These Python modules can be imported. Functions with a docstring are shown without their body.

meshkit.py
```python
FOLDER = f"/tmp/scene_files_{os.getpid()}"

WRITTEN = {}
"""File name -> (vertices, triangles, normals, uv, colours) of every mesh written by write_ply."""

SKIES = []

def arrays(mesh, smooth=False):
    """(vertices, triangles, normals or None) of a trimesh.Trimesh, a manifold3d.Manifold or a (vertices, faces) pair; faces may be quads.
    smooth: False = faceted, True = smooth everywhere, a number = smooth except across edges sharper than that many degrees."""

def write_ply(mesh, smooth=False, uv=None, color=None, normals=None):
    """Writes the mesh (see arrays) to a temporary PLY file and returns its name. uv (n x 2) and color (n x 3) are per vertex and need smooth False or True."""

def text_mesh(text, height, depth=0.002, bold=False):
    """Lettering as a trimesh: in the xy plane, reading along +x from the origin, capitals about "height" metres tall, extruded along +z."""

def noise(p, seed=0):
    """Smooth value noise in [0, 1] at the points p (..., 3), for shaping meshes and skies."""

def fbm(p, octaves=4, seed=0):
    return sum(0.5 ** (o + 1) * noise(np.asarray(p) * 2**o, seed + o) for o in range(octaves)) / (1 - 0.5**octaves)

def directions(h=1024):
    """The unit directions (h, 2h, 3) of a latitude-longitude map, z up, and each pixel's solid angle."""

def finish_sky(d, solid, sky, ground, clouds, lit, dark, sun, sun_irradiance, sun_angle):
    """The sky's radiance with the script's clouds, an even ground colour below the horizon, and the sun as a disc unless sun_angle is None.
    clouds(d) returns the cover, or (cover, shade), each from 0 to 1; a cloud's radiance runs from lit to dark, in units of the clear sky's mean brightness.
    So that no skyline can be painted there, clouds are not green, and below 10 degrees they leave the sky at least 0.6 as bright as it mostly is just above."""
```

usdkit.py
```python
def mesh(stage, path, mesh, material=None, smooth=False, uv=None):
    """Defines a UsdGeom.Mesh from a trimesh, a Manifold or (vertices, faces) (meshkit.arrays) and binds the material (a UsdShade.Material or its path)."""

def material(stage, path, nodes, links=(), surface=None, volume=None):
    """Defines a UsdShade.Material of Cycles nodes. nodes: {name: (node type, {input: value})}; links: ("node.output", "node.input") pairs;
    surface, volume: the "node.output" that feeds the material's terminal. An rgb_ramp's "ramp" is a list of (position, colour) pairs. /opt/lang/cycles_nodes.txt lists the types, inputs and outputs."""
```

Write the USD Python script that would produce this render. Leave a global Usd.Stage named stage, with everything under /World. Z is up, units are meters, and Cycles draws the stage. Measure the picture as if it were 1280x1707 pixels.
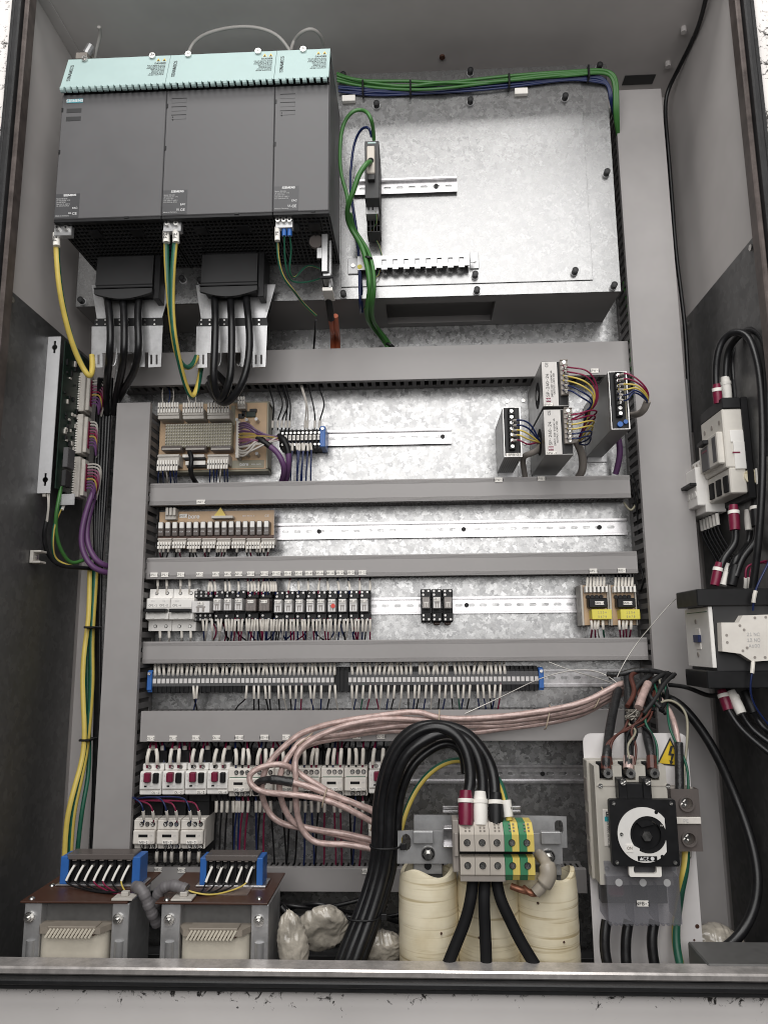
import math, random, numpy as np, trimesh, usdkit, meshkit
from pxr import Usd, UsdGeom, UsdLux, UsdShade, Gf, Sdf
from shapely.geometry import Polygon, Point, box as sbox
from shapely.ops import unary_union
rnd = random.Random(7)
stage = Usd.Stage.CreateInMemory()
UsdGeom.SetStageUpAxis(stage, UsdGeom.Tokens.z)
UsdGeom.SetStageMetersPerUnit(stage, 1.0)
World = UsdGeom.Xform.Define(stage, '/World')
# ---------------- camera (y = 0 is the mounting plate, z = 0 the cabinet floor, metres) ----------------
F, CX, CY = 1250.0, 640.0, 853.5
CAM = np.array([0.0, -1.55, 0.60])
def _axes(p, y, r):
    cp, sp, cy, sy = math.cos(p), math.sin(p), math.cos(y), math.sin(y)
    f = np.array([sy*cp, cy*cp, sp]); rt = np.array([cy, -sy, 0]); up = np.cross(rt, f)
    return math.cos(r)*rt+math.sin(r)*up, -math.sin(r)*rt+math.cos(r)*up, f
RT, UP, FW = _axes(0.17278732, -0.04397831, -0.0083565)
cam = UsdGeom.Camera.Define(stage, '/World/camera')
m4 = Gf.Matrix4d(*[float(v) for row in ((*RT, 0), (*UP, 0), (*(-FW), 0), (*CAM, 1)) for v in row])
cam.AddTransformOp().Set(m4)
cam.CreateHorizontalApertureAttr(36.0); cam.CreateVerticalApertureAttr(36.0*1024/767)
cam.CreateFocalLengthAttr(F/1280*36.0); cam.CreateClippingRangeAttr(Gf.Vec2f(0.01, 100))
cam.CreateExposureAttr(0.0)
# ---------------- light: a wide bright opening behind the photographer, and the room's dim ambient ----------------
def rect_light(path, pos, target, w, h, inten, col):
    L = UsdLux.RectLight.Define(stage, path)
    L.CreateWidthAttr(w); L.CreateHeightAttr(h); L.CreateIntensityAttr(inten); L.CreateColorAttr(Gf.Vec3f(*col)); 
    d = np.array(target, float)-np.array(pos, float); d /= np.linalg.norm(d)
    r = np.cross(d, [0, 0, 1.0]); r /= np.linalg.norm(r); u = np.cross(r, d)
    L.AddTransformOp().Set(Gf.Matrix4d(*[float(v) for row in ((*r, 0), (*u, 0), (*(-d), 0), (*pos, 1)) for v in row]))
rect_light('/World/front_lamp', (0.0, -2.15, 1.76), (0.0, 0, 1.76), 2.05, 2.3, 3.55, (1.0, 0.985, 0.97))
rect_light('/World/upper_lamp', (-0.15, -1.55, 3.35), (0.0, -0.2, 0.7), 2.0, 0.8, 8.5, (1.0, 0.985, 0.96))
usdkit.material(stage, '/World/Looks/room_ambient', {'b': ('background_shader', {'color': (0.93, 0.96, 1.0), 'strength': 0.01})}, surface='b.background')
dome = UsdLux.DomeLight.Define(stage, '/World/ambient')
UsdShade.MaterialBindingAPI.Apply(dome.GetPrim()).Bind(UsdShade.Material.Get(stage, '/World/Looks/room_ambient'))

# ---------------- placing: photograph pixel + distance d in front of the plate -> world point ----------------
def ray(px, py): return FW+(px-CX)/F*RT-(py-CY)/F*UP
def W(px, py, d):
    v = ray(px, py); return CAM+(-d-CAM[1])/v[1]*v
def WX(px, py, x):
    v = ray(px, py); return CAM+(x-CAM[0])/v[0]*v
def S(d): return (1.55-d)/F*1.01
def rect(a, b, c, e, d):
    cx, cy = (a+c)/2, (b+e)/2
    return W(a, cy, d)[0], W(c, cy, d)[0], W(cx, e, d)[2], W(cx, b, d)[2]

# ---------------- naming and grouping ----------------
_used = {}
def numbered(path):
    n = _used.get(path, 0); _used[path] = n+1
    return path if n == 0 else f'{path}_{n:03d}'
def tag(prim, label=None, cat=None, group=None, kind=None):
    for k, v in (('label', label), ('category', cat), ('group', group), ('kind', kind)):
        if v: prim.SetCustomDataByKey(k, v)
class Thing:
    def __init__(s, name, label, cat, o=(0, 0, 0), group=None, kind=None):
        s.path = numbered('/World/'+name); s.o = np.array(o, float); s.args = (label, cat, group)
        s.x = UsdGeom.Xform.Define(stage, s.path); s.op = s.x.AddTranslateOp(); s.op.Set(Gf.Vec3d(*map(float, s.o)))
        s.prim = s.x.GetPrim(); tag(s.prim, label, cat, group, kind)
    def part(s, name, mesh, m, parent=None, smooth=False, label=None, kind=None):
        if isinstance(mesh, list): mesh = cat(mesh)
        path = numbered((parent or s.path)+'/'+name)
        g = usdkit.mesh(stage, path, (np.asarray(mesh.vertices)-s.o, np.asarray(mesh.faces)), m, smooth=smooth)
        if label or kind: tag(g.GetPrim(), label, kind=kind)
        return path
    def dup(s, o, label=None, group=None):
        p = numbered('/World/'+s.path.split('/')[2].rstrip('0123456789').rstrip('_') if s.path[-3:].isdigit() else s.path)
        x = UsdGeom.Xform.Define(stage, p); x.AddTranslateOp().Set(Gf.Vec3d(*map(float, o)))
        x.GetPrim().GetReferences().AddInternalReference(s.path); x.GetPrim().SetInstanceable(True)
        tag(x.GetPrim(), label or s.args[0], s.args[1], group or s.args[2])
        return p
def single(name, mesh, m, label, cat_, group=None, kind=None, smooth=False):
    if isinstance(mesh, list): mesh = cat(mesh)
    g = usdkit.mesh(stage, numbered('/World/'+name), mesh, m, smooth=smooth)
    tag(g.GetPrim(), label, cat_, group, kind)

# ---------------- shapes ----------------
def cat(l): return trimesh.util.concatenate(l)
_sg = np.array([[i, j, k] for i in (-1, 1) for j in (-1, 1) for k in (-1, 1)], float)
_cv = []; _ci = []
for s_ in _sg:
    for a_ in range(3):
        v = s_.copy()*0.8; v[a_] = s_[a_]; _cv.append(v); _ci.append((s_, a_))
_ch = trimesh.convex.convex_hull(np.array(_cv))
_order = [int(np.argmin(np.linalg.norm(np.array(_cv)-v, axis=1))) for v in _ch.vertices]
_cs = np.array([_ci[i][0] for i in _order]); _ca = np.array([_ci[i][1] for i in _order]); _cf = np.array(_ch.faces)
def rbox(x0, x1, y0, y1, z0, z1, b=0.0008):
    lo = np.minimum([x0, y0, z0], [x1, y1, z1]); hi = np.maximum([x0, y0, z0], [x1, y1, z1]); c = (lo+hi)/2; h = (hi-lo)/2
    if b <= 0:
        return trimesh.creation.box(bounds=[lo, hi])
    b = min(b, h.min()*0.45)
    e = np.tile(h-b, (24, 1)); e[np.arange(24), _ca] = h[_ca]
    return trimesh.Trimesh(c+_cs*e, _cf.copy(), process=False)
def fb(a, b, c, e, d, db, bev=0.0008):
    x0, x1, z0, z1 = rect(a, b, c, e, d); return rbox(x0, x1, -d, -db, z0, z1, bev)
def resample(pts, n):
    P = np.array(pts, float)
    if len(P) == 2: return P[0]+(P[1]-P[0])*np.linspace(0, 1, n)[:, None]
    t = np.r_[0, np.cumsum(np.maximum(np.linalg.norm(np.diff(P, axis=0), axis=1), 1e-6)**0.5)]
    from scipy.interpolate import CubicSpline
    return CubicSpline(t, P, bc_type='natural')(np.linspace(0, t[-1], n))
def tube(pts, r, n=8, k=None, arc=None, twist=0.0, camref=False, lobe=0, amp=.06):
    k = k or (2 if len(pts) == 2 else 6*len(pts))
    P = resample(pts, k); T = np.gradient(P, axis=0); T /= np.linalg.norm(T, axis=1)[:, None]+1e-12
    N = np.zeros_like(P)
    ref = np.array([0, -1.0, 0])
    a = ref-T[0]*(ref@T[0])
    if np.linalg.norm(a) < 0.2: a = np.array([1.0, 0, 0])-T[0]*T[0][0]
    N[0] = a/np.linalg.norm(a)
    for i in range(1, k):
        a = N[i-1]-T[i]*(N[i-1]@T[i])
        if camref:
            c = ref-T[i]*(ref@T[i])
            a = a/np.linalg.norm(a)+0.25*c
        N[i] = a/np.linalg.norm(a)
    B = np.cross(T, N); R = np.broadcast_to(np.asarray(r, float), (k,))
    a0, a1 = arc if arc else (0, 2*math.pi)
    A = np.linspace(a0, a1, n, endpoint=bool(arc))
    ph = A[None, :]+np.linspace(0, twist, k)[:, None]
    V = P[:, None]+R[:, None, None]*(np.cos(ph)[..., None]*N[:, None]+np.sin(ph)[..., None]*B[:, None])
    if lobe: V = P[:, None]+(R[:, None]*(1+amp*np.cos(lobe*A))[None, :])[..., None]*(np.cos(ph)[..., None]*N[:, None]+np.sin(ph)[..., None]*B[:, None])
    V = V.reshape(-1, 3); Fs = []
    for i in range(k-1):
        for j in range(n if not arc else n-1):
            j2 = (j+1) % n
            p, q, s, t = i*n+j, i*n+j2, (i+1)*n+j2, (i+1)*n+j
            Fs += [(p, q, s), (p, s, t)]
    if not arc:
        V = np.vstack([V, P[0], P[-1]])
        for j in range(n):
            j2 = (j+1) % n
            Fs += [(k*n, j2, j), (k*n+1, (k-1)*n+j, (k-1)*n+j2)]
    return trimesh.Trimesh(V, np.array(Fs), process=False)
def cyl(p0, p1, r, n=14): return tube([p0, p1], r, n, 2)
def ycyl(x, y0, y1, z, r, n=14): return cyl((x, y0, z), (x, y1, z), r, n)
def extr(poly, yb, h):
    out = []
    for g in getattr(poly, 'geoms', [poly]):
        m = trimesh.creation.extrude_polygon(g, h, engine='earcut'); v = m.vertices
        out.append(trimesh.Trimesh(np.c_[v[:, 0], yb-v[:, 2], v[:, 1]], m.faces, process=False))
    return cat(out)
def extrx(poly, x0, x1):
    out = []
    for g in getattr(poly, 'geoms', [poly]):
        m = trimesh.creation.extrude_polygon(g, x1-x0, engine='earcut'); v = m.vertices
        out.append(trimesh.Trimesh(np.c_[x0+v[:, 2], v[:, 0], v[:, 1]], m.faces, process=False))
    return cat(out)
def extrz(poly, z0, z1):
    m = trimesh.creation.extrude_polygon(poly, z1-z0, engine='earcut'); v = m.vertices
    return trimesh.Trimesh(np.c_[v[:, 0], v[:, 1], z0+v[:, 2]], m.faces, process=False)
def pxpoly(pts, d):
    return Polygon([(W(a, b, d)[0], W(a, b, d)[2]) for a, b in pts])
def rrect(x0, x1, z0, z1, r): return sbox(x0+r, z0+r, x1-r, z1-r).buffer(r, quad_segs=4)
_tx = {}
def text(s, h, x, z, y, anchor='c', rot=0, bold=False, t=0.0003):
    if (s, bold) not in _tx:
        m = meshkit.text_mesh(s, 1.0, 1.0, bold); _tx[s, bold] = (np.array(m.vertices), np.array(m.faces))
    v, f = _tx[s, bold]; v = v*[h, h, t]; w = v[:, 0].max()
    ox = {'c': -w/2, 'l': 0, 'r': -w}[anchor]; v = v+[ox, -h/2, 0]
    c, q = math.cos(rot), math.sin(rot); vx, vz = c*v[:, 0]-q*v[:, 1], q*v[:, 0]+c*v[:, 1]
    return trimesh.Trimesh(np.c_[x+vx, y-v[:, 2], z+vz], f, process=False)
def screw(x, z, y, r, h=0.002, ang=0.4, cross=True):
    c = Point(0, 0).buffer(r, quad_segs=4); s = sbox(-r*.8, -r*.14, r*.8, r*.14)
    if cross: s = unary_union([s, sbox(-r*.14, -r*.8, r*.14, r*.8)])
    from shapely import affinity
    s = affinity.rotate(s, math.degrees(ang), origin=(0, 0))
    top = affinity.translate(c.difference(s), x, z)
    return cat([extr(top, y-h*.5, h*.5), ycyl(x, y, y-h*.5, z, r*0.999, 16)])
def lathe(prof, n=32, c=(0, 0, 0)):
    prof = np.array(prof); k = len(prof); A = np.linspace(0, 2*math.pi, n, endpoint=False)
    V = np.stack([prof[:, None, 0]*np.cos(A), prof[:, None, 0]*np.sin(A), np.repeat(prof[:, 1:2], n, 1)], -1).reshape(-1, 3)+np.array(c)
    Fs = []
    for i in range(k-1):
        for j in range(n):
            j2 = (j+1) % n; Fs += [(i*n+j, i*n+j2, (i+1)*n+j2), (i*n+j, (i+1)*n+j2, (i+1)*n+j)]
    return trimesh.Trimesh(V, np.array(Fs), process=False)

# ---------------- materials ----------------
def mat(name, col, rough=.5, metal=0., var=.10, scale=14, rvar=.12, bump=0., bscale=400., spec=.5, **kw):
    c = np.array(col, float)
    n = {'g': ('geometry', {}), 'n': ('noise_texture', {'scale': scale, 'detail': 5.0, 'roughness': .65}),
         'r': ('rgb_ramp', {'ramp': [(.3, tuple(c*(1-var))), (.7, tuple(np.minimum(c*(1+var), 1)))]}),
         'm': ('math', {'math_type': 'multiply_add', 'value2': 2*rvar, 'value3': rough-rvar}),
         'p': ('principled_bsdf', {'metallic': metal, 'specular_ior_level': spec, **kw})}
    l = [('g.position', 'n.vector'), ('n.fac', 'r.fac'), ('r.color', 'p.base_color'), ('n.fac', 'm.value1'), ('m.value', 'p.roughness')]
    if bump:
        n['n2'] = ('noise_texture', {'scale': bscale, 'detail': 3.0}); n['b'] = ('bump', {'strength': bump, 'distance': .002})
        l += [('g.position', 'n2.vector'), ('n2.fac', 'b.height'), ('b.normal', 'p.normal')]
    return usdkit.material(stage, '/World/Looks/'+name, n, l, surface='p.BSDF')
def galv(name, lo, hi, scale, r0=.32, r1=.55, metal=.85, dist=.35, big=.3):
    """zinc spangle: distorted voronoi flakes that differ in tone and gloss"""
    n = {'g': ('geometry', {}), 'dn': ('noise_texture', {'scale': scale*.9, 'detail': 2.0, 'roughness': .6}),
         'ds': ('vector_math', {'math_type': 'scale', 'scale': dist/scale*4}), 'da': ('vector_math', {'math_type': 'add'}),
         'v': ('voronoi_texture', {'scale': scale}), 'sep': ('separate_color', {}),
         'big': ('noise_texture', {'scale': 5.0, 'detail': 6.0, 'roughness': .7}),
         'mx': ('mix_float', {'fac': big}),
         'r': ('rgb_ramp', {'ramp': [(.18, (lo, lo, lo*1.01)), (.42, (lo*.62+hi*.38,)*3), (.60, (lo*.45+hi*.55,)*3), (.70, (hi, hi, hi))]}),
         'm': ('math', {'math_type': 'multiply_add', 'value2': r1-r0, 'value3': r0}),
         'bn': ('bump', {'strength': .06, 'distance': .002}),
         'p': ('principled_bsdf', {'metallic': metal})}
    l = [('g.position', 'dn.vector'), ('dn.color', 'ds.vector1'), ('g.position', 'da.vector1'), ('ds.vector', 'da.vector2'), ('da.vector', 'v.vector'),
         ('v.color', 'sep.color'), ('g.position', 'big.vector'), ('sep.r', 'mx.a'), ('big.fac', 'mx.b'), ('mx.result', 'r.fac'), ('r.color', 'p.base_color'),
         ('sep.g', 'm.value1'), ('m.value', 'p.roughness'), ('sep.b', 'bn.height'), ('bn.normal', 'p.normal')]
    return usdkit.material(stage, '/World/Looks/'+name, n, l, surface='p.BSDF')
def clear(name, tint, fac=.25, rough=.1):
    return usdkit.material(stage, '/World/Looks/'+name, {'t': ('transparent_bsdf', {'color': tint}), 'g': ('principled_bsdf', {'base_color': tuple(np.array(tint)*.6), 'roughness': rough}),
        'm': ('mix_closure', {'fac': fac})}, [('t.BSDF', 'm.closure1'), ('g.BSDF', 'm.closure2')], surface='m.closure')
M = dict(
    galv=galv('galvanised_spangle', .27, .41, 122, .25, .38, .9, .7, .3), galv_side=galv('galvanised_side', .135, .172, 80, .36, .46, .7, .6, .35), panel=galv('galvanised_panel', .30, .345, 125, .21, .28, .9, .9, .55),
    zinc=mat('zinc_plate', (.47, .47, .475), .36, .6, .08, 40), rail=mat('rail_zinc', (.56, .55, .56), .30, .9, .06, 60), steel=mat('screw_steel', (.66, .65, .63), .28, 1., .12, 90),
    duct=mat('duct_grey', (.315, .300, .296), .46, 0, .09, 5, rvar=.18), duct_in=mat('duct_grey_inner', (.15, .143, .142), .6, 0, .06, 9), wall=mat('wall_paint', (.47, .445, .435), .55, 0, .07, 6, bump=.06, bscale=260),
    white_paint=None, seal=mat('rubber_seal', (.016, .016, .017), .5, 0, .25, 30, bump=.15, bscale=300), black=mat('black_plastic', (.010, .010, .011), .45, 0, .2, 50, spec=.3), blackm=mat('black_matte', (.008, .008, .009), .7, 0, .2, 50, spec=.2),
    cable=mat('black_cable', (.009, .009, .010), .36, 0, .3, 60, bump=.05), anth=mat('drive_cover_grey', (.088, .086, .089), .52, 0, .11, 6, rvar=.2, bump=.05, bscale=900), anth_d=mat('drive_dark_grey', (.022, .022, .023), .55, 0, .1, 20),
    teal=mat('drive_teal', (.35, .465, .455), .45, 0, .04, 12), label_d=mat('dark_label', (.05, .05, .053), .45), white=mat('white_plastic', (.80, .78, .75), .42, 0, .05, 30), white2=mat('warm_white_plastic', (.74, .70, .645), .45, 0, .07, 30),
    paper=mat('label_paper', (.86, .83, .78), .6, 0, .05, 50), ink=mat('ink', (.03, .03, .032), .6), inkg=mat('ink_grey', (.5, .5, .5), .6), inkw=mat('ink_white', (.78, .78, .78), .5), sleeve=mat('marker_sleeve', (.70, .66, .60), .5, 0, .12, 120),
    beige=mat('beige_plastic', (.50, .455, .40), .48, 0, .06, 40), beige_d=mat('beige_grey_plastic', (.30, .27, .245), .5, 0, .08, 40), cream=None, tan=mat('tan_board', (.52, .36, .22), .45, 0, .08, 40), green_pcb=mat('green_board', (.007, .022, .014), .4, 0, .3, 60),
    olive=mat('olive_plastic', (.30, .28, .21), .5, 0, .1, 40), brown=mat('bakelite_brown', (.065, .028, .018), .42, 0, .15, 20), blue=mat('blue_plastic', (.03, .13, .42), .4, 0, .08, 40), navy=mat('navy_wire', (.010, .020, .085), .42, 0, .15, 60),
    red=mat('red_plastic', (.17, .010, .038), .4, 0, .1, 40), dred=mat('dark_red_wire', (.20, .012, .05), .45, 0, .2, 60), brownw=mat('brown_wire', (.09, .03, .022), .45, 0, .2, 60), yellow=mat('yellow_wire', (.60, .46, .10), .42, 0, .08, 40), green=mat('green_cable', (.045, .155, .035), .42, 0, .1, 40),
    dgreen=mat('dark_green_wire', (.015, .10, .06), .42, 0, .15, 40), purple=mat('purple_cable', (.12, .052, .14), .45, 0, .12, 40), orange=mat('orange_cable', (.45, .11, .05), .5, 0, .1, 40), pinkc=None, greyw=mat('grey_cable', (.50, .47, .43), .5, 0, .1, 40),
    ygreen=mat('green_terminal', (.05, .22, .11), .45, 0, .06, 40), yterm=mat('yellow_terminal', (.72, .56, .14), .45, 0, .06, 40), ylab=mat('yellow_label', (.75, .66, .10), .5, 0, .06, 60), signy=mat('sign_yellow', (.72, .50, .03), .45, 0, .06, 40),
    lam=mat('iron_lamination', (.15, .148, .145), .5, .35, .1, 90), spiral=mat('grey_spiral', (.16, .15, .155), .5, 0, .1, 40), cyan=mat('cyan_label', (.03, .35, .40), .5), copper=mat('copper', (.30, .13, .08), .45, .6, .2, 90),
    clearp=clear('clear_plastic', (.97, .97, .98), .09), smoke=clear('smoky_plastic', (.45, .40, .38), .45, .15), shroud=clear('frosted_plastic', (.75, .75, .78), .17, .25), bag=None)
def dirty(name, base, dirtc, z0, z1):
    """pale paint with smeared black grease specks in a band below the rubber seal"""
    n = {'g': ('geometry', {}), 'sx': ('separate_xyz', {}), 'a': ('noise_texture', {'scale': 60., 'detail': 8., 'roughness': .75, 'distortion': .7}), 'b': ('noise_texture', {'scale': 7., 'detail': 3.}), 'c': ('noise_texture', {'scale': 5., 'detail': 5.}),
         'zr': ('map_range', {'from_min': z0, 'from_max': z1, 'to_min': .15, 'to_max': -.005, 'clamp': True}), 'ad': ('math', {'math_type': 'multiply_add', 'value2': .35}), 'ad2': ('math', {'math_type': 'add'}), 'r': ('rgb_ramp', {'ramp': [(.425, (1, 1, 1)), (.465, (0, 0, 0))]}),
         'cr': ('rgb_ramp', {'ramp': [(.3, tuple(np.array(base)*.86)), (.7, tuple(base))]}), 'mx': ('mix_color', {'b': dirtc}), 'p': ('principled_bsdf', {'roughness': .55})}
    return usdkit.material(stage, '/World/Looks/'+name, n, [('g.position', 'sx.vector'), ('sx.z', 'zr.value'), ('g.position', 'a.vector'), ('g.position', 'b.vector'), ('g.position', 'c.vector'), ('b.fac', 'ad.value1'), ('zr.result', 'ad.value3'), ('a.fac', 'ad2.value1'), ('ad.value', 'ad2.value2'), ('ad2.value', 'sub.value1'), ('sub.value', 'r.fac'), ('c.fac', 'cr.fac'),
        ('cr.color', 'mx.a'), ('r.color', 'mx.fac'), ('mx.result', 'p.base_color')], surface='p.BSDF') if not n.update(sub=('math', {'math_type': 'subtract', 'value2': .175})) else None
M['white_paint'] = dirty('frame_white_paint', (.82, .785, .765), (.03, .027, .025), .062, .106)
def wrapped(name, base, dark):
    """resin-soaked tape: fine uneven horizontal streaks"""
    n = {'g': ('geometry', {}), 'mp': ('mapping', {'scale': (5., 5., 130.)}), 'w': ('noise_texture', {'scale': 1., 'detail': 4., 'roughness': .6, 'distortion': .35}), 'r': ('rgb_ramp', {'ramp': [(.34, dark), (.45, base), (1, base)]}),
         'nn': ('noise_texture', {'scale': 22., 'detail': 6.}), 'nr': ('rgb_ramp', {'ramp': [(.25, (.80, .76, .68)), (.62, (1, 1, 1))]}), 'mu': ('mix_color', {'blend_type': 'multiply', 'fac': 1.}), 'b': ('bump', {'strength': .26, 'distance': .002}), 'p': ('principled_bsdf', {'roughness': .40})}
    return usdkit.material(stage, '/World/Looks/'+name, n, [('g.position', 'mp.vector'), ('mp.vector', 'w.vector'), ('g.position', 'nn.vector'), ('w.fac', 'r.fac'), ('nn.fac', 'nr.fac'), ('r.color', 'mu.a'), ('nr.color', 'mu.b'), ('mu.result', 'p.base_color'), ('w.fac', 'b.height'), ('b.normal', 'p.normal')], surface='p.BSDF')
M['cream'] = wrapped('coil_tape', (.82, .745, .56), (.54, .45, .28))
M['bag'] = mat('plastic_bag', (.40, .365, .31), .24, 0, .38, 35, bump=.75, bscale=85, coat_weight=.5)
M['pinkc'] = mat('clear_pink_cable', (.49, .355, .325), .34, .12, .26, 95, coat_weight=.35, coat_roughness=.2)
# ======================= the cabinet =======================
XL, XR, ZT, ZF, YB = -0.722, 0.590, 1.845, -0.03, 0.03
cab = Thing('control_cabinet', 'tall open steel electrical cabinet, pale painted inside with dirty white door frame', 'cabinet')
cab.part('back_wall', rbox(XL-.01, XR+.01, YB, YB+.01, ZF, ZT, 0), M['wall'])
cab.part('left_wall', rbox(XL-.004, XL, -.355, YB, ZF, ZT, 0), M['wall'])
cab.part('right_wall', rbox(XR, XR+.004, -.355, YB, ZF, ZT, 0), M['wall'])
cab.part('ceiling', rbox(XL, XR, -.355, YB, ZT, ZT+.004, 0), M['wall'])
cab.part('floor', rbox(XL, XR, -.355, YB, ZF-.004, ZF, 0), mat('floor_dark', (.06, .058, .055), .6, 0, .25, 20))
cab.part('corner_flange', rbox(XL, XL+.022, -.34, YB, ZT-.003, ZT-.0005), M['wall'])
lx, rx = W(38, 200, .36)[0], W(1250, 295, .36)[0]
zs = W(640, 1613, .36)[2]; zq = W(640, 1627, .36)[2]; zb = W(640, 1655, .375)[2]; zt = ZT+.02
lipm = mat('door_lip', (.62, .585, .565), .30, .55, .2, 40); liprust = mat('door_lip_stained', (.10, .082, .076), .4, .3, .4, 30)
cab.part('frame_lip', rbox(lx-.03, rx+.03, -.372, -.335, zq, zs, .003), lipm, label='scratched bare metal sill lip along the bottom')
cab.part('frame_lip', rbox(lx-.009, lx, -.372, -.345, zs, zt, .003), liprust); cab.part('frame_lip', rbox(rx, rx+.009, -.372, -.345, zs, zt, .003), liprust)
cab.part('frame_lip', rbox(lx-.03, rx+.03, -.372, -.345, zt, zt+.012, .003), liprust)
for a in ((lx-.035, rx+.035, zb, zq-.001), ):
    hz = (a[3]-a[2])
    cab.part('door_seal', [rbox(a[0], a[1], -.384, -.362, a[2]+hz*.45, a[3], .004), rbox(a[0], a[1], -.380, -.362, a[2], a[2]+hz*.43, .004)], M['seal'])
cab.part('door_seal', [rbox(lx-.022, lx-.0105, -.382, -.362, zq, zt, .004), rbox(lx-.029, lx-.0225, -.379, -.362, zq, zt, .003)], M['seal'])
cab.part('door_seal', [rbox(rx+.0105, rx+.022, -.382, -.362, zq, zt, .004), rbox(rx+.0225, rx+.029, -.379, -.362, zq, zt, .003)], M['seal'])
cab.part('front_frame', rbox(lx-.25, rx+.25, -.366, -.34, zb-.35, zb+.004, .003), M['white_paint'])
cab.part('front_frame', rbox(lx-.25, lx-.028, -.366, -.34, zb+.006, zt+.2, .003), M['white_paint']); cab.part('front_frame', rbox(rx+.028, rx+.25, -.366, -.34, zb+.006, zt+.2, .003), M['white_paint'])
# dark slot, spot and screws on the ceiling
a = W(1062, 133, .02); cab.part('ceiling_slot', rbox(a[0]-.034, a[0]+.034, -.045, -.016, ZT-.0015, ZT-.0003, 0), M['anth_d']); 
for px, py in ((737, 93),): 
    v = ray(px, py); t = (ZT-CAM[2])/v[2]; a = CAM+t*v; cab.part('rust_spot', cyl((a[0], a[1], ZT-.004), (a[0], a[1], ZT), .006), M['brown'])
for px, py in ((1139, 45), (1113, 103)):
    v = ray(px, py); t = (ZT-CAM[2])/v[2]; a = CAM+t*v; cab.part('weld_stud', cyl((a[0], a[1], ZT-.012), (a[0], a[1], ZT), .006), M['wall'])
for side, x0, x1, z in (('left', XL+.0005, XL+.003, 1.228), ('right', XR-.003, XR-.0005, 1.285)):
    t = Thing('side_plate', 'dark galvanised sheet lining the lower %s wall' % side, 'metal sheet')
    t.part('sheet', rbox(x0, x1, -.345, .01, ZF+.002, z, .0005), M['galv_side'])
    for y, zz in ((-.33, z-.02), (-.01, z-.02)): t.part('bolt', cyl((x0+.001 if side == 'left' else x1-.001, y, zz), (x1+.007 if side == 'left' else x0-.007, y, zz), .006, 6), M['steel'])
# mounting plate
plate = Thing('mounting_plate', 'large galvanised back plate with bright zinc spangle behind all the ducts', 'mounting plate')
px0, px1 = -.66, W(1098, 850, 0)[0]
plate.part('sheet', rbox(px0, px1, 0, .003, .0, 1.80), M['galv'])
for px, py in ((845, 669), (872, 668), (875, 739), (874, 773), (633, 560), (480, 640)): 
    a = W(px, py, 0); plate.part('screw', screw(a[0], a[2], 0, .004, .003), M['steel'])
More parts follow.
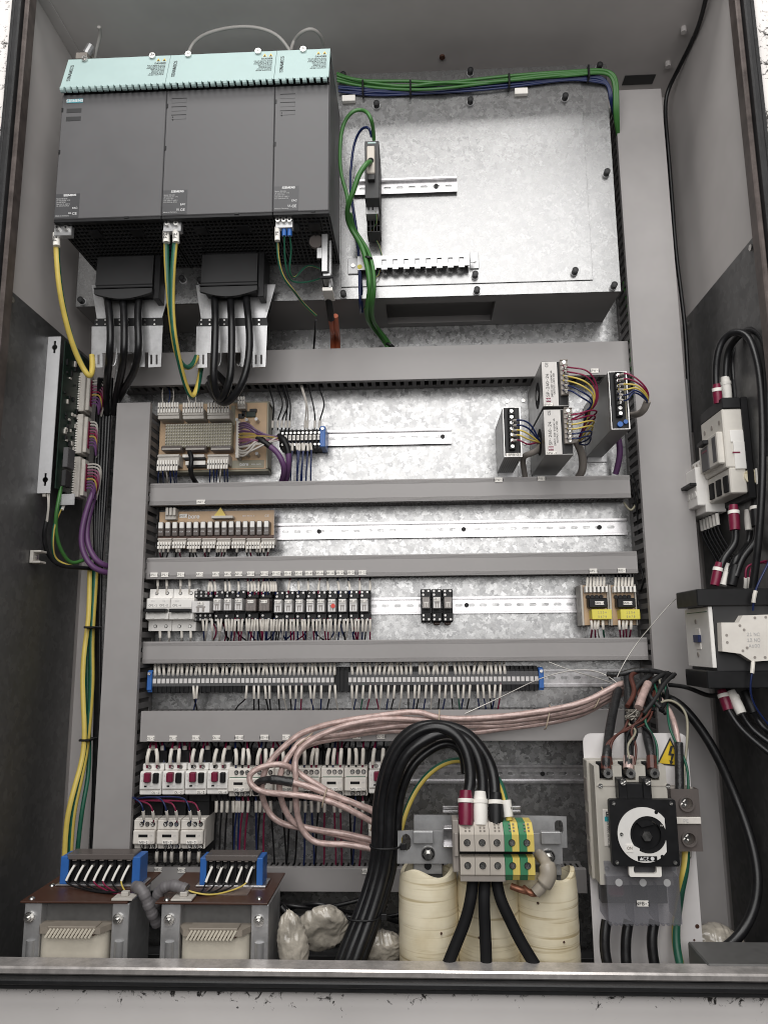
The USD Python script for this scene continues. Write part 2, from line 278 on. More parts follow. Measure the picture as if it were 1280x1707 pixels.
# ======================= finger ducts =======================
def hduct(label, L, R, ytop, ybot, d, pitch, slot, marks=(), grooves=True, kind=M['duct'], cxp=650):
    z1 = W(cxp, ytop, d)[2]; z0 = W(cxp, ybot, d)[2]; x0 = W(L, (ytop+ybot)/2, d)[0]; x1 = W(R, (ytop+ybot)/2, d)[0]
    t = Thing('cable_duct', label, 'cable duct', ((x0+x1)/2, 0, z0))
    c = [rbox(x0, x1, -d, -d+.002, z0, z1, .001), rbox(x0, x1, -d+.002, -d+.012, z1-.002, z1, 0), rbox(x0, x1, -d+.002, -d+.012, z0, z0+.002, 0)]
    if grooves:
        for k in (.06, .10, .14, .18, .82, .86, .90, .94): c.append(rbox(x0+.001, x1-.001, -d-.0006, -d+.001, z0+(z1-z0)*k-.0005, z0+(z1-z0)*k+.0005, .0002))
    cv = t.part('cover', c, kind)
    for nm, za, zc in (('slotted_side', z1-.0045, z1-.0025), ('slotted_side', z0+.0025, z0+.0045)):
        mm = [rbox(x0, x1, -.016, -.002, za, zc, 0), rbox(x0, x1, -d+.003, -d+.016, za, zc, 0)]
        x = x0+.004
        while x+pitch-slot < x1:
            mm.append(rbox(x, x+pitch-slot, -d+.016, -.016, za, zc, 0)); x += pitch
        t.part(nm, mm, M['duct_in'])
    t.part('base', rbox(x0, x1, -.004, -.001, z0+.005, z1-.005, 0), M['duct_in'])
    for px, py, s in marks:
        a = W(px, py, d); w = .0062*max(len(s)*.42, 2.0)
        p = t.part('marker_label', rbox(a[0]-w/2-.001, a[0]+w/2+.001, -d-.0016, -d-.0007, a[2]-.0047, a[2]+.0047, .0002), M['paper'])
        t.part('lettering', text(s, .0042, a[0], a[2], -d-.0016), M['ink'], parent=p)
    return x0, x1, z0, z1
def vduct(label, L, R, ytop, ybot, ymid, d, pitch, slot, sides=(1,)):
    x0 = W(L, ymid, d)[0]; x1 = W(R, ymid, d)[0]; z1 = W((L+R)/2, ytop, d)[2]; z0 = max(W((L+R)/2, ybot, d)[2], ZF+.01)
    t = Thing('cable_duct', label, 'cable duct', ((x0+x1)/2, 0, z0))
    t.part('cover', [rbox(x0, x1, -d, -d+.002, z0, z1, .0012), rbox(x0, x0+.002, -d+.002, -d+.012, z0, z1, 0), rbox(x1-.002, x1, -d+.002, -d+.012, z0, z1, 0)], M['duct'])
    for xa, xc in ((x0+.0025, x0+.0045), (x1-.0045, x1-.0025)):
        mm = [rbox(xa, xc, -.016, -.002, z0, z1, 0), rbox(xa, xc, -d+.003, -d+.014, z0, z1, 0)]; z = z0+.004
        while z+pitch-slot < z1:
            mm.append(rbox(xa, xc, -d+.014, -.016, z, z+pitch-slot, 0)); z += pitch
        t.part('slotted_side', mm, M['duct_in'])
    t.part('base', rbox(x0+.005, x1-.005, -.004, -.001, z0, z1, 0), M['duct_in'])
    return x0, x1, z0, z1
hduct('topmost wide horizontal grey duct just below the galvanised drive panel', 196, 1049, 577, 632, .065, .0172, .0085, [(991, 618, 'SPW-4')], False, cxp=690)
hduct('second horizontal grey duct, directly under the power supplies', 249, 1051, 799, 836, .065, .0088, .0042, [(335, 837, 'UNIT 2'), (831, 800, 'SPW-3'), (902, 798, 'SPW-2')])
d3 = [(257, 'CP1-1'), (275, 'CP1-2'), (301.5, 'CP1-4'), (333, 'AR-1'), (360, 'AR-2'), (380, 'AR-3'), (398, 'AR-4'), (418, 'AR-40'), (441, 'AR-41'), (461, 'AR-41A'), (480, 'AR-42'), (498, 'AR-43'), (515, 'AR-49'), (533, 'AR-46'), (551, 'AR-47'), (567, 'AR-26'), (585, 'AR-28'), (604, 'AR-11')]
hduct('third horizontal grey duct with a row of tiny labels above the black relays', 242, 1063, 924.5, 960.5, .065, .0088, .0042, [(a, 958.5-(a-257)*.011, s) for a, s in d3]+[(988.6, 952, 'SMS-1'), (1036, 951, 'SMS-2')])
hduct('fourth horizontal grey duct between the relays and the long terminal strip', 237, 1080, 1066.5, 1103.5, .065, .0088, .0042)
d5 = [(251.6, 'OL-1'), (288.8, 'OL-2'), (326.6, 'OL-3'), (361, 'OL-4'), (398.8, 'MS-4F'), (441, 'MS-4R'), (477, 'OL-5'), (556, 'MS-10'), (594.7, 'MS-11'), (635, 'OL-18')]
hduct('tall horizontal grey duct under the terminal strip, crossed by pink cables', 234, 1070, 1184.5, 1236, .085, .0120, .0050, [(a, 1231-(a-251)*.008, s) for a, s in d5], False)
hduct('lowest horizontal grey duct half hidden behind the reactor coils', 215, 978, 1448, 1488, .065, .0105, .0045, [(264, 1450, 'MS-2'), (303, 1451, 'MS-3'), (610, 1453, 'MS-5')], False)
vduct('left vertical grey duct with slots facing the relay rows', 186, 243, 671, 1424, 835, .095, .0196, .0085)
vduct('wide right vertical grey duct running the full cabinet height', 1051, 1134, 147, 1640, 545, .100, .0196, .0095)
# ======================= DIN rails =======================
def dinrail(label, L, R, yt, yb, db=0.0, screws=()):
    d = db+.0085; x0 = W(L, (yt+yb)/2, d)[0]; x1 = W(R, (yt+yb)/2, d)[0]; zc = W((L+R)/2, (yt+yb)/2, d)[2]
    t = Thing('mounting_rail', label, 'DIN rail', ((x0+x1)/2, -db, zc)); h = .0175
    prof = Polygon([(-db-.0075, h), (-db-.0085, h), (-db-.0085, h-.0045), (-db-.0015, h-.0045), (-db-.0015, -h+.0045), (-db-.0085, -h+.0045), (-db-.0085, -h), (-db-.0075, -h), (-db-.0075, -h+.0035), (-db-.0003, -h+.0035), (-db-.0003, h-.0035), (-db-.0075, h-.0035)])
    # hat section: flanges towards the viewer, web on the plate
    mm = [rbox(x0, x1, -db-.0085, -db-.0073, zc+h-.0045, zc+h, .0003), rbox(x0, x1, -db-.0085, -db-.0073, zc-h, zc-h+.0045, .0003),
          rbox(x0, x1, -db-.0073, -db-.0003, zc+h-.0055, zc+h-.0043, 0), rbox(x0, x1, -db-.0073, -db-.0003, zc-h+.0043, zc-h+.0055, 0)]
    web = sbox(x0, zc-h+.0055, x1, zc+h-.0055); xx = x0+.012
    while xx+.016 < x1-.003: web = web.difference(rrect(xx, xx+.015, zc-.003, zc+.003, .0029)); xx += .025
    mm.append(extr(web, -db-.0002, .0012)); t.part('rail', mm, M['rail'])
    for s in screws: a = W(s[0], s[1], d); t.part('screw', screw(a[0], zc, -db-.0014, .0045, .003), M['black'])
dinrail('short rail right of the small black terminal strip', 500, 753, 716, 741, 0, [(738, 727)])
dinrail('long empty rail beside the tan relay board', 440, 1046, 870, 894, 0, [(531, 882), (773, 880), (1000, 876)])
dinrail('rail through the black relay row and the three spare relays', 245, 975, 997, 1024, 0, [(778, 1010)])
dinrail('rail carrying the long terminal strip, bare at its right end', 245, 1036, 1117.5, 1147, 0, [(1020, 1133)])
dinrail('rail of the red button motor breakers, running behind the black cables', 228, 975, 1277, 1305.5, 0, [(905, 1291)])
dinrail('rail under the three low contactors', 216, 345, 1388, 1414, 0)
# ======================= upper drive panel =======================
PD = .145
xa, xb = W(129, 460, PD)[0], W(1023, 300, PD)[0]; za, zc_ = W(1036, 485.5, PD)[2], W(800, 114, PD)[2]
pan = Thing('raised_metal_box', 'raised galvanised box at the top carrying the drives and green cables', 'metal box', ((xa+xb)/2, 0, za))
pan.part('front_sheet', rbox(xa, xb, -PD, -PD+.003, za, zc_), M['panel'])
xi, xj = W(569, 300, PD)[0], W(978, 300, PD)[0]; zi, zj = W(780, 473, PD)[2], W(780, 143, PD)[2]
pan.part('inner_sheet', rbox(xi, xj, -PD-.0025, -PD-.0002, zi, zj, .0008), M['panel'])
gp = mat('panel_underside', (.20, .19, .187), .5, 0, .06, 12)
xm, xn = W(642, 505, PD)[0], W(829, 505, PD)[0]
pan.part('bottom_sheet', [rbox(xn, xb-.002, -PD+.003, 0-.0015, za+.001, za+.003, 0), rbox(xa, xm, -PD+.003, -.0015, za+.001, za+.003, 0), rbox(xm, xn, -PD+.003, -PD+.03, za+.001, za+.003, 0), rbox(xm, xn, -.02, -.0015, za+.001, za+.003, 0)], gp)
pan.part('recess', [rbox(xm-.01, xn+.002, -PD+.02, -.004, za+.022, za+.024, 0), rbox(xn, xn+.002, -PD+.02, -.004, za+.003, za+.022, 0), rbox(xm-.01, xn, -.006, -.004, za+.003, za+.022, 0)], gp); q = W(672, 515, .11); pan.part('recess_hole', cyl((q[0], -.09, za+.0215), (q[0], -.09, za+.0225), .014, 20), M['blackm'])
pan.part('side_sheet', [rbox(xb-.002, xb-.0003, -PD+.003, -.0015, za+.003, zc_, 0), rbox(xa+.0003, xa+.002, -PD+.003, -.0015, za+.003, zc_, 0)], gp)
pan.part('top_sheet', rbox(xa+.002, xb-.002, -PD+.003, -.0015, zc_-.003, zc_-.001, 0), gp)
for px, py, dd in ((572, 123, 0), (784, 116, 0), (1000, 107, 0), (1012, 285, 0), (1024, 474, 0), (795, 482, 0), (572, 488, 0), (134, 499, 0), (303, 463, 0), (333, 466, 0), (627.5, 172.5, .0025), (784, 166.5, .0025), (942, 160, .0025), (958.5, 451, .0025), (792, 457, .0025)):
    a = W(px, py, PD+.01); y = -PD-dd
    p = pan.part('bolt', [ycyl(a[0], y, y-.012, a[2], .0062, 18)], M['black'], smooth=35); pan.part('socket', ycyl(a[0], y-.0122, y-.0115, a[2], .0034, 6), M['seal'], parent=p)
    pan.part('washer', ycyl(a[0], y-.0003, y-.0015, a[2], .0078, 18), M['zinc'], parent=p)
for px, py in ((581, 162), (869, 150)): pan.part('adhesive_mount', fb(px-11, py-5, px+11, py+5, PD+.012, PD+.0028), M['paper'])
dinrail('short rail on the upper panel behind the slim drive module', 589, 762, 296, 321, PD+.0025, [(727, 309)])
# shield bar
t = Thing('shield_bar', 'slotted galvanised cable shield bar low on the upper panel', 'shield bar', W(690, 440, PD))
x0, x1, z0, z1 = rect(596, 424, 782, 447, PD+.024); base = sbox(x0, z0, x1, z1); n = 9
for k in range(n): 
    xc = W(640+k*18.4, 434-k*1.1, PD+.024)[0]; base = base.difference(sbox(xc-.0045, z0+.010, xc+.0045, z0+.021))
for k in range(10):
    xc = W(613+k*18.4, 440, PD+.024)[0]; base = base.difference(sbox(xc-.005, z0-.001, xc+.005, z0+.0035))
t.part('bar', extr(base, -PD-.022, .002), M['zinc'])
for k in range(n): xc = W(640+k*18.4, 434-k*1.1, PD+.024)[0]; t.part('hole_tab', rbox(xc-.004, xc+.0045, -PD-.0225, -PD-.021, z0+.0105, z0+.0195, .0003), M['zinc'])
t.part('bar_flange', [rbox(x0, x1, -PD-.022, -PD-.004, z1-.002, z1-.0002, 0)], M['zinc'])
t.part('end_cheek', rbox(x0, x0+.002, -PD-.022, -PD-.003, z0, z1-.002, 0), M['zinc']); t.part('end_cheek', rbox(x1-.002, x1, -PD-.022, -PD-.003, z0, z1-.002, 0), M['zinc'])
for a, b, c, e in ((580, 430, 597, 456), (783, 420, 798, 447)):
    t.part('foot', fb(a, b, c, e, PD+.006, PD+.0026), M['zinc']); q = W((a+c)/2, (b+e)/2, PD+.006); t.part('screw', screw(q[0], q[2], -PD-.006, .004, .003), M['steel'])
q = W(599.5, 444, PD+.025); t.part('yellow_dot', ycyl(q[0], -PD-.0242, -PD-.0248, q[2], .0048, 20), M['ylab'])

# ======================= the three drives =======================
DD = .33; zt0 = W(318, 152, DD)[2]; zb0 = W(318, 361, DD)[2]
edges = [W(a, 262, DD)[0] for a in (96.3, 273, 456, 548.6)]
zl1 = W(318, 90, .318)[2]
def warn_text(t, xr, z, n=9):
    for k in range(2): 
        c = Point(xr-.006-k*.011, z).buffer(.0001); tri = Polygon([(xr-.0105-k*.0115, z-.004), (xr-.0015-k*.0115, z-.004), (xr-.006-k*.0115, z+.004)])
        y = lidy(z); p = t.part('warning_triangle', extr(tri, y-.0002, .0005), M['signy']); t.part('bolt_mark', extr(tri.buffer(-.0012), y-.0007, .0003), M['ink'], parent=p)
    t.part('warning_text', [text('DANGER', .0038, xr-.002, z-.009, lidy(z-.009)-.0003, 'r', bold=True)]+[text(s, .0026, xr-.002, z-.0145-k*.0038, lidy(z-.0145-k*.0038)-.0003, 'r') for k, s in enumerate(('risk of electric shock', 'wait before opening', 'discharge time 5 min', 'read the manual', 'risque de choc', 'attendre avant', 'd\'ouvrir le capot', 'danger electrique'))], M['ink'])
def lidy(z): return -(DD-.012+(zl1-z)/(zl1-zt0)*.026)
for i in range(3):
    x0, x1 = edges[i]+.0004, edges[i+1]-.0004; w = x1-x0
    lab = ('left wide grey drive module with teal lid, above the single yellow ground cable', 'middle wide grey drive module with teal lid and ribbed underside', 'narrow right grey drive module with teal lid beside the galvanised panel')[i]
    t = Thing('drive_module', lab, 'drive module', ((x0+x1)/2, -PD, zb0))
    z0, z1 = zb0, zt0
    t.part('front_cover', rbox(x0, x1, -DD, -DD+.006, z0+.004, z1+.004, .0018), M['anth'])
    hous = [rbox(x0, x0+.003, -DD+.0125, -PD-.002, z0, zl1-.006, 0), rbox(x1-.003, x1, -DD+.0125, -PD-.002, z0, zl1-.006, 0), rbox(x0+.003, x1-.003, -DD+.02, -PD-.002, z0+.03, z0+.032, 0), rbox(x0+.003, x1-.003, -DD+.04, -PD-.002, zl1-.008, zl1-.006, 0)]
    t.part('housing', hous, M['anth_d'] if i < 2 else M['anth'])
    t.part('front_edge', rbox(x0, x1, -DD+.001, -DD+.012, z0-.002, z0+.0038, .0008), M['black'])
    g = []
    nx = int(w/.0078)
    for k in range(nx+1): xx = x0+w*k/nx; g.append(rbox(xx-.0011, xx+.0011, -DD+.012, -PD-.002, z0, z0+.004, 0))
    ny = 14
    for k in range(ny+1): yy = -DD+.012+(DD-PD-.014)*k/ny; g.append(rbox(x0, x1, yy-.0013, yy+.0013, z0+.0005, z0+.0035, 0))
    t.part('bottom_grille', g, M['anth_d'])
    for k in range(2): xx = x0+w*(.3+.4*k); t.part('grille_clip', rbox(xx-.011, xx+.011, -DD+.03, -DD+.055, z0-.003, z0-.0005), M['black'])
    # teal lid: sloping plate with slotted lower edge
    prof = Polygon([(lidy(zl1)+.0, zl1), (lidy(zt0+.010), zt0+.010), (lidy(zt0+.010)+.003, zt0+.010), (lidy(zl1)+.02, zl1-.003), (-PD-.02, zl1-.003), (-PD-.02, zl1)])
    lid = t.part('lid', extrx(prof, x0, x1), M['teal'])
    nt = int(w/.0116)
    for k in range(nt):
        xx = x0+w*(k+.5)/nt; t.part('lid_tooth', cyl((xx-.0036, lidy(zt0)+.003, zt0+.0055), (xx+.0036, lidy(zt0)+.003, zt0+.0055), .0055, 10), M['teal'], parent=lid)
    t.part('lid_slot_back', rbox(x0, x1, -DD+.004, -DD+.0062, zt0, zt0+.012, 0), M['blackm'], parent=lid)
    for f in ((.17, .83) if i < 2 else (.5,)):
        xx = x0+w*f; t.part('lid_screw', screw(xx, zl1-.003, lidy(zl1)-.001, .0058, .005), M['steel'], parent=lid)
    tm_ = text('SINAMICS', .0064, x0+.0115, (zl1+zt0)/2+.005, 0, 'c', math.pi/2); tm_.vertices[:, 1] += np.array([lidy(q) for q in tm_.vertices[:, 2]])-.0003; t.part('series_name', tm_, M['ink'], parent=lid)
    warn_text(t, x1-.004, zl1-.013)
    # cover details
    for k in range(3 if i else 2):
        zz = z1-.018-k*.017-(0 if i else .012)
        t.part('cover_slot', rbox(x0+.010, x0+.038, -DD-.0004, -DD+.001, zz-.0045, zz+.0045, .0002), M['anth_d'] if not i else M['anth']); 
        if i: t.part('slot_line', rbox(x0+.010, x0+.038, -DD-.0009, -DD-.0003, zz+.004, zz+.0048, 0), M['black'])
    for zz in (z1-.028, z1-.115): t.part('cover_notch', rbox(x0+.0002, x0+.0036, -DD-.0004, -DD+.001, zz-.0045, zz+.0045, .0002), M['black'])
    if i: t.part('status_led', [ycyl(x0+.013, -DD-.0008, -DD, z1-.052, .0012, 8), ycyl(x0+.013, -DD-.0008, -DD, z1-.057, .0012, 8)], M['black'])
    if i == 0:
        p = t.part('brand_badge', rbox(x0+.009, x0+.040, -DD-.0008, -DD, z1-.014, z1-.006, .0002), mat('badge_teal', (.10, .36, .42), .4)); t.part('brand_name', text('SIEMENS', .0052, x0+.0245, z1-.010, -DD-.0009, bold=True), M['inkw'], parent=p)
    lx0, lx1, lz0, lz1 = x0+.0015, x0+.046, z0+.006, z0+.054
    p = t.part('rating_label', rbox(lx0, lx1, -DD-.0005, -DD, lz0, lz1, .0001), M['label_d'])
    t.part('brand_name', text('SIEMENS', .0038, (lx0+lx1)/2+.004, lz1-.0032, -DD-.0006, bold=True), M['inkw'], parent=p)
    rows = ('Motor Module', '1P 6SL3120-1TE', 'In 600 V DC', 'Out 3AC 0-480 V', 'f 0-550 Hz IP20')
    t.part('small_print', [text(s, .0022, lx0+.002, lz1-.010-k*.0036, -DD-.0006, 'l') for k, s in enumerate(rows)]+[text('Made in Germany', .0022, lx0+.002, lz0+.004, -DD-.0006, 'l')], M['inkg'], parent=p)
    t.part('approval_marks', [text('CE', .0048, lx1-.0075, lz0+.008, -DD-.0006), text('UL', .0036, lx1-.016, lz0+.009, -DD-.0006), text('EAC', .0036, lx1-.0075, lz0+.019, -DD-.0006)], M['inkw'], parent=p)
    bx = x0+w*(.68 if i < 2 else .72)
    t.part('latch_notch', rbox(bx-.004, bx+.004, -DD-.0004, -DD+.002, z0+.002, z0+.0055, .0002), M['black'])
# power connectors under the drives
def power_plug(label, a, b, yt, yb, d):
    x0, x1, z0, z1 = rect(a, yt, b, yb, d); t = Thing('power_plug', label, 'power connector', ((x0+x1)/2, -d, z1))
    t.part('body', rbox(x0+.002, x1-.001, -d+.004, -d+.085, z0+.008, z1+.045, .003), M['black'])
    fr = extrx(Polygon([(-d+.004, z1), (-d, z1-.004), (-d-.003, z0+.022), (-d-.001, z0+.020), (-d-.001, z0+.012), (-d+.004, z0+.012)]), x0, x1)
    t.part('front_face', fr, M['anth_d'])
    n = 12; A = np.linspace(0, math.pi, n); lip = Polygon([(x0-.001, z0+.0115)]+[(x0-.001+(x1-x0+.002)*k/(n-1), z0+.003-.012*math.sin(A[k])) for k in range(n)]+[(x1+.001, z0+.0115)])
    t.part('lower_flap', extr(lip, -d+.003, .008), M['anth_d'])
    t.part('ridge', rbox(x0-.002, x1+.002, -d-.006, -d+.001, z0+.013, z0+.0155), M['black'])
    for s in (x0+.006, x1+.006): t.part('screw', screw(s, z1+.008, -d-.002, .003, .004), M['steel'])
    t.part('side_cheek', rbox(x1, x1+.012, -d+.006, -d+.08, z0-.006, z1+.03), M['black'])
power_plug('left black motor power plug under the drives', 161, 255, 424, 492, .205)
power_plug('right black motor power plug under the drives', 336, 429, 420, 488, .205)
# shield plates behind the motor cables
def shield_plate(label, L, off=0):
    d = .17; P = lambda q: [(a+L, b) for a, b in q]
    t = Thing('shield_plate', label, 'shield plate', W(L+60, 560, d))
    up = pxpoly(P([(0, 474), (133, 473), (117, 530), (9, 532)]), d); t.part('upper_plate', extr(up, -d+.004, .002), M['zinc'])
    t.part('rubber_strip', extr(pxpoly(P([(8, 531), (119, 529.5), (121, 545), (2, 547)]), d), -d+.003, .004), M['black'])
    lo = pxpoly(P([(2, 545), (120, 543.5), (117, 612), (96, 613), (96, 588), (90, 588), (90, 612), (76, 612), (76, 588), (62, 588), (60, 588), (40, 589), (26, 589), (20, 589), (20, 613), (1, 614)]), d).buffer(0)
    for c in (5.5, 13.5, 101, 110): 
        q = P([(c-1.7, 592), (c+1.7, 592), (c+1.7, 608), (c-1.7, 608)]); lo = lo.difference(pxpoly(q, d))
    t.part('lower_plate', extr(lo, -d-.001, .002), M['zinc'])
    for c in (10, 24, 48, 62, 90, 106):
        for yy in (534, 541):
            a = W(L+c, yy, d); t.part('rivet', ycyl(a[0], -d-.001, -d-.0025, a[2], .0019, 8), M['steel'])
    for c in (42, 76):
        a = W(L+c, 588, d); t.part('hook', tube([(a[0], -d-.002, a[2]+.01), (a[0], -d-.003, a[2]-.022), (a[0]-.004, -d-.003, a[2]-.028), (a[0]-.007, -d-.003, a[2]-.024)], .0014, 6, 12), M['zinc'])
    return t
shield_plate('left slotted zinc shield plate behind three black motor cables', 152)
t2 = shield_plate('right slotted zinc shield plate with printed maker name behind black motor cables', 326)
a = W(447, 505, .17); t2.part('maker_name', text('PHOENIX', .0055, a[0], a[2], -.1685, 'c', 1.34), M['inkg'])
M['screwd'] = mat('dull_screw', (.42, .41, .40), .35, .9, .2, 90)
# ======================= helpers for wires =======================
def wire(label, cat_, pts, rpx, m, group=None, sleeve=None, name='control_wire', n=6, sl_m=None, sl_r=1.5):
    P = [W(*q) for q in pts]; r = rpx*S(pts[0][2])
    t = Thing(name, label, cat_, P[0], group); t.part('insulation', tube(P, r, n, 5*len(P)), m, smooth=60)
    if sleeve:
        Q = resample(P, 60); L = np.r_[0, np.cumsum(np.linalg.norm(np.diff(Q, axis=0), axis=1))]
        for (a, b) in sleeve:
            if a < 0: a, b = L[-1]+a, L[-1]+b
            k = (L >= a) & (L <= b); q = Q[k]
            if len(q) > 1:
                sp = t.part('marker_sleeve', tube([q[0], q[len(q)//2], q[-1]], r*sl_r, 8, 5), sl_m or M['sleeve'], smooth=40)
    return t
def cable(label, cat_, pts, rpx, m, group=None, name='power_cable', n=10, k=None, rr=None, **kw):
    P = [W(*q) for q in pts]
    t = Thing(name, label, cat_, P[0], group); t.part('sheath', tube(P, rr or rpx*S(pts[len(pts)//2][2]), n, k or 8*len(P), **kw), m, smooth=60); return t
def pe_cable(label, pts, rpx, arc=(-.5, 1.1), group=None, name='ground_cable', twist=0.):
    P = [W(*q) for q in pts]; r = rpx*S(pts[0][2]); t = Thing(name, label, 'ground cable', P[0], group); k = 9*len(P)
    t.part('yellow_sheath', tube(P, r, 9, k, arc=(arc[1], arc[0]+2*math.pi), twist=twist, camref=True), M['yellow'], smooth=60)
    t.part('green_stripe', tube(P, r, 6, k, arc=arc, twist=twist, camref=True), M['dgreen'], smooth=60)
    return t
def tie(t, px, py, d, rpx, ang=0., m=None, w=2.0):
    c = W(px, py, d); r = rpx*S(d); dv = np.array([math.sin(ang), 0, math.cos(ang)]); h = w*S(d)/2*1.6
    t.part('cable_tie', tube([c-dv*h, c+dv*h], r, 14, 2), m or M['black'], smooth=40)
# ======================= long terminal strip =======================
dT = .052
t = Thing('terminal_strip', 'very long black terminal strip with white numbered tags and blue end plates', 'terminal strip', W(575, 1134, 0))
tx0, tx1 = 254.5, 897.5; ntm = 86
rowy = lambda px: 1134.5-(px-254)*.0035
zc = W(575, rowy(575), dT)[2]; sy = S(dT)
xs = np.linspace(W(tx0, rowy(tx0), dT)[0], W(tx1, rowy(tx1), dT)[0], ntm+1)
gapi = set(range(41, 44))
for k in range(ntm):
    a, b = xs[k]+.0001, xs[k+1]-.0001
    p = t.part('terminal_block', [rbox(a, b, -dT+.012, -.009, zc-.0235, zc+.0235, .0004), rbox(a, a+.0011, -dT, -dT+.012, zc-.0235, zc+.0235, 0), rbox(a+.001, b, -dT+.004, -dT+.012, zc-.0225, zc+.018, 0)], M['black'])
    if k not in gapi:
        t.part('number_tag', rbox(a+.0013, b-.0008, -dT-.003, -dT-.0012, zc-.0048, zc+.0042, .0003), M['paper'], parent=p)
        if k < 82: t.part('screw', screw((a+b)/2+.0003, zc+.0095, -dT+.006, .0018, .001, rnd.random()), M['screwd'], parent=p); t.part('screw', screw((a+b)/2+.0003, zc-.0105, -dT+.006, .0018, .001, rnd.random()), M['screwd'], parent=p)
x0 = xs[0]; t.part('clear_cover', rbox(xs[0]+.001, xs[41]-.001, -dT-.0045, -dT-.0036, zc-.0105, zc+.0145, .0003), M['clearp']); t.part('clear_cover', rbox(xs[44]+.001, xs[-1]-.001, -dT-.0045, -dT-.0036, zc-.0105, zc+.0145, .0003), M['clearp'])
for a, s in ((xs[0], -1), (xs[-1], 1)):
    e = a+s*.0095; p = t.part('end_plate', [rbox(a, e, -dT-.006, -.009, zc-.018, zc+.018, .001), rbox(a, e, -dT-.001, -.009, zc-.022, zc+.021, .001)], M['blue']); t.part('screw', screw((a+e)/2, zc+.0145, -dT-.006, .003, .003), M['steel'], parent=p)
wcols = ['blackm', 'navy', 'black', 'dred', 'greyw', 'navy', 'black', 'brownw']
# wires above (from duct 4) and below (to duct 5) the strip
gU = 'marked wires dropping into the long terminal strip'; gD = 'marked wires leaving the long terminal strip downwards'
for k in range(79):
    if k in gapi or (57 < k < 59) or k == 66: continue
    px = 254.5+(k+.55)*(tx1-tx0)/ntm; y0 = 1101-(px-254)*.006; j = rnd.uniform(-3, 3)
    wire('white sleeved wire dropping into the long terminal strip', 'wire', [(px+j*1.2, y0-4, .030), (px+j, y0+9, .042), (px+j*.3, y0+20, .056), (px, rowy(px)-7, .050)], 1.5, M[rnd.choice(['greyw', 'greyw', 'black', 'olive'])], gU, sleeve=[(-.024-rnd.uniform(0, .003), -.004), (-.045, -.029)], name='terminal_wire', sl_r=1.55)
low = [9, 10, 21]+[22.6, 23.6, 25, 26, 28, 29, 30.6, 32, 33.2, 35, 36.2, 37.6, 39.6, 40.6, 44.4, 45.6, 47, 48.6, 49.6, 51, 52.6, 54, 55.6, 57, 58.5, 59.5, 61, 62.2, 64, 65.4, 66.6, 68, 69.4, 70.8, 72.4, 73.6, 75, 76.4, 77.6]
for k in low:
    px = 254.5+k*(tx1-tx0)/ntm; j = rnd.uniform(-5, 5); c = rnd.choice(['navy', 'blackm', 'navy', 'black', 'greyw', 'dred', 'black', 'dgreen']) if k not in (9, 10, 21) else ('black' if k != 10 else 'navy')
    L = -14 if k == 21 else j
    wire('white sleeved thin wire below the long terminal strip', 'wire', [(px, rowy(px)+7, .048), (px+j*.2, rowy(px)+16, .054), (px+j*.4, rowy(px)+30, .050), (px+L, 1176, .04), (px+L*1.5, 1190, .03)], 1.25, M[c], gD, sleeve=[(.003, .030)], name='terminal_wire', sl_r=1.6)
# ======================= relay sockets, contactors, breakers =======================
def place_row(proto, pxs, py, d, labels, group):
    return
dR = .072
def relay_socket(label, a, b, yt, yb, case=(.12, .88), casev=(.26, .66), group=None, cap=M['clearp'], big=False, reddot=False, mk='AR-1', plain=False):
    x0, x1, z0, z1 = rect(a, yt, b, yb, dR-.018); w, h = x1-x0, z1-z0
    t = Thing('relay', label, 'relay', ((x0+x1)/2, 0, z0), group)
    t.part('socket', [rbox(x0+.0003, x1-.0003, -dR+.030, -.008, z0, z1, .001), rbox(x0+.0003, x1-.0003, -dR+.018, -.02, z0+h*.74, z1-.001, .001), rbox(x0+.0003, x1-.0003, -dR+.018, -.02, z0+.001, z0+h*.28, .001)], M['black'])
    n = 4 if big else 2
    for k in range(n):
        for zz in (.93, .82, .20, .08):
            if zz in (.82, .20) and k % 2 and not big: continue
            t.part('screw', screw(x0+w*(k+.5)/n, z0+h*zz, -dR+.018, min(.0022, w/n*.26), .0015, rnd.random()), M['screwd'])
    xa, xb = x0+w*case[0], x0+w*case[1]; za, zb_ = z1-h*casev[1], z1-h*casev[0]
    t.part('relay_core', [rbox(xa+.0012, xb-.0012, -dR-.0004, -dR+.03, za+.0015, zb_-.0015, .0005)], M['white'] if not plain else M['beige_d'])
    ww = (xb-xa); zz = za+(zb_-za)*.33
    p = t.part('contact_legs', [rbox(xa+ww*.25, xa+ww*.75, -dR-.0012, -dR+.0002, zz+.003, zz+.0055, 0), rbox(xa+ww*.30, xa+ww*.42, -dR-.0012, -dR+.0002, zz-.005, zz+.003, 0), rbox(xa+ww*.58, xa+ww*.70, -dR-.0012, -dR+.0002, zz-.005, zz+.003, 0)], M['beige_d'] if not plain else M['white2'])
    t.part('case', rbox(xa, xb, -dR-.002, -dR+.03, za, zb_, .0012), cap)
    if not plain:
        p = t.part('label', rbox((xa+xb)/2-.0062, (xa+xb)/2+.0062, -dR-.0031, -dR-.0021, zb_-.0088, zb_-.0026, .0001), M['paper']); t.part('lettering', text(mk, .0034, (xa+xb)/2, zb_-.0057, -dR-.0032), M['ink'], parent=p)
    if reddot: t.part('red_tag', ycyl((xa+xb)/2+.003, -dR-.0022, -dR-.0034, (za+zb_)/2-.001, .0042, 16), mat('red_tag', (.70, .05, .03), .45))
    return t
relay_socket('big clear-cased relay, leftmost of the black relay row beside the white breakers', 323, 355, 984, 1037, (.02, .98), (.34, .74), big=True, mk='AR-1')
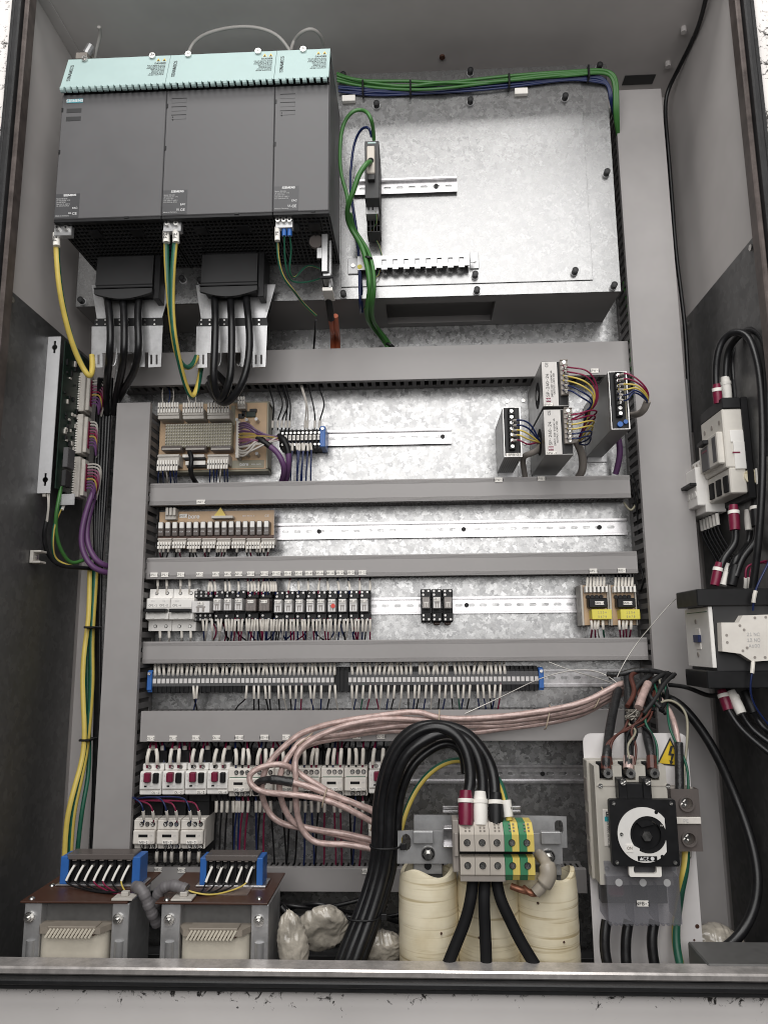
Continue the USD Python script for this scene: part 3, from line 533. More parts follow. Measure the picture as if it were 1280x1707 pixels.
for k, (c, mk) in enumerate(((365.5, 'AR-2'), (383, 'AR-3'), (401, 'AR-4'))):
    relay_socket('white labelled relay, %s of three right of the big clear relay' % ('first', 'second', 'third')[k], c-9, c+9, 984-k*.3, 1038, group='three white-labelled relays', mk=mk)
for k, (c, mk) in enumerate(((421.5, 'AR-40'), (443.5, 'AR-41'))):
    relay_socket('dark framed clear relay, %s of a pair in the middle of the relay row' % ('left', 'right')[k], c-10, c+10, 983, 1037, (.06, .94), (.3, .68), group='two dark clear relays', cap=M['smoke'], mk=mk)
nine = [466, 483, 501, 519, 536.5, 554.5, 572, 590, 608]; ord9 = ['first', 'second', 'third', 'fourth', 'fifth', 'sixth', 'seventh', 'eighth', 'ninth']
for k, c in enumerate(nine):
    relay_socket('relay with a round red tag, sixth of nine at the right of the row' if k == 5 else 'white-faced relay, %s of nine at the right end of the relay row' % ord9[k], c-8.7, c+8.7, 985-k*.2, 1039-k*.2, (.1, .9), (.27, .70), group='nine narrow relays', reddot=k == 5, mk='AR-%d' % (41+k))
for k, c in enumerate((710, 728, 746.3)):
    relay_socket('spare unwired relay standing alone on the rail, %s of three' % ('left', 'middle', 'right')[k], c-8.8, c+8.8, 981.5, 1037, (.1, .9), (.25, .62), group='three spare relays on the empty rail', plain=k != 1)
    a = W(c, 1039, .03)
    if k: single('release_latch', [rbox(a[0]-.006, a[0]+.006, -.04, -.012, a[2]-.003, a[2]+.0015, .001)], M['brown'], 'brown release latch sticking out under the %s spare relay' % ('', 'middle', 'right')[k], 'latch')
# wires of the relay row
gA = 'marked wires from the third duct into the relay row'; gB = 'marked wires leaving the relay row downwards'
up = [348, 353, 359, 376, 383, 398, 414, 420, 425, 431, 437, 442, 447, 452, 456, 460, 481, 498, 514, 531, 547, 565, 583, 600, 617]
for k, px in enumerate(up):
    j = rnd.uniform(-3, 3); wire('white sleeved dark wire above the black relay row', 'wire', [(px+j+2, 957, .03), (px+j, 968, .045), (px, 979, .058), (px-.5, 991-(px > 470)*1.5, .056)], 1.35, M[rnd.choice(['black', 'navy', 'black', 'dred'])], gA, sleeve=[(-.030, -.006)], sl_r=1.5)
dn = [338, 345, 353, 363, 369, 376, 381, 387, 392, 398, 404, 411, 416, 421, 425, 429, 434, 439, 443, 447, 452, 457, 462, 467, 472, 478, 484, 490, 496, 503, 508, 515, 521, 528, 534, 540, 547, 552, 559, 566, 573, 580, 586, 592, 598, 605, 611, 617]
for px in dn:
    j = rnd.uniform(-4, 4); wire('white sleeved wire under the black relay row', 'wire', [(px, 1031, .052), (px+j*.2, 1040, .058), (px+j*.5, 1055, .05), (px+j, 1069, .03)], 1.3, M[rnd.choice(['navy', 'dred', 'navy', 'greyw', 'black', 'dred'])], gB, sleeve=[(.003, .028)], sl_r=1.55)
# miniature circuit breakers
dM = .072
def mcb(label, a, b, mk):
    x0, x1, z0, z1 = rect(a, 982, b, 1052, dM-.02); w, h = x1-x0, z1-z0; c = [0, .22, .34, .60, .72, 1]
    t = Thing('circuit_breaker', label, 'circuit breaker', ((x0+x1)/2, 0, z0), 'pair of white breakers')
    X0, X1 = x0+.0003, x1-.0003
    prof = Polygon([(-.008, z0), (-dM+.022, z0), (-dM+.022, z0+h*.24), (-dM+.006, z0+h*.27), (-dM+.006, z0+h*.76), (-dM+.022, z0+h*.79), (-dM+.022, z1), (-.008, z1)])
    t.part('body', extrx(prof, X0, X1), M['white'])
    t.part('window_panel', rbox(X0+.001, X1-.001, -dM+.0045, -dM+.006, z0+h*.54, z0+h*.74, .0004), M['white'])
    t.part('lower_panel', rbox(X0+.0006, X1-.0006, -dM+.001, -dM+.006, z0+h*.27, z0+h*.41, .0006), M['white'])
    t.part('toggle', rbox(X0+.002, X1-.003, -dM-.012, -dM+.006, z0+h*.435, z0+h*.51, .001), M['black'])
    for k, s in enumerate(mk):
        xx = x0+w*(.28+.46*k); t.part('lettering', text(s, .0038, xx, z0+h*.60, -dM+.0044), M['ink']); t.part('rating', text(('C10', 'C6')[k % 2], .0028, xx, z0+h*.70, -dM+.0044), M['inkg'])
    for k in range(2):
        xx = x0+w*(.3+.45*k)
        for zz in (.90, .11): t.part('terminal_hole', ycyl(xx, -dM+.0216, -dM+.03, z0+h*zz, .0036, 12), M['blackm']); t.part('screw', screw(xx, z0+h*zz, -dM+.0215, .0026, .001, .7), M['steel'])
        t.part('lower_button', ycyl(xx, -dM-.0002, -dM+.002, z0+h*.345, .0055, 16), M['white'])
mcb('double-pole white breaker nearest the left duct, marked CP1-1', 248, 287, ('CP1-1', 'CP1-2')); mcb('double-pole white breaker touching the big clear relay, marked CP1-4', 287.5, 327, ('CP1-4',))
for k, px in enumerate((262, 277, 300, 315, 266, 281, 302, 317)):
    y = (961, 990) if k < 4 else (1046, 1075)
    wire('grey marker sleeve on a wire at the white double-pole breakers', 'wire', [(px, y[0], .035), (px+1, (y[0]+y[1])/2, .052), (px, y[1], .05 if k < 4 else .03)], 1.5, M['greyw'], 'wires at the white breakers', sleeve=[(.012, .03)])
# thermal breakers with red buttons, contactors
dC = .092
def gv(label, a, b, yt, yb, mk, o=None):
    x0, x1, z0, z1 = rect(a, yt, b, yb, dC); w, h = x1-x0, z1-z0
    t = Thing('motor_breaker', label, 'motor breaker', ((x0+x1)/2, 0, z0), 'motor breakers with red buttons')
    t.part('body', [rbox(x0+.0004, x1-.0004, -dC+.004, -.01, z0, z1-h*.22, .0015), rbox(x0+.0004, x1-.0004, -dC+.016, -.01, z1-h*.22, z1, .0015)], M['white'])
    t.part('rear_base', rbox(x0+.0006, x1-.0006, -.060, -.009, z0-.018, z1+.022, .001), M['black'])
    for k in range(2): t.part('terminal', ycyl(x0+w*(.34+.40*k), -dC+.0158, -dC+.02, z1-h*.11, .0042, 12), M['beige_d']); t.part('screw', screw(x0+w*(.34+.40*k), z1-h*.11, -dC+.0155, .0032, .002, rnd.random()), M['steel'])
    t.part('front_panel', rbox(x0+.0012, x1-.0012, -dC+.002, -dC+.005, z0+h*.20, z1-h*.27, .0006), M['white'])
    t.part('red_button', rbox(x0+w*.26, x0+w*.55, -dC-.008, -dC+.004, z0+h*.44, z0+h*.76, .0016), M['red'])
    t.part('black_button', rbox(x0+w*.64, x0+w*.90, -dC-.004, -dC+.004, z0+h*.40, z0+h*.74, .0016), M['black'])
    t.part('current_dial', rbox(x0+w*.24, x0+w*.36, -dC+.0006, -dC+.003, z0+h*.27, z0+h*.32, .0003), M['black']); t.part('panel_marks', [text('1', .003, x0+w*.12, z0+h*.64, -dC+.0018), text('0', .003, x0+w*.12, z0+h*.48, -dC+.0018), text('GV2', .0022, x0+w*.55, z0+h*.30, -dC+.0018)], M['inkg'])
    t.part('maker_line', rbox(x0+w*.05, x1-w*.05, -dC+.0032, -dC+.0045, z0+h*.165, z0+h*.18, 0), M['beige_d'])
    p = t.part('label', rbox(x0+w*.55, x0+w*.96, -dC+.0028, -dC+.0042, z0+h*.03, z0+h*.13, .0001), M['paper']); t.part('lettering', text(mk, .0040, x0+w*.755, z0+h*.08, -dC+.0027), M['ink'], parent=p)
gvx = [(231.5, 268), (269, 306), (307, 343.5), (344, 379.5)]
for k, (a, b) in enumerate(gvx): gv('white motor breaker with red and black buttons, %s from the left duct' % ('first', 'second', 'third', 'fourth')[k], a, b, 1276-k*.4, 1326.5-k*.4, 'OL-%d' % (k+1))
gv('white motor breaker with red button, partly hidden behind the thick black cables', 614, 650, 1274, 1324, 'OL-18')
def contactor(label, a, b, yt, yb, mk, group, d=dC, name=('contactor')):
    x0, x1, z0, z1 = rect(a, yt, b, yb, d); w, h = x1-x0, z1-z0
    t = Thing(name, label, 'contactor', ((x0+x1)/2, 0, z0), group); X0, X1 = x0+.0004, x1-.0004
    t.part('body', [rbox(X0, X1, -d+.014, -.012, z0, z1, .001), rbox(X0+.001, X1-.001, -d, -d+.016, z0+h*.20, z1-h*.34, .0018), rbox(X0, X1, -d+.006, -d+.015, z1-h*.36, z1-h*.02, .0015)], M['white2'])
    t.part('rear_base', rbox(x0+.0006, x1-.0006, -.055, -.009, z0-.014, z1+.026, .001), M['black'])
    for zz, dd in ((z1-h*.16, .0058), (z0+h*.08, .0138)):
        for k in range(3): 
            xx = x0+w*(.36+.24*k); p = t.part('terminal', ycyl(xx, -d+dd, -d+dd+.004, zz, .0044, 14), M['blackm']); t.part('screw', screw(xx, zz, -d+dd-.0003, .0034, .002, rnd.random()), M['steel'], parent=p)
    t.part('brand_line', rbox(x0+w*.08, x0+w*.92, -d+.0052, -d+.0062, z1-h*.335, z1-h*.315, 0), M['dgreen'] if group.startswith('row') else M['beige_d'])
    t.part('position_window', rbox(x0+w*.28, x0+w*.68, -d-.0006, -d+.001, z0+h*.44, z0+h*.53, .0002), M['blackm'])
    p = t.part('label', rbox(x0+w*.30, x0+w*.74, -d-.0009, -d+.0005, z0+h*.22, z0+h*.34, .0001), M['paper']); t.part('lettering', text(mk, .0042, x0+w*.52, z0+h*.28, -d-.001), M['ink'], parent=p)
    t.part('rating_print', [text('LC1', .0022, x0+w*.82, z0+h*.50, -d-.0002), text('A2', .0028, x0+w*.86, z0+h*.30, -d-.0002)], M['inkg'])
cx6 = [378.5, 417.5, 456, 495, 534, 573, 612.5]; nm = ['first', 'second', 'third', 'fourth', 'fifth', 'sixth']
cl = ['contactor touching the fourth red button breaker', 'contactor behind the leftmost curve of the pink cable loop', 'contactor behind the middle of the pink cable loop', 'contactor just right of the vertical pink cables', 'contactor second from the breaker behind the black cables', 'contactor directly left of the breaker behind the black cables']
mk = ['MS-4F', 'MS-4R', 'MS-5F', 'MS-5R', 'MS-10', 'MS-11']
for k in range(6): contactor('white '+cl[k], cx6[k], cx6[k+1]-.5, 1281.5-k*.3, 1330.5-k*.2, mk[k], 'row of contactors beside the red button breakers')
for k, (a, b) in enumerate(((220, 258.5), (259.5, 298), (299, 339))): contactor('low white contactor under the red button breakers, %s of three' % ('left', 'middle', 'right')[k], a, b, 1367.5, 1419, 'MS-%d' % (k+1), 'three low contactors', .095)
contactor('white contactor mostly hidden behind the thick black cable bundle', 613, 652, 1371, 1412, 'MS-18', 'single hidden contactor')
# wires of the breaker/contactor row
gE = 'marked wires from the tall duct into breakers and contactors'; gF = 'long dark wires falling behind the contactors'
upx = [(246, 'dred'), (262, 'dred'), (284, 'dred'), (298, 'dred'), (321, 'black'), (335, 'dred'), (358, 'black'), (372, 'dred'), (394, 'navy'), (405, 'black'), (415, 'dred'), (430, 'navy'), (443, 'black'), (452, 'dred'), (472, 'navy'), (508, 'navy'), (520, 'dred'), (528, 'dred'), (546, 'black'), (556, 'navy'), (568, 'dred'), (582, 'black'), (594, 'black'), (605, 'dred'), (622, 'dred'), (638, 'black')]
for k, (px, c) in enumerate(upx):
    j = rnd.uniform(-3, 6); wire('white sleeved wire from tall duct to red button breakers and contactors', 'wire', [(px+j+2, 1228, .045), (px+j, 1244, .07), (px, 1262, .088), (px-1, 1280, .08)], 1.6, M[c], gE, sleeve=[(-.040, -.008)], sl_r=1.8)
for k, px in enumerate((250, 256, 270, 292, 307, 345, 380)):
    wire('short wide white sleeve on a wire behind the red button breakers', 'wire', [(px, 1232, .035), (px+1, 1250, .05), (px, 1272, .055)], 2.2, M['dred' if k % 3 else 'black'], 'wide sleeves behind the breakers', sleeve=[(.018, .042)], sl_r=1.7)
lowx = [(388, 'black'), (394, 'navy'), (398, 'navy'), (404, 'dred'), (413, 'dred'), (426, 'navy'), (433, 'black'), (440, 'dred'), (450, 'black'), (470, 'black'), (484, 'black'), (498, 'blackm'), (508, 'navy'), (518, 'navy'), (530, 'black'), (540, 'dred'), (556, 'dred'), (566, 'dred'), (582, 'blackm'), (592, 'navy'), (604, 'dred'), (360, 'black'), (369, 'black'), (378, 'black')]
for k, (px, c) in enumerate(lowx):
    j = rnd.uniform(-7, 7); wire('long dark wire falling from the contactors to the lowest duct', 'wire', [(px, 1326, .06), (px+1, 1340, .066), (px+j*.6, 1385, .05), (px+j, 1425, .04), (px+j*1.4-2, 1452, .03)], 1.5, M[c], gF, sleeve=[(.010, .034)], sl_r=1.7)
for k, (a, b, c) in enumerate(((239, 1364, 'navy'), (255, 1366, 'dred'), (278, 1364, 'navy'), (294, 1364, 'dred'), (317, 1364, 'navy'), (332, 1364, 'dred'))):
    wire('%s wire arching from the left duct to the low contactors' % ('blue' if c == 'navy' else 'red'), 'wire', [(222, 1336+(k % 2)*4, .05), (228+k*3, 1331+(k % 2)*4, .085), (a-18, 1330+(k % 2)*7, .10), (a-5, 1339+(k % 2)*4, .112), (a, 1356, .11), (a+1, 1371, .10)], 1.3, M[c], 'arching wires over the low contactors (%s)' % c, sleeve=[(-.026, -.006)], sl_r=1.8)
for k, px in enumerate((262, 276, 287, 303, 316, 332)): wire('short white sleeved wire under the low contactors', 'wire', [(px, 1414, .08), (px-1, 1430, .08), (px+1, 1450, .04)], 1.6, M['black'], 'short wires under the low contactors', sleeve=[(.006, .028)], sl_r=1.7)
# ======================= row 1: tan wiring board and small terminal strip =======================
dB = .04
t = Thing('wiring_board', 'tan printed wiring board with rows of white plugs and purple ribbon', 'circuit board', W(355, 780, 0))
x0, x1, z0, z1 = rect(266, 673, 444.5, 783, dB); t.part('board', rbox(x0, x1, -dB, -dB+.002, z0, z1, 0), M['tan']); t.part('carrier', [rbox(x0-.002, x1+.004, -dB+.0025, -.004, z0-.004, z0+.006, .001), rbox(x0-.002, x1+.004, -dB+.0025, -.004, z1-.006, z1+.004, .001), rbox(x1+.0005, x1+.004, -dB-.004, -.004, z0, z1, .0006)], M['olive'])
t.part('bottom_band', fb(385, 767, 440, 780, dB+.0008, dB-.001), M['olive']); a = W(407, 774, dB); t.part('board_name', text('bore', .0062, a[0], a[2], -dB-.001, bold=True), M['inkw']); a = W(427, 774, dB); t.part('board_type', text('BRN-16PS', .0028, a[0], a[2], -dB-.001), M['inkw'])
x0, x1, z0, z1 = rect(274, 704, 385, 744, dB+.026)
t.part('chip_block', rbox(x0, x1, -dB-.020, -dB-.0005, z0, z1, .001), M['olive'])
nx, ny = 26, 8
for j in range(ny):
    t.part('pin_row', [rbox(x0+(x1-x0)*(k+.3)/nx, x0+(x1-x0)*(k+.72)/nx, -dB-.0245, -dB-.020, z0+(z1-z0)*(j+.2)/ny, z0+(z1-z0)*(j+.62)/ny, .0003) for k in range(nx)], M['greyw'])
def plug(t, a, b, yt, yb, d, n, down):
    x0, x1, z0, z1 = rect(a, yt, b, yb, d); h = z1-z0
    p = t.part('plug', [rbox(x0, x1, -d, -dB-.0005, z0+(h*.35 if down else 0), z1-(0 if down else h*.35), .0008)]+[rbox(x0, x1, -d-.003, -d+.001, (z1-h*.16 if down else z0+h*.22), (z1-h*.06 if down else z0+h*.36), .0004)], M['greyw'])
    for k in range(n):
        xx = x0+(x1-x0)*(k+.5)/n; zz = (z0+h*.02, z0+h*.62) if down else (z1-h*.66, z1)
        t.part('pin_sleeve', rbox(xx-(x1-x0)/n*.36, xx+(x1-x0)/n*.36, -d-.006, -d-.001, zz[0], zz[1], .0008), M['paper'], parent=p)
        t.part('slot', rbox(xx-(x1-x0)/n*.2, xx+(x1-x0)/n*.2, -d-.0066, -d-.0055, zz[0]+h*.26, zz[0]+h*.36, 0), M['ink'], parent=p)
for a, b in ((263.5, 299), (305, 340), (346, 383)): plug(t, a, b, 672, 698, dB+.036, 8, False)
plug(t, 396.5, 409, 662, 681, dB+.02, 3, False)
plug(t, 262.5, 298, 757, 786, dB+.030, 8, True); plug(t, 346, 381, 757, 783, dB+.030, 8, True)
for a, b, y0, y1 in ((304, 340, 757, 762), (309, 342, 768, 775)): t.part('header', fb(a, y0, b, y1, dB+.016, dB+.0005), M['paper']); t.part('header_base', fb(a+2, y1, b+2, y1+4, dB+.012, dB+.0005), M['black'])
for a, b in ((268, 303), (308, 343), (350, 386)):
    x0, x1, z0, z1 = rect(a, 742, b, 751, dB+.03); t.part('ribbon_clip', [rbox(x0, x1, -dB-.03, -dB-.006, z0, z1, .003), ], M['smoke']); t.part('ribbon_edge', rbox(x0+.003, x1-.002, -dB-.034, -dB-.03, z0+.001, z0+.004, .0008), M['greyw'])
t.part('ribbon_header', fb(393, 701, 399, 763, dB+.026, dB+.0005), M['greyw'])
for px, py in ((397, 702), (413, 702), (429, 701), (397, 758), (413, 758), (430, 758)): a = W(px, py, dB+.01); t.part('standoff', ycyl(a[0], -dB-.022, -dB, a[2], .0035, 10), M['zinc'])
for px, py, w_, h_ in ((402, 693, 5, 4), (418, 690, 8, 5), (422, 684, 6, 3), (406, 688, 3, 6)): t.part('board_component', fb(px-w_, py-h_, px+w_, py+h_, dB+.004, dB+.0003), M['ink'] if w_ != 8 else M['green_pcb'])
t.part('green_strip', fb(385, 676, 392, 720, dB+.001, dB-.0005), M['olive'])
M['dull_pink'] = mat('ribbon_pink', (.26, .10, .16), .5); M['dull_yellow'] = mat('ribbon_yellow', (.40, .28, .07), .5); M['dull_purple'] = mat('ribbon_purple', (.15, .09, .16), .5)
rc = ['dull_purple', 'dull_purple', 'dull_purple', 'purple', 'dull_yellow', 'dull_yellow', 'dull_pink', 'dull_pink', 'dull_purple', 'greyw', 'greyw', 'greyw', 'greyw']
for k, c in enumerate(rc):
    y = 707+k*4.3; tgt = (432, 733) if k % 2 == 0 else (462, 731)
    wire('ribbon wire fanning from tan board to purple cables', 'wire', [(398, y, dB+.024), (411, y+rnd.uniform(-2, 2)-1, dB+.045), ((411+tgt[0])/2+4, (y+tgt[1])/2+rnd.uniform(-5, 3), dB+.05), (tgt[0]+2, tgt[1]+rnd.uniform(-4, 4), dB+.04)], 1.9, M[c], 'ribbon wires at the tan wiring board', name='ribbon_wire', n=5)
for k, (pts, lab) in enumerate(((((429, 730, .085), (442, 738, .088), (450, 744, .087)), 'left'), (((464, 728, .075), (474, 735, .08), (481, 756, .078)), 'right'))):
    c = cable('purple signal cable with black boot, %s of two beside the tan wiring board' % lab, 'signal cable', [pts[-1]]+([(463, 756, .085), (473, 779, .075), (468, 806, .03)] if k == 0 else [(481, 775, .07), (476, 806, .03)]), 5.0, M['purple'], name='signal_cable')
    c.part('boot', tube([W(*q) for q in pts], [6.5*S(.08)]*6+[5.4*S(.08)]*6, 10, 12), M['black'], smooth=60)
cable('black flat cable hanging from the middle of the tan wiring board', 'signal cable', [(316, 754, .075), (319, 765, .08), (318, 785, .075), (329, 808, .03)], 4.2, M['black'], name='signal_cable')
for k, px in enumerate((265, 271, 277, 283, 289, 294, 350, 356, 362, 368, 374, 379)):
    j = rnd.uniform(-2, 3); wire('thin blue wire below a white plug of the tan wiring board', 'wire', [(px, 782, .068), (px+j*.5, 793, .06), (px+j, 808, .03)], 1.3, M['navy' if k not in (2, 9) else 'greyw'], 'blue wires under the tan wiring board')
for k, (px, c) in enumerate(((272, 'greyw'), (279, 'navy'), (287, 'greyw'), (318, 'greyw'), (326, 'greyw'), (355, 'black'), (364, 'greyw'), (373, 'black'))):
    j = rnd.uniform(-7, 7); wire('thin pale wire rising from a top plug of the tan wiring board', 'wire', [(px, 676, .075), (px+j, 662, .07), (px+j*.3, 645, .03)], 1.1, M[c], 'wires over the tan wiring board')
t = Thing('small_terminal_strip', 'small black terminal strip with white tags and one blue end plate', 'terminal strip', W(508, 730, 0))
xs = np.linspace(W(466, 730, .05)[0], W(534, 729, .05)[0], 11); zc = W(508, 729.5, .05)[2]
for k in range(10):
    p = t.part('terminal_block', [rbox(xs[k]+.0001, xs[k+1]-.0001, -.040, -.009, zc-.021, zc+.020, .0004), rbox(xs[k], xs[k]+.0015, -.051, -.04, zc-.019, zc+.019, 0)], M['black'])
    t.part('number_tag', rbox(xs[k]+.002, xs[k+1]-.001, -.0525, -.050, zc-.0055, zc+.0055, .0003), M['paper'], parent=p); t.part('lettering', text(str(k+1), .0045, (xs[k]+xs[k+1])/2, zc, -.0526), M['ink'], parent=p)
    for s in (-.0125, .0125): t.part('screw', screw((xs[k]+xs[k+1])/2+.0006, zc+s, -.04, .0025, .004, rnd.random()), M['steel'], parent=p)
p = t.part('end_plate', rbox(xs[-1], xs[-1]+.011, -.058, -.009, zc-.022, zc+.022, .001), M['blue']); t.part('screw', screw(xs[-1]+.0055, zc+.016, -.058, .003, .003), M['steel'], parent=p)
for k, (px, tx, c) in enumerate(((454, 451, 'black'), (463, 466, 'black'), (470, 475, 'black'), (476, 473, 'black'), (482, 479, 'black'), (508, 505, 'greyw'), (512, 507, 'greyw'), (524, 517, 'black'), (533, 535, 'black'))):
    wire('thin %s wire curving from the topmost duct to the small terminal strip' % ('white' if c == 'greyw' else 'black'), 'wire', [(tx-4, 640, .03), (tx, 655, .06), (tx+5, 675, .07), (px+1, 698, .055), (px, 717, .045)], 1.3, M[c], 'wires above the small terminal strip (%s)' % c, sleeve=[(-.022, -.004)], sl_r=1.6)
for k, (px, j) in enumerate(((482, -2), (487, 0), (493, 3), (500, -1), (504, 1), (508, -2), (513, 0), (517, 2))):
    wire('thin blue wire with white sleeve under the small terminal strip', 'wire', [(px, 737, .045), (px+j, 752, .055), (px+j*1.5-2, 780, .05), (px+j*2-3, 806, .03)], 1.4, M['navy'], 'blue wires under the small terminal strip', sleeve=[(.004, .024)], sl_r=1.6)
# ======================= row 2: relay board =======================
t = Thing('relay_board', 'tan relay board with sixteen small clear relays and white plugs', 'circuit board', W(362, 910, 0)); dB2 = .035
x0, x1, z0, z1 = rect(265, 852, 457, 914, dB2); t.part('board', rbox(x0, x1, -dB2, -dB2+.002, z0, z1, 0), M['tan']); t.part('carrier', [rbox(x1+.0003, x1+.004, -dB2-.012, -.004, z0-.003, z1+.003, .0005), rbox(x0, x1, -dB2+.0025, -.004, z0-.004, z0+.003, .0005), rbox(x0, x1, -dB2-.001, -.004, z1, z1+.003, .0005)], M['clearp'])
a = W(306, 860, dB2); p = t.part('unit_label', rbox(a[0]-.008, a[0]+.008, -dB2-.0012, -dB2-.0002, a[2]-.004, a[2]+.004, .0001), M['paper']); t.part('lettering', text('UNIT 2', .004, a[0], a[2], -dB2-.0013), M['ink'], parent=p)
a = W(323, 861, dB2); t.part('board_name', text('bore', .0082, a[0], a[2], -dB2-.0004, bold=True), M['inkw']); a = W(414, 860, dB2); t.part('board_type', text('BER-ROT1 0', .003, a[0], a[2], -dB2-.0004), M['inkw']); a = W(445, 860, dB2); t.part('approval_mark', text('CE', .005, a[0], a[2], -dB2-.0004), M['inkw'])
for k in range(16):
    c = 266.5+11.78*k; y0 = 869.5-k*.15
    x0, x1, z0, z1 = rect(c-4.5, y0, c+4.5, y0+24, dB2+.028)
    p = t.part('relay', [rbox(x0, x1, -dB2-.024, -dB2-.001, z0, z1, .0012)], M['smoke']); h = z1-z0
    t.part('relay_cap', rbox(x0+.001, x1-.001, -dB2-.0262, -dB2-.02, z0+h*.52, z1-h*.03, .0012), M['white'], parent=p); t.part('relay_coil', rbox(x0+.001, x1-.001, -dB2-.0232, -dB2-.003, z0+h*.04, z0+h*.48, .001), M['beige_d'], parent=p)
    t.part('relay_print', text('G2R', .0026, (x0+x1)/2, z0+h*.3, -dB2-.0246), M['inkw'], parent=p)
t.part('fuse_strip', [fb(263, 893, 456, 898, dB2+.02, dB2+.0005)], M['brown'])
for k in range(8):
    c = 274.5+24.7*k; plug(t, c-11.5, c+11, 897, 916-(k % 2), dB2+.026, 5, True)
a, b, c_, e = 352, 859.5, 388, 864
t.part('top_header', fb(a, b, c_, e, dB2+.02, dB2+.0005), M['greyw']); q = W(367, 854, dB2+.014); 
t.part('ribbon_tail', extr(Polygon([(q[0]-.014, q[2]-.010), (q[0]+.014, q[2]-.010), (q[0]+.001, q[2]+.010)]), -dB2-.014, .002), M['yellow'])
for px in (278, 284, 290): t.part('top_plug_sleeve', fb(px-2.3, 846, px+2.3, 859, dB2+.022, dB2+.001), M['greyw'])
t.part('top_plug', fb(275, 857, 293, 866, dB2+.016, dB2+.0005), M['greyw'])
for k, px in enumerate((266, 273, 281, 295, 299, 317, 322, 325, 341, 349, 362, 366, 371, 376, 395, 411, 417, 428, 434, 439, 448)):
    j = rnd.uniform(-4, 4); wire('white sleeved wire hanging below the tan relay board', 'wire', [(px+1, 905, .055), (px, 915, .06), (px+j, 930, .03)], 1.3, M['dred' if k % 4 == 0 else 'black'], 'wires hanging under the relay board', sleeve=[(.001, .022)], sl_r=1.6)
# ======================= right snubber boards =======================
for k, (a, b) in enumerate(((968, 1014), (1015, 1060))):
    d = .05; x0, x1, z0, z1 = rect(a, 975, b, 1043, d); h = z1-z0; w = x1-x0
    t = Thing('interface_module', 'small tan interface board with black block and yellow terminal, marked SMS-%d' % (k+1), 'interface board', ((x0+x1)/2, 0, z0), 'pair of interface boards')
    t.part('carrier', [rbox(x0, x0+.004, -d-.006, -.008, z0, z1, .0006), rbox(x1-.003, x1, -d-.006, -.008, z0, z1, .0006), rbox(x0+.0041, x1-.0031, -d+.003, -.008, z0+.0005, z1-.0005, .0006)], M['greyw']); t.part('board', rbox(x0+.004, x1-.003, -d, -d+.0025, z0+.001, z1-.001, 0), M['tan'])
    t.part('plug', rbox(x0+w*.08, x1-w*.04, -d-.018, -d-.0003, z1-h*.21, z1-h*.04, .001), M['clearp'])
    for j in range(6): 
        xx = x0+w*(.16+.145*j); t.part('plug_pin', rbox(xx-.0022, xx+.0022, -d-.0205, -d-.004, z1-h*.20, z1-h*.05, .0005), M['paper']); 
    for j in range(4): t.part('component', ycyl(x0+w*(.25+.16*j), -d-.007, -d, z1-h*.30, .0038, 12), M['black'])
    t.part('black_block', rbox(x0+w*.20, x1-w*.12, -d-.022, -d-.0003, z0+h*.42, z0+h*.66, .002), M['black'])
    p = t.part('label', rbox(x0+w*.42, x0+w*.74, -d-.0234, -d-.0222, z0+h*.49, z0+h*.58, .0001), M['paper']); t.part('lettering', text('SMS-%d' % (k+1), .004, x0+w*.58, z0+h*.535, -d-.0235), M['ink'], parent=p)
    t.part('yellow_terminal', rbox(x0+w*.28, x1-w*.01, -d-.026, -d-.0003, z0+h*.14, z0+h*.38, .001), M['ylab']); t.part('terminal_print', [text('1 2 3 4', .0036, x0+w*.64, z0+h*.31, -d-.0262), text('5 6 7 8', .0036, x0+w*.64, z0+h*.21, -d-.0262)], M['beige_d'])
    for j in range(6):
        px = a+10+j*5.6; wire('white sleeved wire above the pair of interface boards', 'wire', [(px, 952, .03), (px+1, 964, .05), (px, 982, .066)], 1.4, M['black'], 'wires above the interface boards', sleeve=[(-.030, -.003)], sl_r=1.5)
    for j in range(4):
        px = a+17+j*6.5; c = ['dred', 'dred', 'greyw', 'dgreen'][j] if k == 0 else 'dred'
        wire('red or pale wire under the yellow terminals of the interface boards', 'wire', [(px, 1033, .066), (px+rnd.uniform(-2, 2), 1046, .07), (px+rnd.uniform(-4, 4), 1068, .03)], 1.5, M[c], 'wires under the interface boards', sleeve=[(.003, .020)], sl_r=1.5)

for k in range(30):
    px = 250+k*13.2+rnd.uniform(-4, 4); c = rnd.choice(['black', 'black', 'navy', 'dred', 'blackm'])
    if 640 < px: continue
    wire('loose dark wire behind the sleeves above breakers and contactors', 'wire', [(px+rnd.uniform(-6, 6), 1232, .03), (px+rnd.uniform(-8, 8), 1248, .05), (px+rnd.uniform(-3, 3), 1274, .06)], 1.5, M[c], 'loose wires over breakers and contactors', name='loose_wire')
for k in range(16):
    px = 352+k*16.5+rnd.uniform(-4, 4); c = rnd.choice(['black', 'navy', 'dred'])
    wire('loose dark wire behind the sleeves under the black relays', 'wire', [(px, 1036, .03), (px+rnd.uniform(-9, 9), 1052, .045), (px+rnd.uniform(-12, 12), 1068, .025)], 1.3, M[c], 'loose wires under the relays', name='loose_wire')
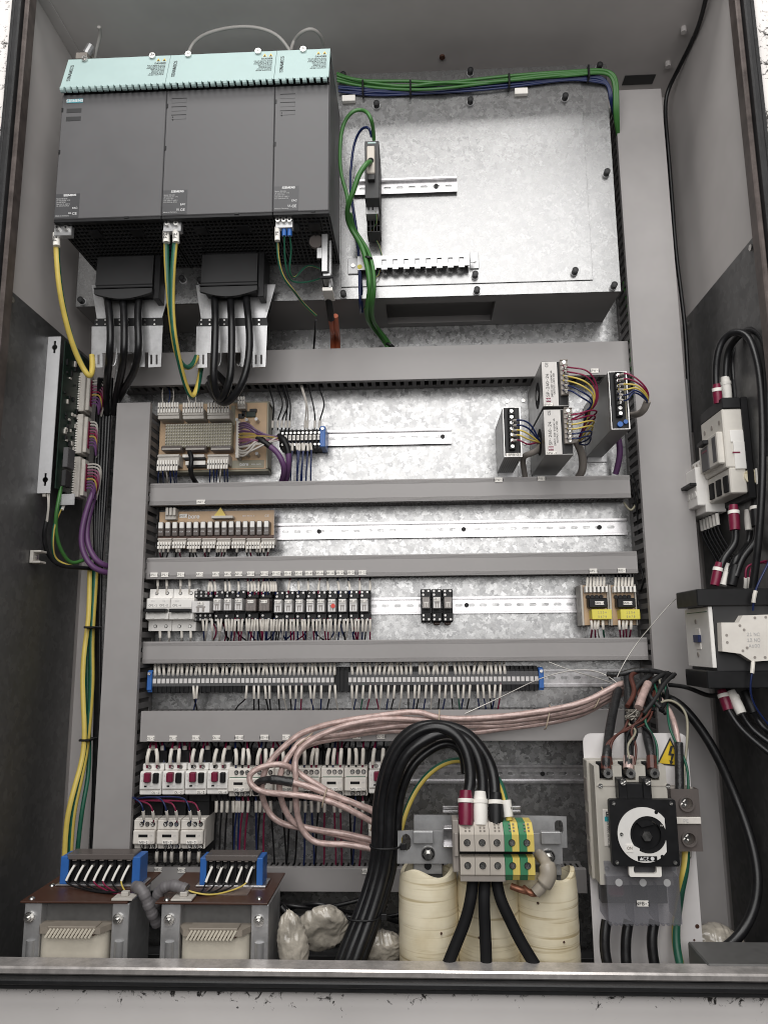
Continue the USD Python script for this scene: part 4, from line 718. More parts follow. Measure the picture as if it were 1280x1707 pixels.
# ======================= power supplies =======================
perf = usdkit.material(stage, '/World/Looks/perforated_sheet', {'g': ('geometry', {}), 'v': ('voronoi_texture', {'scale': 240., 'randomness': 0.}), 'r': ('rgb_ramp', {'ramp': [(.30, (.02, .02, .02)), (.36, (.36, .355, .35))]}), 'p': ('principled_bsdf', {'metallic': .6, 'roughness': .42})},
    [('g.position', 'v.vector'), ('v.distance', 'r.fac'), ('r.color', 'p.base_color')], surface='p.BSDF')
psul = mat('supply_label', (.56, .54, .52), .5, .1, .08, 60)
psum = mat('supply_case', (.27, .265, .26), .40, .7, .08, 40); psuf = mat('supply_face', (.60, .59, .58), .38, .75, .05, 60)
def psu(label, a, b, yt, yb, d, kind, mk, nterm=7, side='left'):
    x0, x1, z0, z1 = rect(a, yt, b, yb, d); w, h = x1-x0, z1-z0; t = Thing('power_supply', label, 'power supply', ((x0+x1)/2, 0, z0))
    t.part('case', [rbox(x0, x1, -d, -.006, z0, z1, .0008)], perf if kind == 'mesh' else psum)
    if kind == 'label':
        t.part('face', rbox(x0+.0006, x0+w*.60, -d-.0006, -d+.0005, z0+.001, z1-.001, .0002), psul)
        t.part('model_print', [text('SP-240-24', .0058, x0+w*.20, z0+h*.47, -d-.0008, 'c', math.pi/2), text('CE', .0055, x0+w*.2, z1-h*.08, -d-.0008, 'c', math.pi/2), text('INPUT: 100-240VAC 4A', .0032, x0+w*.36, z0+h*.5, -d-.0008, 'c', math.pi/2), text('OUTPUT: +24V 10A', .0032, x0+w*.45, z0+h*.5, -d-.0008, 'c', math.pi/2)], M['ink'])
        p = t.part('logo', rbox(x0+w*.12, x0+w*.30, -d-.0012, -d-.0004, z0+h*.10, z0+h*.19, .0002), M['red']); t.part('logo_text', text('MW', .0036, x0+w*.21, z0+h*.145, -d-.0013, bold=True), M['inkw'], parent=p)
        p = t.part('label', rbox(x0+w*.04, x0+w*.40, -d-.0012, -d-.0004, z0+.001, z0+.0065, .0001), M['paper']); t.part('lettering', text(mk, .0038, x0+w*.22, z0+.0038, -d-.0013), M['ink'], parent=p)
        tx0, tx1 = x0+w*.68, x0+w*.98; tz0, tz1 = z0+h*.22, z1-h*.02
        t.part('dark_slot', rbox(x0+w*.60, x1-.0015, -d-.0004, -d+.002, z0+.002, z1-.0015, .0002), M['black'])
        for s in (x0+w*.58, ): pass
        for r_ in (.25, .68):
            pp = (x0-.0004, -d+.075, z0+h*.33); break
        t.part('fan_grille', [cyl((x0-.0006, -d+.055, z0+h*.45), (x0+.001, -d+.055, z0+h*.45), .026, 24)], M['blackm'])
        t.part('fan_hub', [cyl((x0-.0012, -d+.055, z0+h*.45), (x0+.001, -d+.055, z0+h*.45), .010, 16)], psum)
    else:
        t.part('open_front', rbox(x0+.0015, x1-.0015, -d-.0003, -d+.003, z0+.0015, z1-.0015, .0004), M['black']); t.part('front_rim', [rbox(x0, x0+.0012, -d-.002, -d, z0, z1, 0), rbox(x1-.0022, x1, -d-.002, -d, z0, z1, 0), rbox(x0+.0012, x1-.0022, -d-.002, -d, z1-.0012, z1, 0), rbox(x0+.0012, x1-.0022, -d-.002, -d, z0, z0+.0012, 0)], psuf)
        if mk: p = t.part('label', rbox(x0+w*.1, x1-w*.1, -d-.0028, -d-.0018, z0+.001, z0+.0075, .0001), M['paper']); t.part('lettering', text(mk, .0042, (x0+x1)/2, z0+.0042, -d-.0029), M['ink'], parent=p)
        tx0, tx1 = x0+w*.28, x0+w*.62; tz0, tz1 = z0+h*.13, z1-h*.05
        if nterm == 8:
            for cx_, cz_, q in ((.45, .08, .005), (.75, .12, .004)): t.part('capacitor', ycyl(x0+w*cx_, -d-.006, -d, z0+h*cz_, q, 14), M['blue'])
            tz0 = z0+h*.2; t.part('side_bracket', rbox(x0+w*.80, x0+w*.86, -d-.004, -d, z0+h*.1, z1-h*.2, .0003), M['olive'])
    p = t.part('terminal_block', rbox(tx0, tx1, -d-.010, -d-.0004, tz0, tz1, .0008), M['beige_d'] if kind == 'label' else M['black']); n = nterm
    for k in range(n):
        zz = tz1-(tz1-tz0)*(k+.5)/n; t.part('screw', screw((tx0+tx1)/2, zz, -d-.010, .0034, .0025, rnd.random()), M['steel'], parent=p); t.part('divider', rbox(tx0, tx1, -d-.013, -d-.0102, zz+(tz1-tz0)/n*.44, zz+(tz1-tz0)/n*.56, 0), M['beige_d'] if kind == 'label' else M['black'], parent=p)
    t.part('foot', rbox(x0+.003, x1+.010, -.005, -.0005, z0-.010, z0+.02, .0005), M['zinc'])
psu('small perforated power supply, lower left of the four', 839, 868.5, 679, 762, .14, 'mesh', 'SPW-3', 7)
psu('upper white-labelled power supply of the stacked pair', 903.5, 947, 602, 677.5, .178, 'label', 'SPW-1')
psu('lower white-labelled power supply of the stacked pair', 907, 954.5, 682, 758.5, .178, 'label', 'SPW-2')
psu('dark power supply nearest the right duct with blue capacitors', 1016, 1047, 619.5, 716, .214, 'dark', '', 8)
def loops(lst, cat_, lab, grp):
    for pts, c in lst: wire(lab % {'dred': 'red', 'navy': 'blue', 'yellow': 'yellow', 'blackm': 'black'}.get(c, c), cat_, pts, 1.5, M[c], (grp % {'dred': 'red', 'navy': 'blue'}.get(c, c)), sleeve=[(.004, .018)], sl_m=M['greyw'], sl_r=1.35)
L1 = []
for k, c in enumerate(('dred', 'dred', 'yellow', 'yellow', 'navy', 'navy')):
    y = 610+k*8; L1.append(([(939, y, .19), (955, y+3, .215), (978-k*1.5, 618+k*9, .22), (995-k*2, 645+k*6, .205), (992-k*3, 675+k*2, .19), (975, 687+k, .18), (955, 690+k*8, .188)][:5 if k > 1 else 7]+([] if k < 2 else [(986-k*2, 690, .15), (968, 735, .12)]), c))
for k, c in enumerate(('dred', 'dred', 'yellow', 'yellow', 'navy', 'navy')):
    y = 690+k*8; L1.append(([(946, y, .19), (958, y+1, .21), (985-k*3, y-6+k, .205), (994-k*2, y-2, .18), (980, y+10, .15), (962, 738, .10)], c))
loops(L1, 'wire', '%s wire looping right from the stacked white-labelled power supplies', '%s wires of the stacked power supplies')
L2 = []
for k, c in enumerate(('navy', 'navy', 'yellow', 'yellow', 'dred')):
    y = 702+k*8.5; L2.append(([(854, y, .155), (866, y-2, .175), (882-k, y+4, .17), (897-k, 730+k*2, .15), (905, 741, .125)], c))
loops(L2, 'wire', '%s wire curving right from the small perforated power supply', '%s wires of the small power supply')
L3 = []
for k, c in enumerate(('dred', 'dred', 'yellow', 'yellow', 'navy', 'navy')):
    y = 626+k*7.6; L3.append(([(1031, y, .228), (1046, y-3+k, .25), (1066-k*2, 635+k*4, .25), (1080-k, 655+k*2, .235), (1078, 672, .22), (1068, 682, .20)], c))
loops(L3, 'wire', '%s wire looping right from the dark power supply with capacitors', '%s wires of the dark power supply')
for pts, r, lab in (([(904, 738, .125), (893, 752, .11), (875, 760, .09), (872, 775, .06), (876, 800, .03)], 5, 'small perforated power supply'), ([(958, 733, .11), (968, 752, .085), (971, 780, .06), (962, 798, .03)], 6.5, 'stacked power supplies'), ([(1079, 668, .22), (1072, 684, .20), (1052, 692, .14)], 6, 'dark power supply'), ([(1030, 728, .06), (1033, 755, .05), (1026, 790, .03)], 5, 'duct under the dark power supply')):
    cable('dark grey sheathed cable gathering the wires of the '+lab, 'cable', pts, r, M['beige_d'] if 'duct' not in lab else M['purple'], name='sheathed_cable')
# ======================= slim module on the upper panel =======================
d = PD+.10; x0, x1, z0, z1 = rect(608, 234, 632, 330, d)
t = Thing('slim_module', 'slim black controller module with beige plug on the upper panel rail', 'control module', ((x0+x1)/2, -PD, z0))
t.part('body', rbox(x0, x1, -d, -PD-.010, z0, z1, .001), M['anth_d']); t.part('brand_badge', rbox(x0+.006, x1-.006, -d-.0006, -d, z1-.006, z1-.003, .0001), M['teal'])
a, b, za, zb_ = rect(611.5, 243, 624.5, 289, d+.01); t.part('plug', rbox(a, b, -d-.012, -d-.0003, za, zb_, .0015), M['beige']); t.part('cable_hole', ycyl((a+b)/2, -d-.0128, -d-.011, za+(zb_-za)*.45, .006, 16), M['blackm'])
t.part('plug_tail', rbox(a+.001, b, -d-.010, -d-.0003, za-.012, za-.0005, .001), M['anth_d'])
t.part('top_bracket', [rbox(x0+.006, x1-.004, -d+.02, -d+.04, z1, z1+.010, .0008)], M['zinc'])
a, b, za, zb_ = rect(609.5, 331, 631, 356, d-.03); t.part('lower_plate', rbox(a, b, -d+.03, -PD-.02, za, zb_+.002, .0006), M['zinc'])
for k in (.18, .5): t.part('slot', rbox(a+(b-a)*k, a+(b-a)*k+.0025, -d+.0294, -d+.031, za+.008, zb_-.002, 0), M['blackm'])
a, b, za, zb_ = rect(612, 357, 634, 385, d-.05)
g = [rbox(a+(b-a)*k/4-.0006, a+(b-a)*k/4+.0006, -d+.05, -PD-.012, za, zb_+.004, 0) for k in range(5)]+[rbox(a, b, -d+.051, -PD-.012, za+(zb_-za)*k/3-.0006, za+(zb_-za)*k/3+.0006, 0) for k in range(4)]
t.part('vent_grille', g, M['anth_d']); t.part('screw', screw(b-.006, zb_+.012, -d+.03, .003, .003), M['steel'])
# green and blue cables by the module
cable('thick green cable entering the beige plug of the slim module', 'data cable', [(617, 270, d+.012), (611, 273, d+.03), (599, 290, d+.03), (589, 318, d+.02), (580, 345, d), (583, 375, .21), (600, 405, .20), (611, 440, .205), (616, 475, .20), (613, 505, .17), (613, 530, .12), (625, 550, .06), (640, 568, .03), (648, 582, .025)], 4.6, M['green'], name='data_cable', k=120)
cable('second green cable looping over the slim module from its top', 'data cable', [(623, 233, d-.04), (622, 215, d-.02), (617, 195, d), (604, 183, d-.01), (588, 186, d-.01), (573, 207, d-.02), (567, 245, d-.02), (569, 290, d-.02), (579, 330, d-.01), (580, 350, d-.01), (590, 380, .20), (606, 405, .19), (620, 438, .205), (624, 480, .2), (621, 508, .17), (622, 532, .12), (634, 552, .06), (648, 570, .03), (655, 582, .025)], 3.4, M['green'], name='data_cable', k=140)
cable('third green cable tucked behind the two thick ones', 'data cable', [(584, 355, .215), (592, 385, .19), (606, 412, .185), (618, 450, .195), (620, 490, .19), (617, 520, .14), (628, 545, .08), (650, 578, .025)], 3.2, M['green'], name='data_cable')
cable('blue cable arching to the top of the slim module', 'data cable', [(619, 228, d-.04), (615, 214, d-.03), (604, 214, d-.04), (592, 235, d-.06), (586, 270, d-.07), (584, 310, d-.07), (589, 350, .17), (596, 400, .165), (599, 450, .165), (600, 500, .155), (601, 520, .10)], 2.4, M['navy'], name='data_cable')
cable('thinner blue cable beside the arching blue one', 'data cable', [(589, 372, .17), (597, 420, .165), (602, 470, .16), (604, 520, .11)], 1.8, M['navy'], name='data_cable')
pe_cable('thin earth wire from the slim module to the shield bar', [(626, 352, d-.03), (627, 372, .20), (618, 388, .17), (628, 402, .16), (635, 420, .155), (637, 428, .15)], 1.2)
pe_cable('thin earth wire running down beside the green cables', [(632, 450, .16), (628, 460, .16), (613, 465, .165), (614, 490, .16), (606, 515, .12)], 1.2)
tt = Thing('cable_tie', 'black cable tie round the green cables at the shield bar', 'cable tie', W(616, 430, .2)); tie(tt, 614, 431, .203, 8, .3)
tt = Thing('cable_tie', 'black cable tie where the green cables enter the topmost duct', 'cable tie', W(650, 576, .03)); tie(tt, 650, 576, .032, 9, .5)
# bundle over the top of the panel
rg = random.Random(11); jj = lambda s=2.2: rg.uniform(-s, s)
for k in range(4):
    o = k*3.6-6; cable('green cable of the bundle lying along the top of the upper panel', 'data cable', [(562, 128+o+jj(3), .155+.004*(k % 2)), (600, 138+o*.9+jj(), .158+jj(.004)), (680, 143+o*.7-(k == 0)*4+jj(), .160), (735, 141+o*.7+jj(2.6), .161+jj(.004)), (790, 137+o*.6+jj(), .16), (890, 127+o*.8+jj(), .16+jj(.004)), (965, 121+o*.6, .16), (1003, 119+o*.7+jj(), .158), (1020-o*.5, 128+o*.3+jj(), .155), (1026-o*.5, 150, .15), (1027-o*.5, 190, .13), (1031, 235, .08)], 2.9-.25*(k % 2), M['green'], 'green cables along the top of the upper panel', name='data_cable', k=100)
for k in range(5):
    o = k*2.8; cable('blue cable of the bundle lying along the top of the upper panel', 'data cable', [(564, 142+o+jj(), .152), (620, 147+o+jj(1.6), .153+jj(.003)), (700, 146+o*.9+jj(1.6), .153), (800, 139+o*.8+jj(1.6), .153+jj(.003)), (890, 131+o*.8+jj(1.4), .153), (960, 126+o*.6, .153), (1000, 128+o*.7+jj(1.4), .152), (1015-o*.3, 142, .15), (1021-o*.4, 165, .14), (1029, 210, .08)], 1.9, M['navy'], 'blue cables along the top of the upper panel', name='data_cable', k=80)
for px, py in ((605, 147), (684, 147), (848, 136), (980, 122)):
    tt = Thing('cable_tie', 'black cable tie on the top cable bundle, ' + {605: 'nearest the drives', 684: 'second from the drives', 848: 'above the white adhesive mount', 980: 'at the right corner'}[px], 'cable tie', W(px, py, .16)); c = W(px, py, .158); tt.part('strap', rbox(c[0]-.0018, c[0]+.0018, -.168, -.147, c[2]-.015, c[2]+.014, .0008), M['black'])
# grey cables above the drives
gw = mat('drive_top_cable', (.34, .325, .31), .5)
for pts, lab in (([(313, 92, .25), (320, 75, .25), (336, 60, .26), (370, 48, .27), (410, 44, .275), (445, 50, .27), (468, 64, .26), (483, 84, .25)], 'long pale cable arching over the middle teal lid'), ([(485, 84, .25), (490, 68, .24), (502, 54, .26), (518, 48, .265), (532, 56, .25), (540, 74, .22)], 'short pale cable arching over the right teal lid'), ([(158, 97, .22), (163, 75, .24), (167, 55, .26), (165, 44, .275)], 'pale cable rising behind the left teal lid')):
    cable(lab, 'cable', pts, 3.0, gw, name='pale_cable', rr=.0034)
t = Thing('bus_connector', 'grey cable connector clamp on top of the left drive module', 'connector', W(145, 92, .25)); t.part('clamp', fb(126, 86, 145, 96, .25, .22), M['beige_d']); t.part('clamp', fb(138, 81, 150, 88, .24, .22), M['beige_d']); t.part('gland', tube([W(144, 90, .24), W(152, 76, .24)], .008, 10, 2), M['zinc'])
# ======================= ground cables and motor cables at the drives =======================
def lug_plate(label, a, b, yt, yb, ns, d=.315):
    t = Thing('ground_lug', label, 'ground lug', W((a+b)/2, yb, d)); t.part('plate', fb(a, yt, b, yb, d, d-.012), M['zinc'])
    for k in range(ns): q = W(a+(b-a)*(k+.5)/ns, (yt+yb)/2-2, d); p = t.part('bolt', ycyl(q[0], -d-.006, -d, q[2], .0048, 6), M['steel']); t.part('bolt_socket', ycyl(q[0], -d-.0064, -d-.0058, q[2], .0022, 6), M['black'], parent=p)
lug_plate('zinc ground lug with two bolts under the left drive', 90, 119, 374, 392, 2); lug_plate('zinc ground lug with two bolts under the middle drive', 272, 302, 366, 385, 2); lug_plate('zinc ground lug with three bolts under the right drive', 459, 488, 361, 379, 3)
def pe_sleeve(t, px, y0, y1, d, r, txt='PE'):
    a, b = W(px, y0, d), W(px+.5, y1, d); t.part('sleeve', cyl(a, b, r, 14), M['paper'], smooth=40); t.part('sleeve_print', text(txt, .0066 if r > .006 else .005, (a[0]+b[0])/2, (a[2]+b[2])/2-.001, a[1]-r+.0003, 'c', math.pi/2, True), M['ink'])
t = pe_cable('single thick yellow ground cable hanging left of the drives', [(94, 400, .30), (95, 430, .295), (99, 475, .28), (108, 525, .255), (122, 575, .225), (138, 612, .20), (149, 626, .19), (154, 612, .178), (153, 592, .172)], 5.4, arc=(-2.6, -1.0), twist=-.5); pe_sleeve(t, 94, 389, 410, .305, .0064)
t = pe_cable('left of two green-yellow ground cables under the middle drive', [(277, 395, .30), (278, 440, .29), (282, 500, .27), (289, 560, .24), (299, 600, .22), (311, 612, .20), (322, 606, .182), (328, 594, .172)], 5.0, arc=(-2.2, .2)); pe_sleeve(t, 277, 385, 404, .305, .0062)
t = pe_cable('right of two green-yellow ground cables, dropping lowest to the wiring board', [(293, 395, .305), (289, 440, .30), (287, 500, .28), (291, 560, .26), (302, 615, .22), (312, 648, .19), (320, 660, .175), (329, 645, .16), (334, 620, .15), (336, 610, .168)], 5.0, arc=(-.6, 1.6), twist=.6); pe_sleeve(t, 293, 385, 404, .31, .0062)
t = pe_cable('thin yellow earth wire curving from the right drive towards the shield bracket', [(462, 392, .305), (464, 430, .29), (473, 462, .27), (490, 485, .24), (505, 505, .2), (527, 526, .17)], 2.4); pe_sleeve(t, 462, 379, 401, .31, .005)
pe_cable('thin earth wire with blue lug, left of two at the right drive', [(474, 392, .305), (475, 430, .28), (479, 455, .26), (487, 468, .24), (510, 470, .22), (534, 464, .2)], 1.7, arc=(-1.5, 1.5)); pe_cable('thin earth wire with blue lug, right of two at the right drive', [(482.5, 390, .305), (485, 420, .28), (483, 450, .26), (490, 462, .24), (505, 448, .22), (520, 443, .2), (537, 449, .19)], 1.7, arc=(-1.5, 1.5))
for px in (473.5, 482.5): single('blue_lug', tube([W(px, 380, .308), W(px+.4, 393, .306)], .0044, 10, 2), M['blue'], 'blue crimp sleeve under the right drive ground lug, %s of two' % ('left' if px < 480 else 'right'), 'cable lug', smooth=40)
mc = [([(179, 497, .19), (183, 530, .20), (184, 570, .20), (181, 610, .17), (178, 650, .10), (178, 690, .05)], 'leftmost of three under the left plug'), ([(205, 497, .19), (207, 530, .2), (207, 580, .2), (204, 612, .17), (196, 650, .10), (190, 690, .05)], 'middle of three under the left plug'), ([(232, 496, .19), (230, 530, .2), (231, 575, .2), (226, 612, .17), (212, 640, .12), (196, 670, .06)], 'rightmost of three under the left plug'),
      ([(358, 495, .19), (359, 540, .205), (357, 600, .205), (357, 640, .19), (366, 664, .17), (380, 668, .15), (376, 640, .10), (352, 615, .05)], 'leftmost of three under the right plug'), ([(384, 494, .19), (386, 540, .21), (386, 590, .21), (382, 635, .2), (371, 662, .18), (362, 660, .15), (350, 630, .08)], 'middle of three under the right plug'), ([(410, 493, .19), (414, 530, .21), (416, 570, .215), (412, 610, .21), (400, 645, .2), (382, 668, .18), (365, 668, .15), (348, 640, .08)], 'rightmost of three under the right plug')]
for pts, lab in mc: cable('thick black motor cable, '+lab, 'power cable', pts, 6.6, M['cable'], k=60)
c = cable('thick black shielded cable hanging from the right drive bracket', 'power cable', [(540, 415, .25), (541, 450, .24), (545, 480, .22), (549, 510, .19), (552, 532, .16)], 6.2, M['cable'])
for k in range(2): cable('orange cable end dropping into the topmost duct, %s of two' % ('left', 'right')[k], 'cable', [(551+k*8, 528-k*2, .155), (554+k*7, 548, .11), (555+k*8, 565, .05), (555+k*8, 584, .02)], 4.6, M['orange'], name='orange_cable')
t = Thing('shield_bracket', 'tall zinc clamp bracket holding the black shielded cable under the right drive', 'cable bracket', W(540, 450, .24))
t.part('strip', fb(536, 389, 546, 452, .262, .258), M['zinc']); t.part('strip', fb(528, 412, 540, 430, .260, .256), M['zinc']); t.part('strip', [fb(548, 400, 552, 480, .245, .235)], M['zinc'])
t.part('dial', ycyl(W(527, 403, .25)[0], -.253, -.245, W(527, 403, .25)[2], .013, 20), M['smoke']); t.part('clamp', fb(538, 455, 551, 465, .256, .22), M['zinc']); t.part('clamp', fb(537, 478, 554, 484, .245, .2), M['paper']); t.part('clamp_screw', tube([W(533, 462, .26), W(556, 461, .26)], .003, 8, 2), M['black'])
cable('thin black wire with loop dropping to the topmost duct', 'wire', [(527, 533, .15), (525, 555, .08), (523, 582, .03)], 1.8, M['black'], name='thin_wire')
# ======================= left wall: I/O unit =======================
dI = .185; x0 = W(67, 690, dI)[0]; x1 = W(92.5, 690, dI)[0]; z1 = W(88, 561, dI)[2]; z0 = W(72, 822, dI)[2]
t = Thing('io_unit', 'tall controller board in a pale metal bracket on the left wall', 'controller unit', (x0, -dI, z0))
pl = sbox(x0, z0, x1, z1); xm = (x0+x1)/2+.004
for zz in (z1-.022, z0+.026): pl = pl.difference(unary_union([Point(xm, zz).buffer(.0055), sbox(xm-.0022, zz, xm+.0022, zz+.013), sbox(xm-.0022, zz-.012, xm+.0022, zz)]))
t.part('bracket', extr(pl, -dI+.002, .002), mat('pale_bracket', (.60, .60, .61), .4, .25, .08, 20)); t.part('bracket_side', rbox(x0, x0+.002, -dI+.002, -.03, z0, z1, 0), M['zinc'])
xp = x1+.004
t.part('board', rbox(xp-.002, xp, -dI+.012, -.05, z0+.012, z1-.004, 0), M['green_pcb'])
r2 = random.Random(3)
for k in range(46):
    yy = -dI+.018+r2.random()*.06; zz = z0+.06+r2.random()*(z1-z0-.08); a, b = .002+r2.random()*.006, .003+r2.random()*.010
    t.part('chip', rbox(xp, xp+.003, yy, yy+a, zz, zz+b, .0003), M['black'] if k % 3 else M['greyw'])
t.part('daughter_board', rbox(xp+.006, xp+.016, -dI+.02, -dI+.05, z0+.055, z0+.095, .001), M['anth']); t.part('daughter_board', rbox(xp+.006, xp+.014, -dI+.02, -dI+.045, z0+.018, z0+.05, .001), M['anth_d'])
zz = [z0+.008, z0+.098, z0+.187]; 
for k, zc in enumerate(zz):
    h = .083 if k < 2 else min(.083, z1-zc-.012); p = t.part('ribbon_connector', [rbox(xp, xp+.013, -.105, -.072, zc, zc+h, .001), rbox(xp+.013, xp+.020, -.098, -.079, zc+.004, zc+h-.004, .001)], M['greyw'])
    t.part('pin_comb', [rbox(xp+.0005, xp+.004, -.108, -.105, zc+.004+j*.0052, zc+.0066+j*.0052, 0) for j in range(int(h/.0053)-1)], M['paper'], parent=p); t.part('connector_slot', rbox(xp+.0195, xp+.0206, -.093, -.084, zc+.014, zc+h-.012, 0), M['dred'], parent=p)
    for j in range(9):
        c = ['greyw', 'greyw', 'dull_pink', 'dull_pink', 'dred', 'dull_yellow', 'purple', 'purple', 'purple'][j]; q = (xp+.021, -.087, zc+h*.85-j*h*.075)
        w_ = Thing('ribbon_wire', 'ribbon wire at the %s plug of the left wall controller' % ('lowest', 'middle', 'topmost')[k], 'wire', q, 'ribbon wires on the left wall controller (%d)' % k); e = .020-j*.0012 if k != 1 else .010
        w_.part('insulation', tube([q, (q[0]+e, -.085, q[2]-.001), (q[0]+e*1.25, -.08, q[2]-.012-j*.001), (q[0]+e*.5, -.06, zc+.002+j*.002)], .0016, 5, 16), M[c], smooth=60)
t.part('gland_plate', rbox(xp-.004, xp+.030, -dI+.03, -dI+.032, z0-.018, z0+.004, .001), M['zinc']); t.part('bottom_tab', rbox(x0+.014, x0+.020, -dI+.003, -dI+.008, z0-.006, z0, .0005), M['greyw'])
cable('lower outer purple cable sweeping from the left wall controller to the left duct', 'signal cable', [(160, 808, .075), (148, 840, .08), (139, 872, .085), (137, 912, .085), (151, 941, .08), (166, 951, .07), (188, 957, .05)], 4.8, M['purple'], name='signal_cable'); cable('inner purple cable sweeping from the left wall controller to the left duct', 'signal cable', [(163, 800, .06), (155, 835, .065), (147, 868, .07), (146, 902, .072), (158, 930, .07), (172, 941, .06), (190, 946, .04)], 4.8, M['purple'], name='signal_cable')
cable('green cable looping under the left wall controller', 'data cable', [(102, 812, .15), (97, 838, .16), (93, 868, .155), (96, 900, .14), (107, 926, .12), (121, 938, .10), (138, 934, .08), (152, 930, .06)], 3.2, M['green'], name='data_cable')
cable('black cable looping lowest under the left wall controller', 'cable', [(78, 868, .17), (74, 892, .165), (79, 920, .15), (96, 940, .13), (125, 946, .10), (152, 948, .06)], 3.6, M['cable']); 
for k in range(2): cable('thin grey wire between the left wall controller and its black cable, %s of two' % ('left', 'right')[k], 'wire', [(79+k*3, 822, .18), (80+k*1.5, 845, .18), (77+k*2, 870, .172)], 1.2, M['greyw'], name='thin_wire')
c = pe_cable('yellow earth wire beside the green cable under the left wall controller', [(107, 838, .14), (98, 856, .15), (90, 880, .155), (88, 908, .15), (94, 932, .13), (120, 944, .10)], 2.2); c.part('sleeve', tube([W(109, 834, .138), W(103, 850, .146)], .0035, 8, 2), M['paper'], smooth=40)
a = WX(55, 929, XL+.004); t = Thing('saddle_clip', 'pale cable saddle clip screwed to the left wall sheet', 'cable clip', a); y, z = a[1], a[2]
t.part('base', rbox(XL+.0035, XL+.010, y-.012, y+.012, z-.012, z+.012, .001), M['greyw']); t.part('arm', rbox(XL+.010, XL+.024, y-.012, y+.012, z+.008, z+.012, .0008), M['greyw']); t.part('arm', rbox(XL+.010, XL+.024, y-.012, y+.012, z-.012, z-.008, .0008), M['greyw']); t.part('screw', cyl((XL+.0095, y, z), (XL+.013, y, z), .004, 10), M['steel'])
# cables running down left of the left duct
for k, (pts, ar) in enumerate((([(150, 945, .05), (147, 1037, .06), (141, 1086, .065), (138.5, 1148, .07), (141, 1221, .075), (137, 1266, .08), (125, 1312, .10), (113, 1364, .11), (108, 1430, .11)], (-2.2, -1.2)), ([(160, 950, .045), (157, 1000, .05), (153, 1074, .055), (153, 1135, .06), (147, 1221, .065), (141, 1266, .075), (132, 1310, .09), (122, 1360, .10), (117, 1430, .10)], (-.4, 1.0)), ([(154, 945, .035), (152, 1030, .04), (147, 1090, .045), (146, 1150, .05), (148, 1221, .055), (147, 1290, .065), (138, 1345, .08), (128, 1430, .08)], (-1.6, 1.6)))):
    pe_cable('green-yellow ground cable running down beside the left duct, %s of three' % ('outermost', 'nearest the duct', 'rearmost')[k], pts, 4.4 if k < 2 else 3.4, arc=ar)
for k, (px, py) in enumerate(((151, 1046), (143, 1234))): tt = Thing('cable_tie', 'black cable tie round the ground cables left of the left duct, %s one' % ('upper', 'lower')[k], 'cable tie', W(px, py, .07)); q = W(px, py, .075); tt.part('strap', rbox(q[0]-.011, q[0]+.010, -.083, -.045, q[2]-.0022, q[2]+.0022, .001), M['black'])
for k in range(5): cable('dark cable hanging behind the left duct edge', 'cable', [(186-k*5, 630, .05+.012*k), (181-k*5, 720, .045), (174-k*4, 850, .04), (168-k*2, 960, .03), (166-k*1.5, 1150, .025), (161-k*2, 1425, .03)], 3.4, M['cable'], 'dark cables behind the left duct')
# ======================= right wall =======================
xw = XR-.004
mc_ = mat('moulded_case', (.62, .59, .54), .45, 0, .06, 40)
t = Thing('moulded_case_breaker', 'large beige moulded case breaker mounted sideways on the right wall', 'circuit breaker', (xw, -.25, W(1215, 680, .25)[2]))
zt_, zb_ = W(1215, 681, .25)[2], W(1222, 822, .25)[2]; xf = W(1206, 720, .25)[0]; h = zt_-zb_
t.part('body', [rbox(xf, xw-.006, -.25, -.15, zb_+h*.30, zt_, .002), rbox(xf+.004, xw-.012, -.25, -.15, zb_, zb_+h*.30, .002)], mc_)
t.part('front_cover', rbox(xf-.010, xf+.002, -.244, -.156, zb_+h*.36, zb_+h*.74, .002), mc_); t.part('rating_window', rbox(xf-.0105, xf-.0095, -.236, -.220, zb_+h*.40, zb_+h*.70, .0002), M['anth']); t.part('rating_window', rbox(xf-.012, xf-.0095, -.202, -.170, zb_+h*.36, zb_+h*.64, .0005), M['anth'])
t.part('red_print', rbox(xf-.0126, xf-.0118, -.198, -.176, zb_+h*.58, zb_+h*.60, 0), M['red']); t.part('toggle', rbox(xf-.020, xf-.009, -.205, -.175, zb_+h*.66, zb_+h*.71, .001), M['black'])
t.part('side_step', rbox(xf+.014, xw-.002, -.2525, -.25, zb_+h*.28, zb_+h*.60, .0008), M['white']); t.part('side_step', rbox(xf+.010, xw-.004, -.2518, -.25, zb_+h*.60, zb_+h*.74, .0008), M['white']); t.part('red_mark', rbox(xf+.011, xf+.024, -.2532, -.2524, zb_+h*.465, zb_+h*.48, 0), M['red'])
for k in range(3): t.part('terminal_slot', rbox(xf+.001, xf+.006, -.243+k*.032, -.225+k*.032, zb_+h*.03, zb_+h*.22, .0005), M['blackm']); t.part('cover_hole', cyl((xf-.0006, -.235+k*.034, zt_-h*.14), (xf+.002, -.235+k*.034, zt_-h*.14), .0045, 12), M['beige_d'])
t.part('seal_sticker', ycyl(xf+.040, -.2535, -.249, zb_+h*.19, .0125, 20), M['cream'])
t.part('rear_insulator', rbox(xw-.012, xw-.001, -.255, -.12, zb_-.01, zt_+.02, .001), M['black']); t.part('top_shroud', rbox(xf+.001, xw-.012, -.252, -.15, zt_+.0005, zt_+.020, .001), M['black'])
q = W(1262, 793, .26); t.part('white_tag', rbox(q[0]-.0022, q[0]+.0035, -.262, -.258, q[2]-.015, q[2]+.013, .0004), M['paper'])
t = Thing('side_breaker', 'row of small white breakers with a long black toggle on the right wall', 'circuit breaker', (xw, -.1, W(1145, 800, .12)[2]))
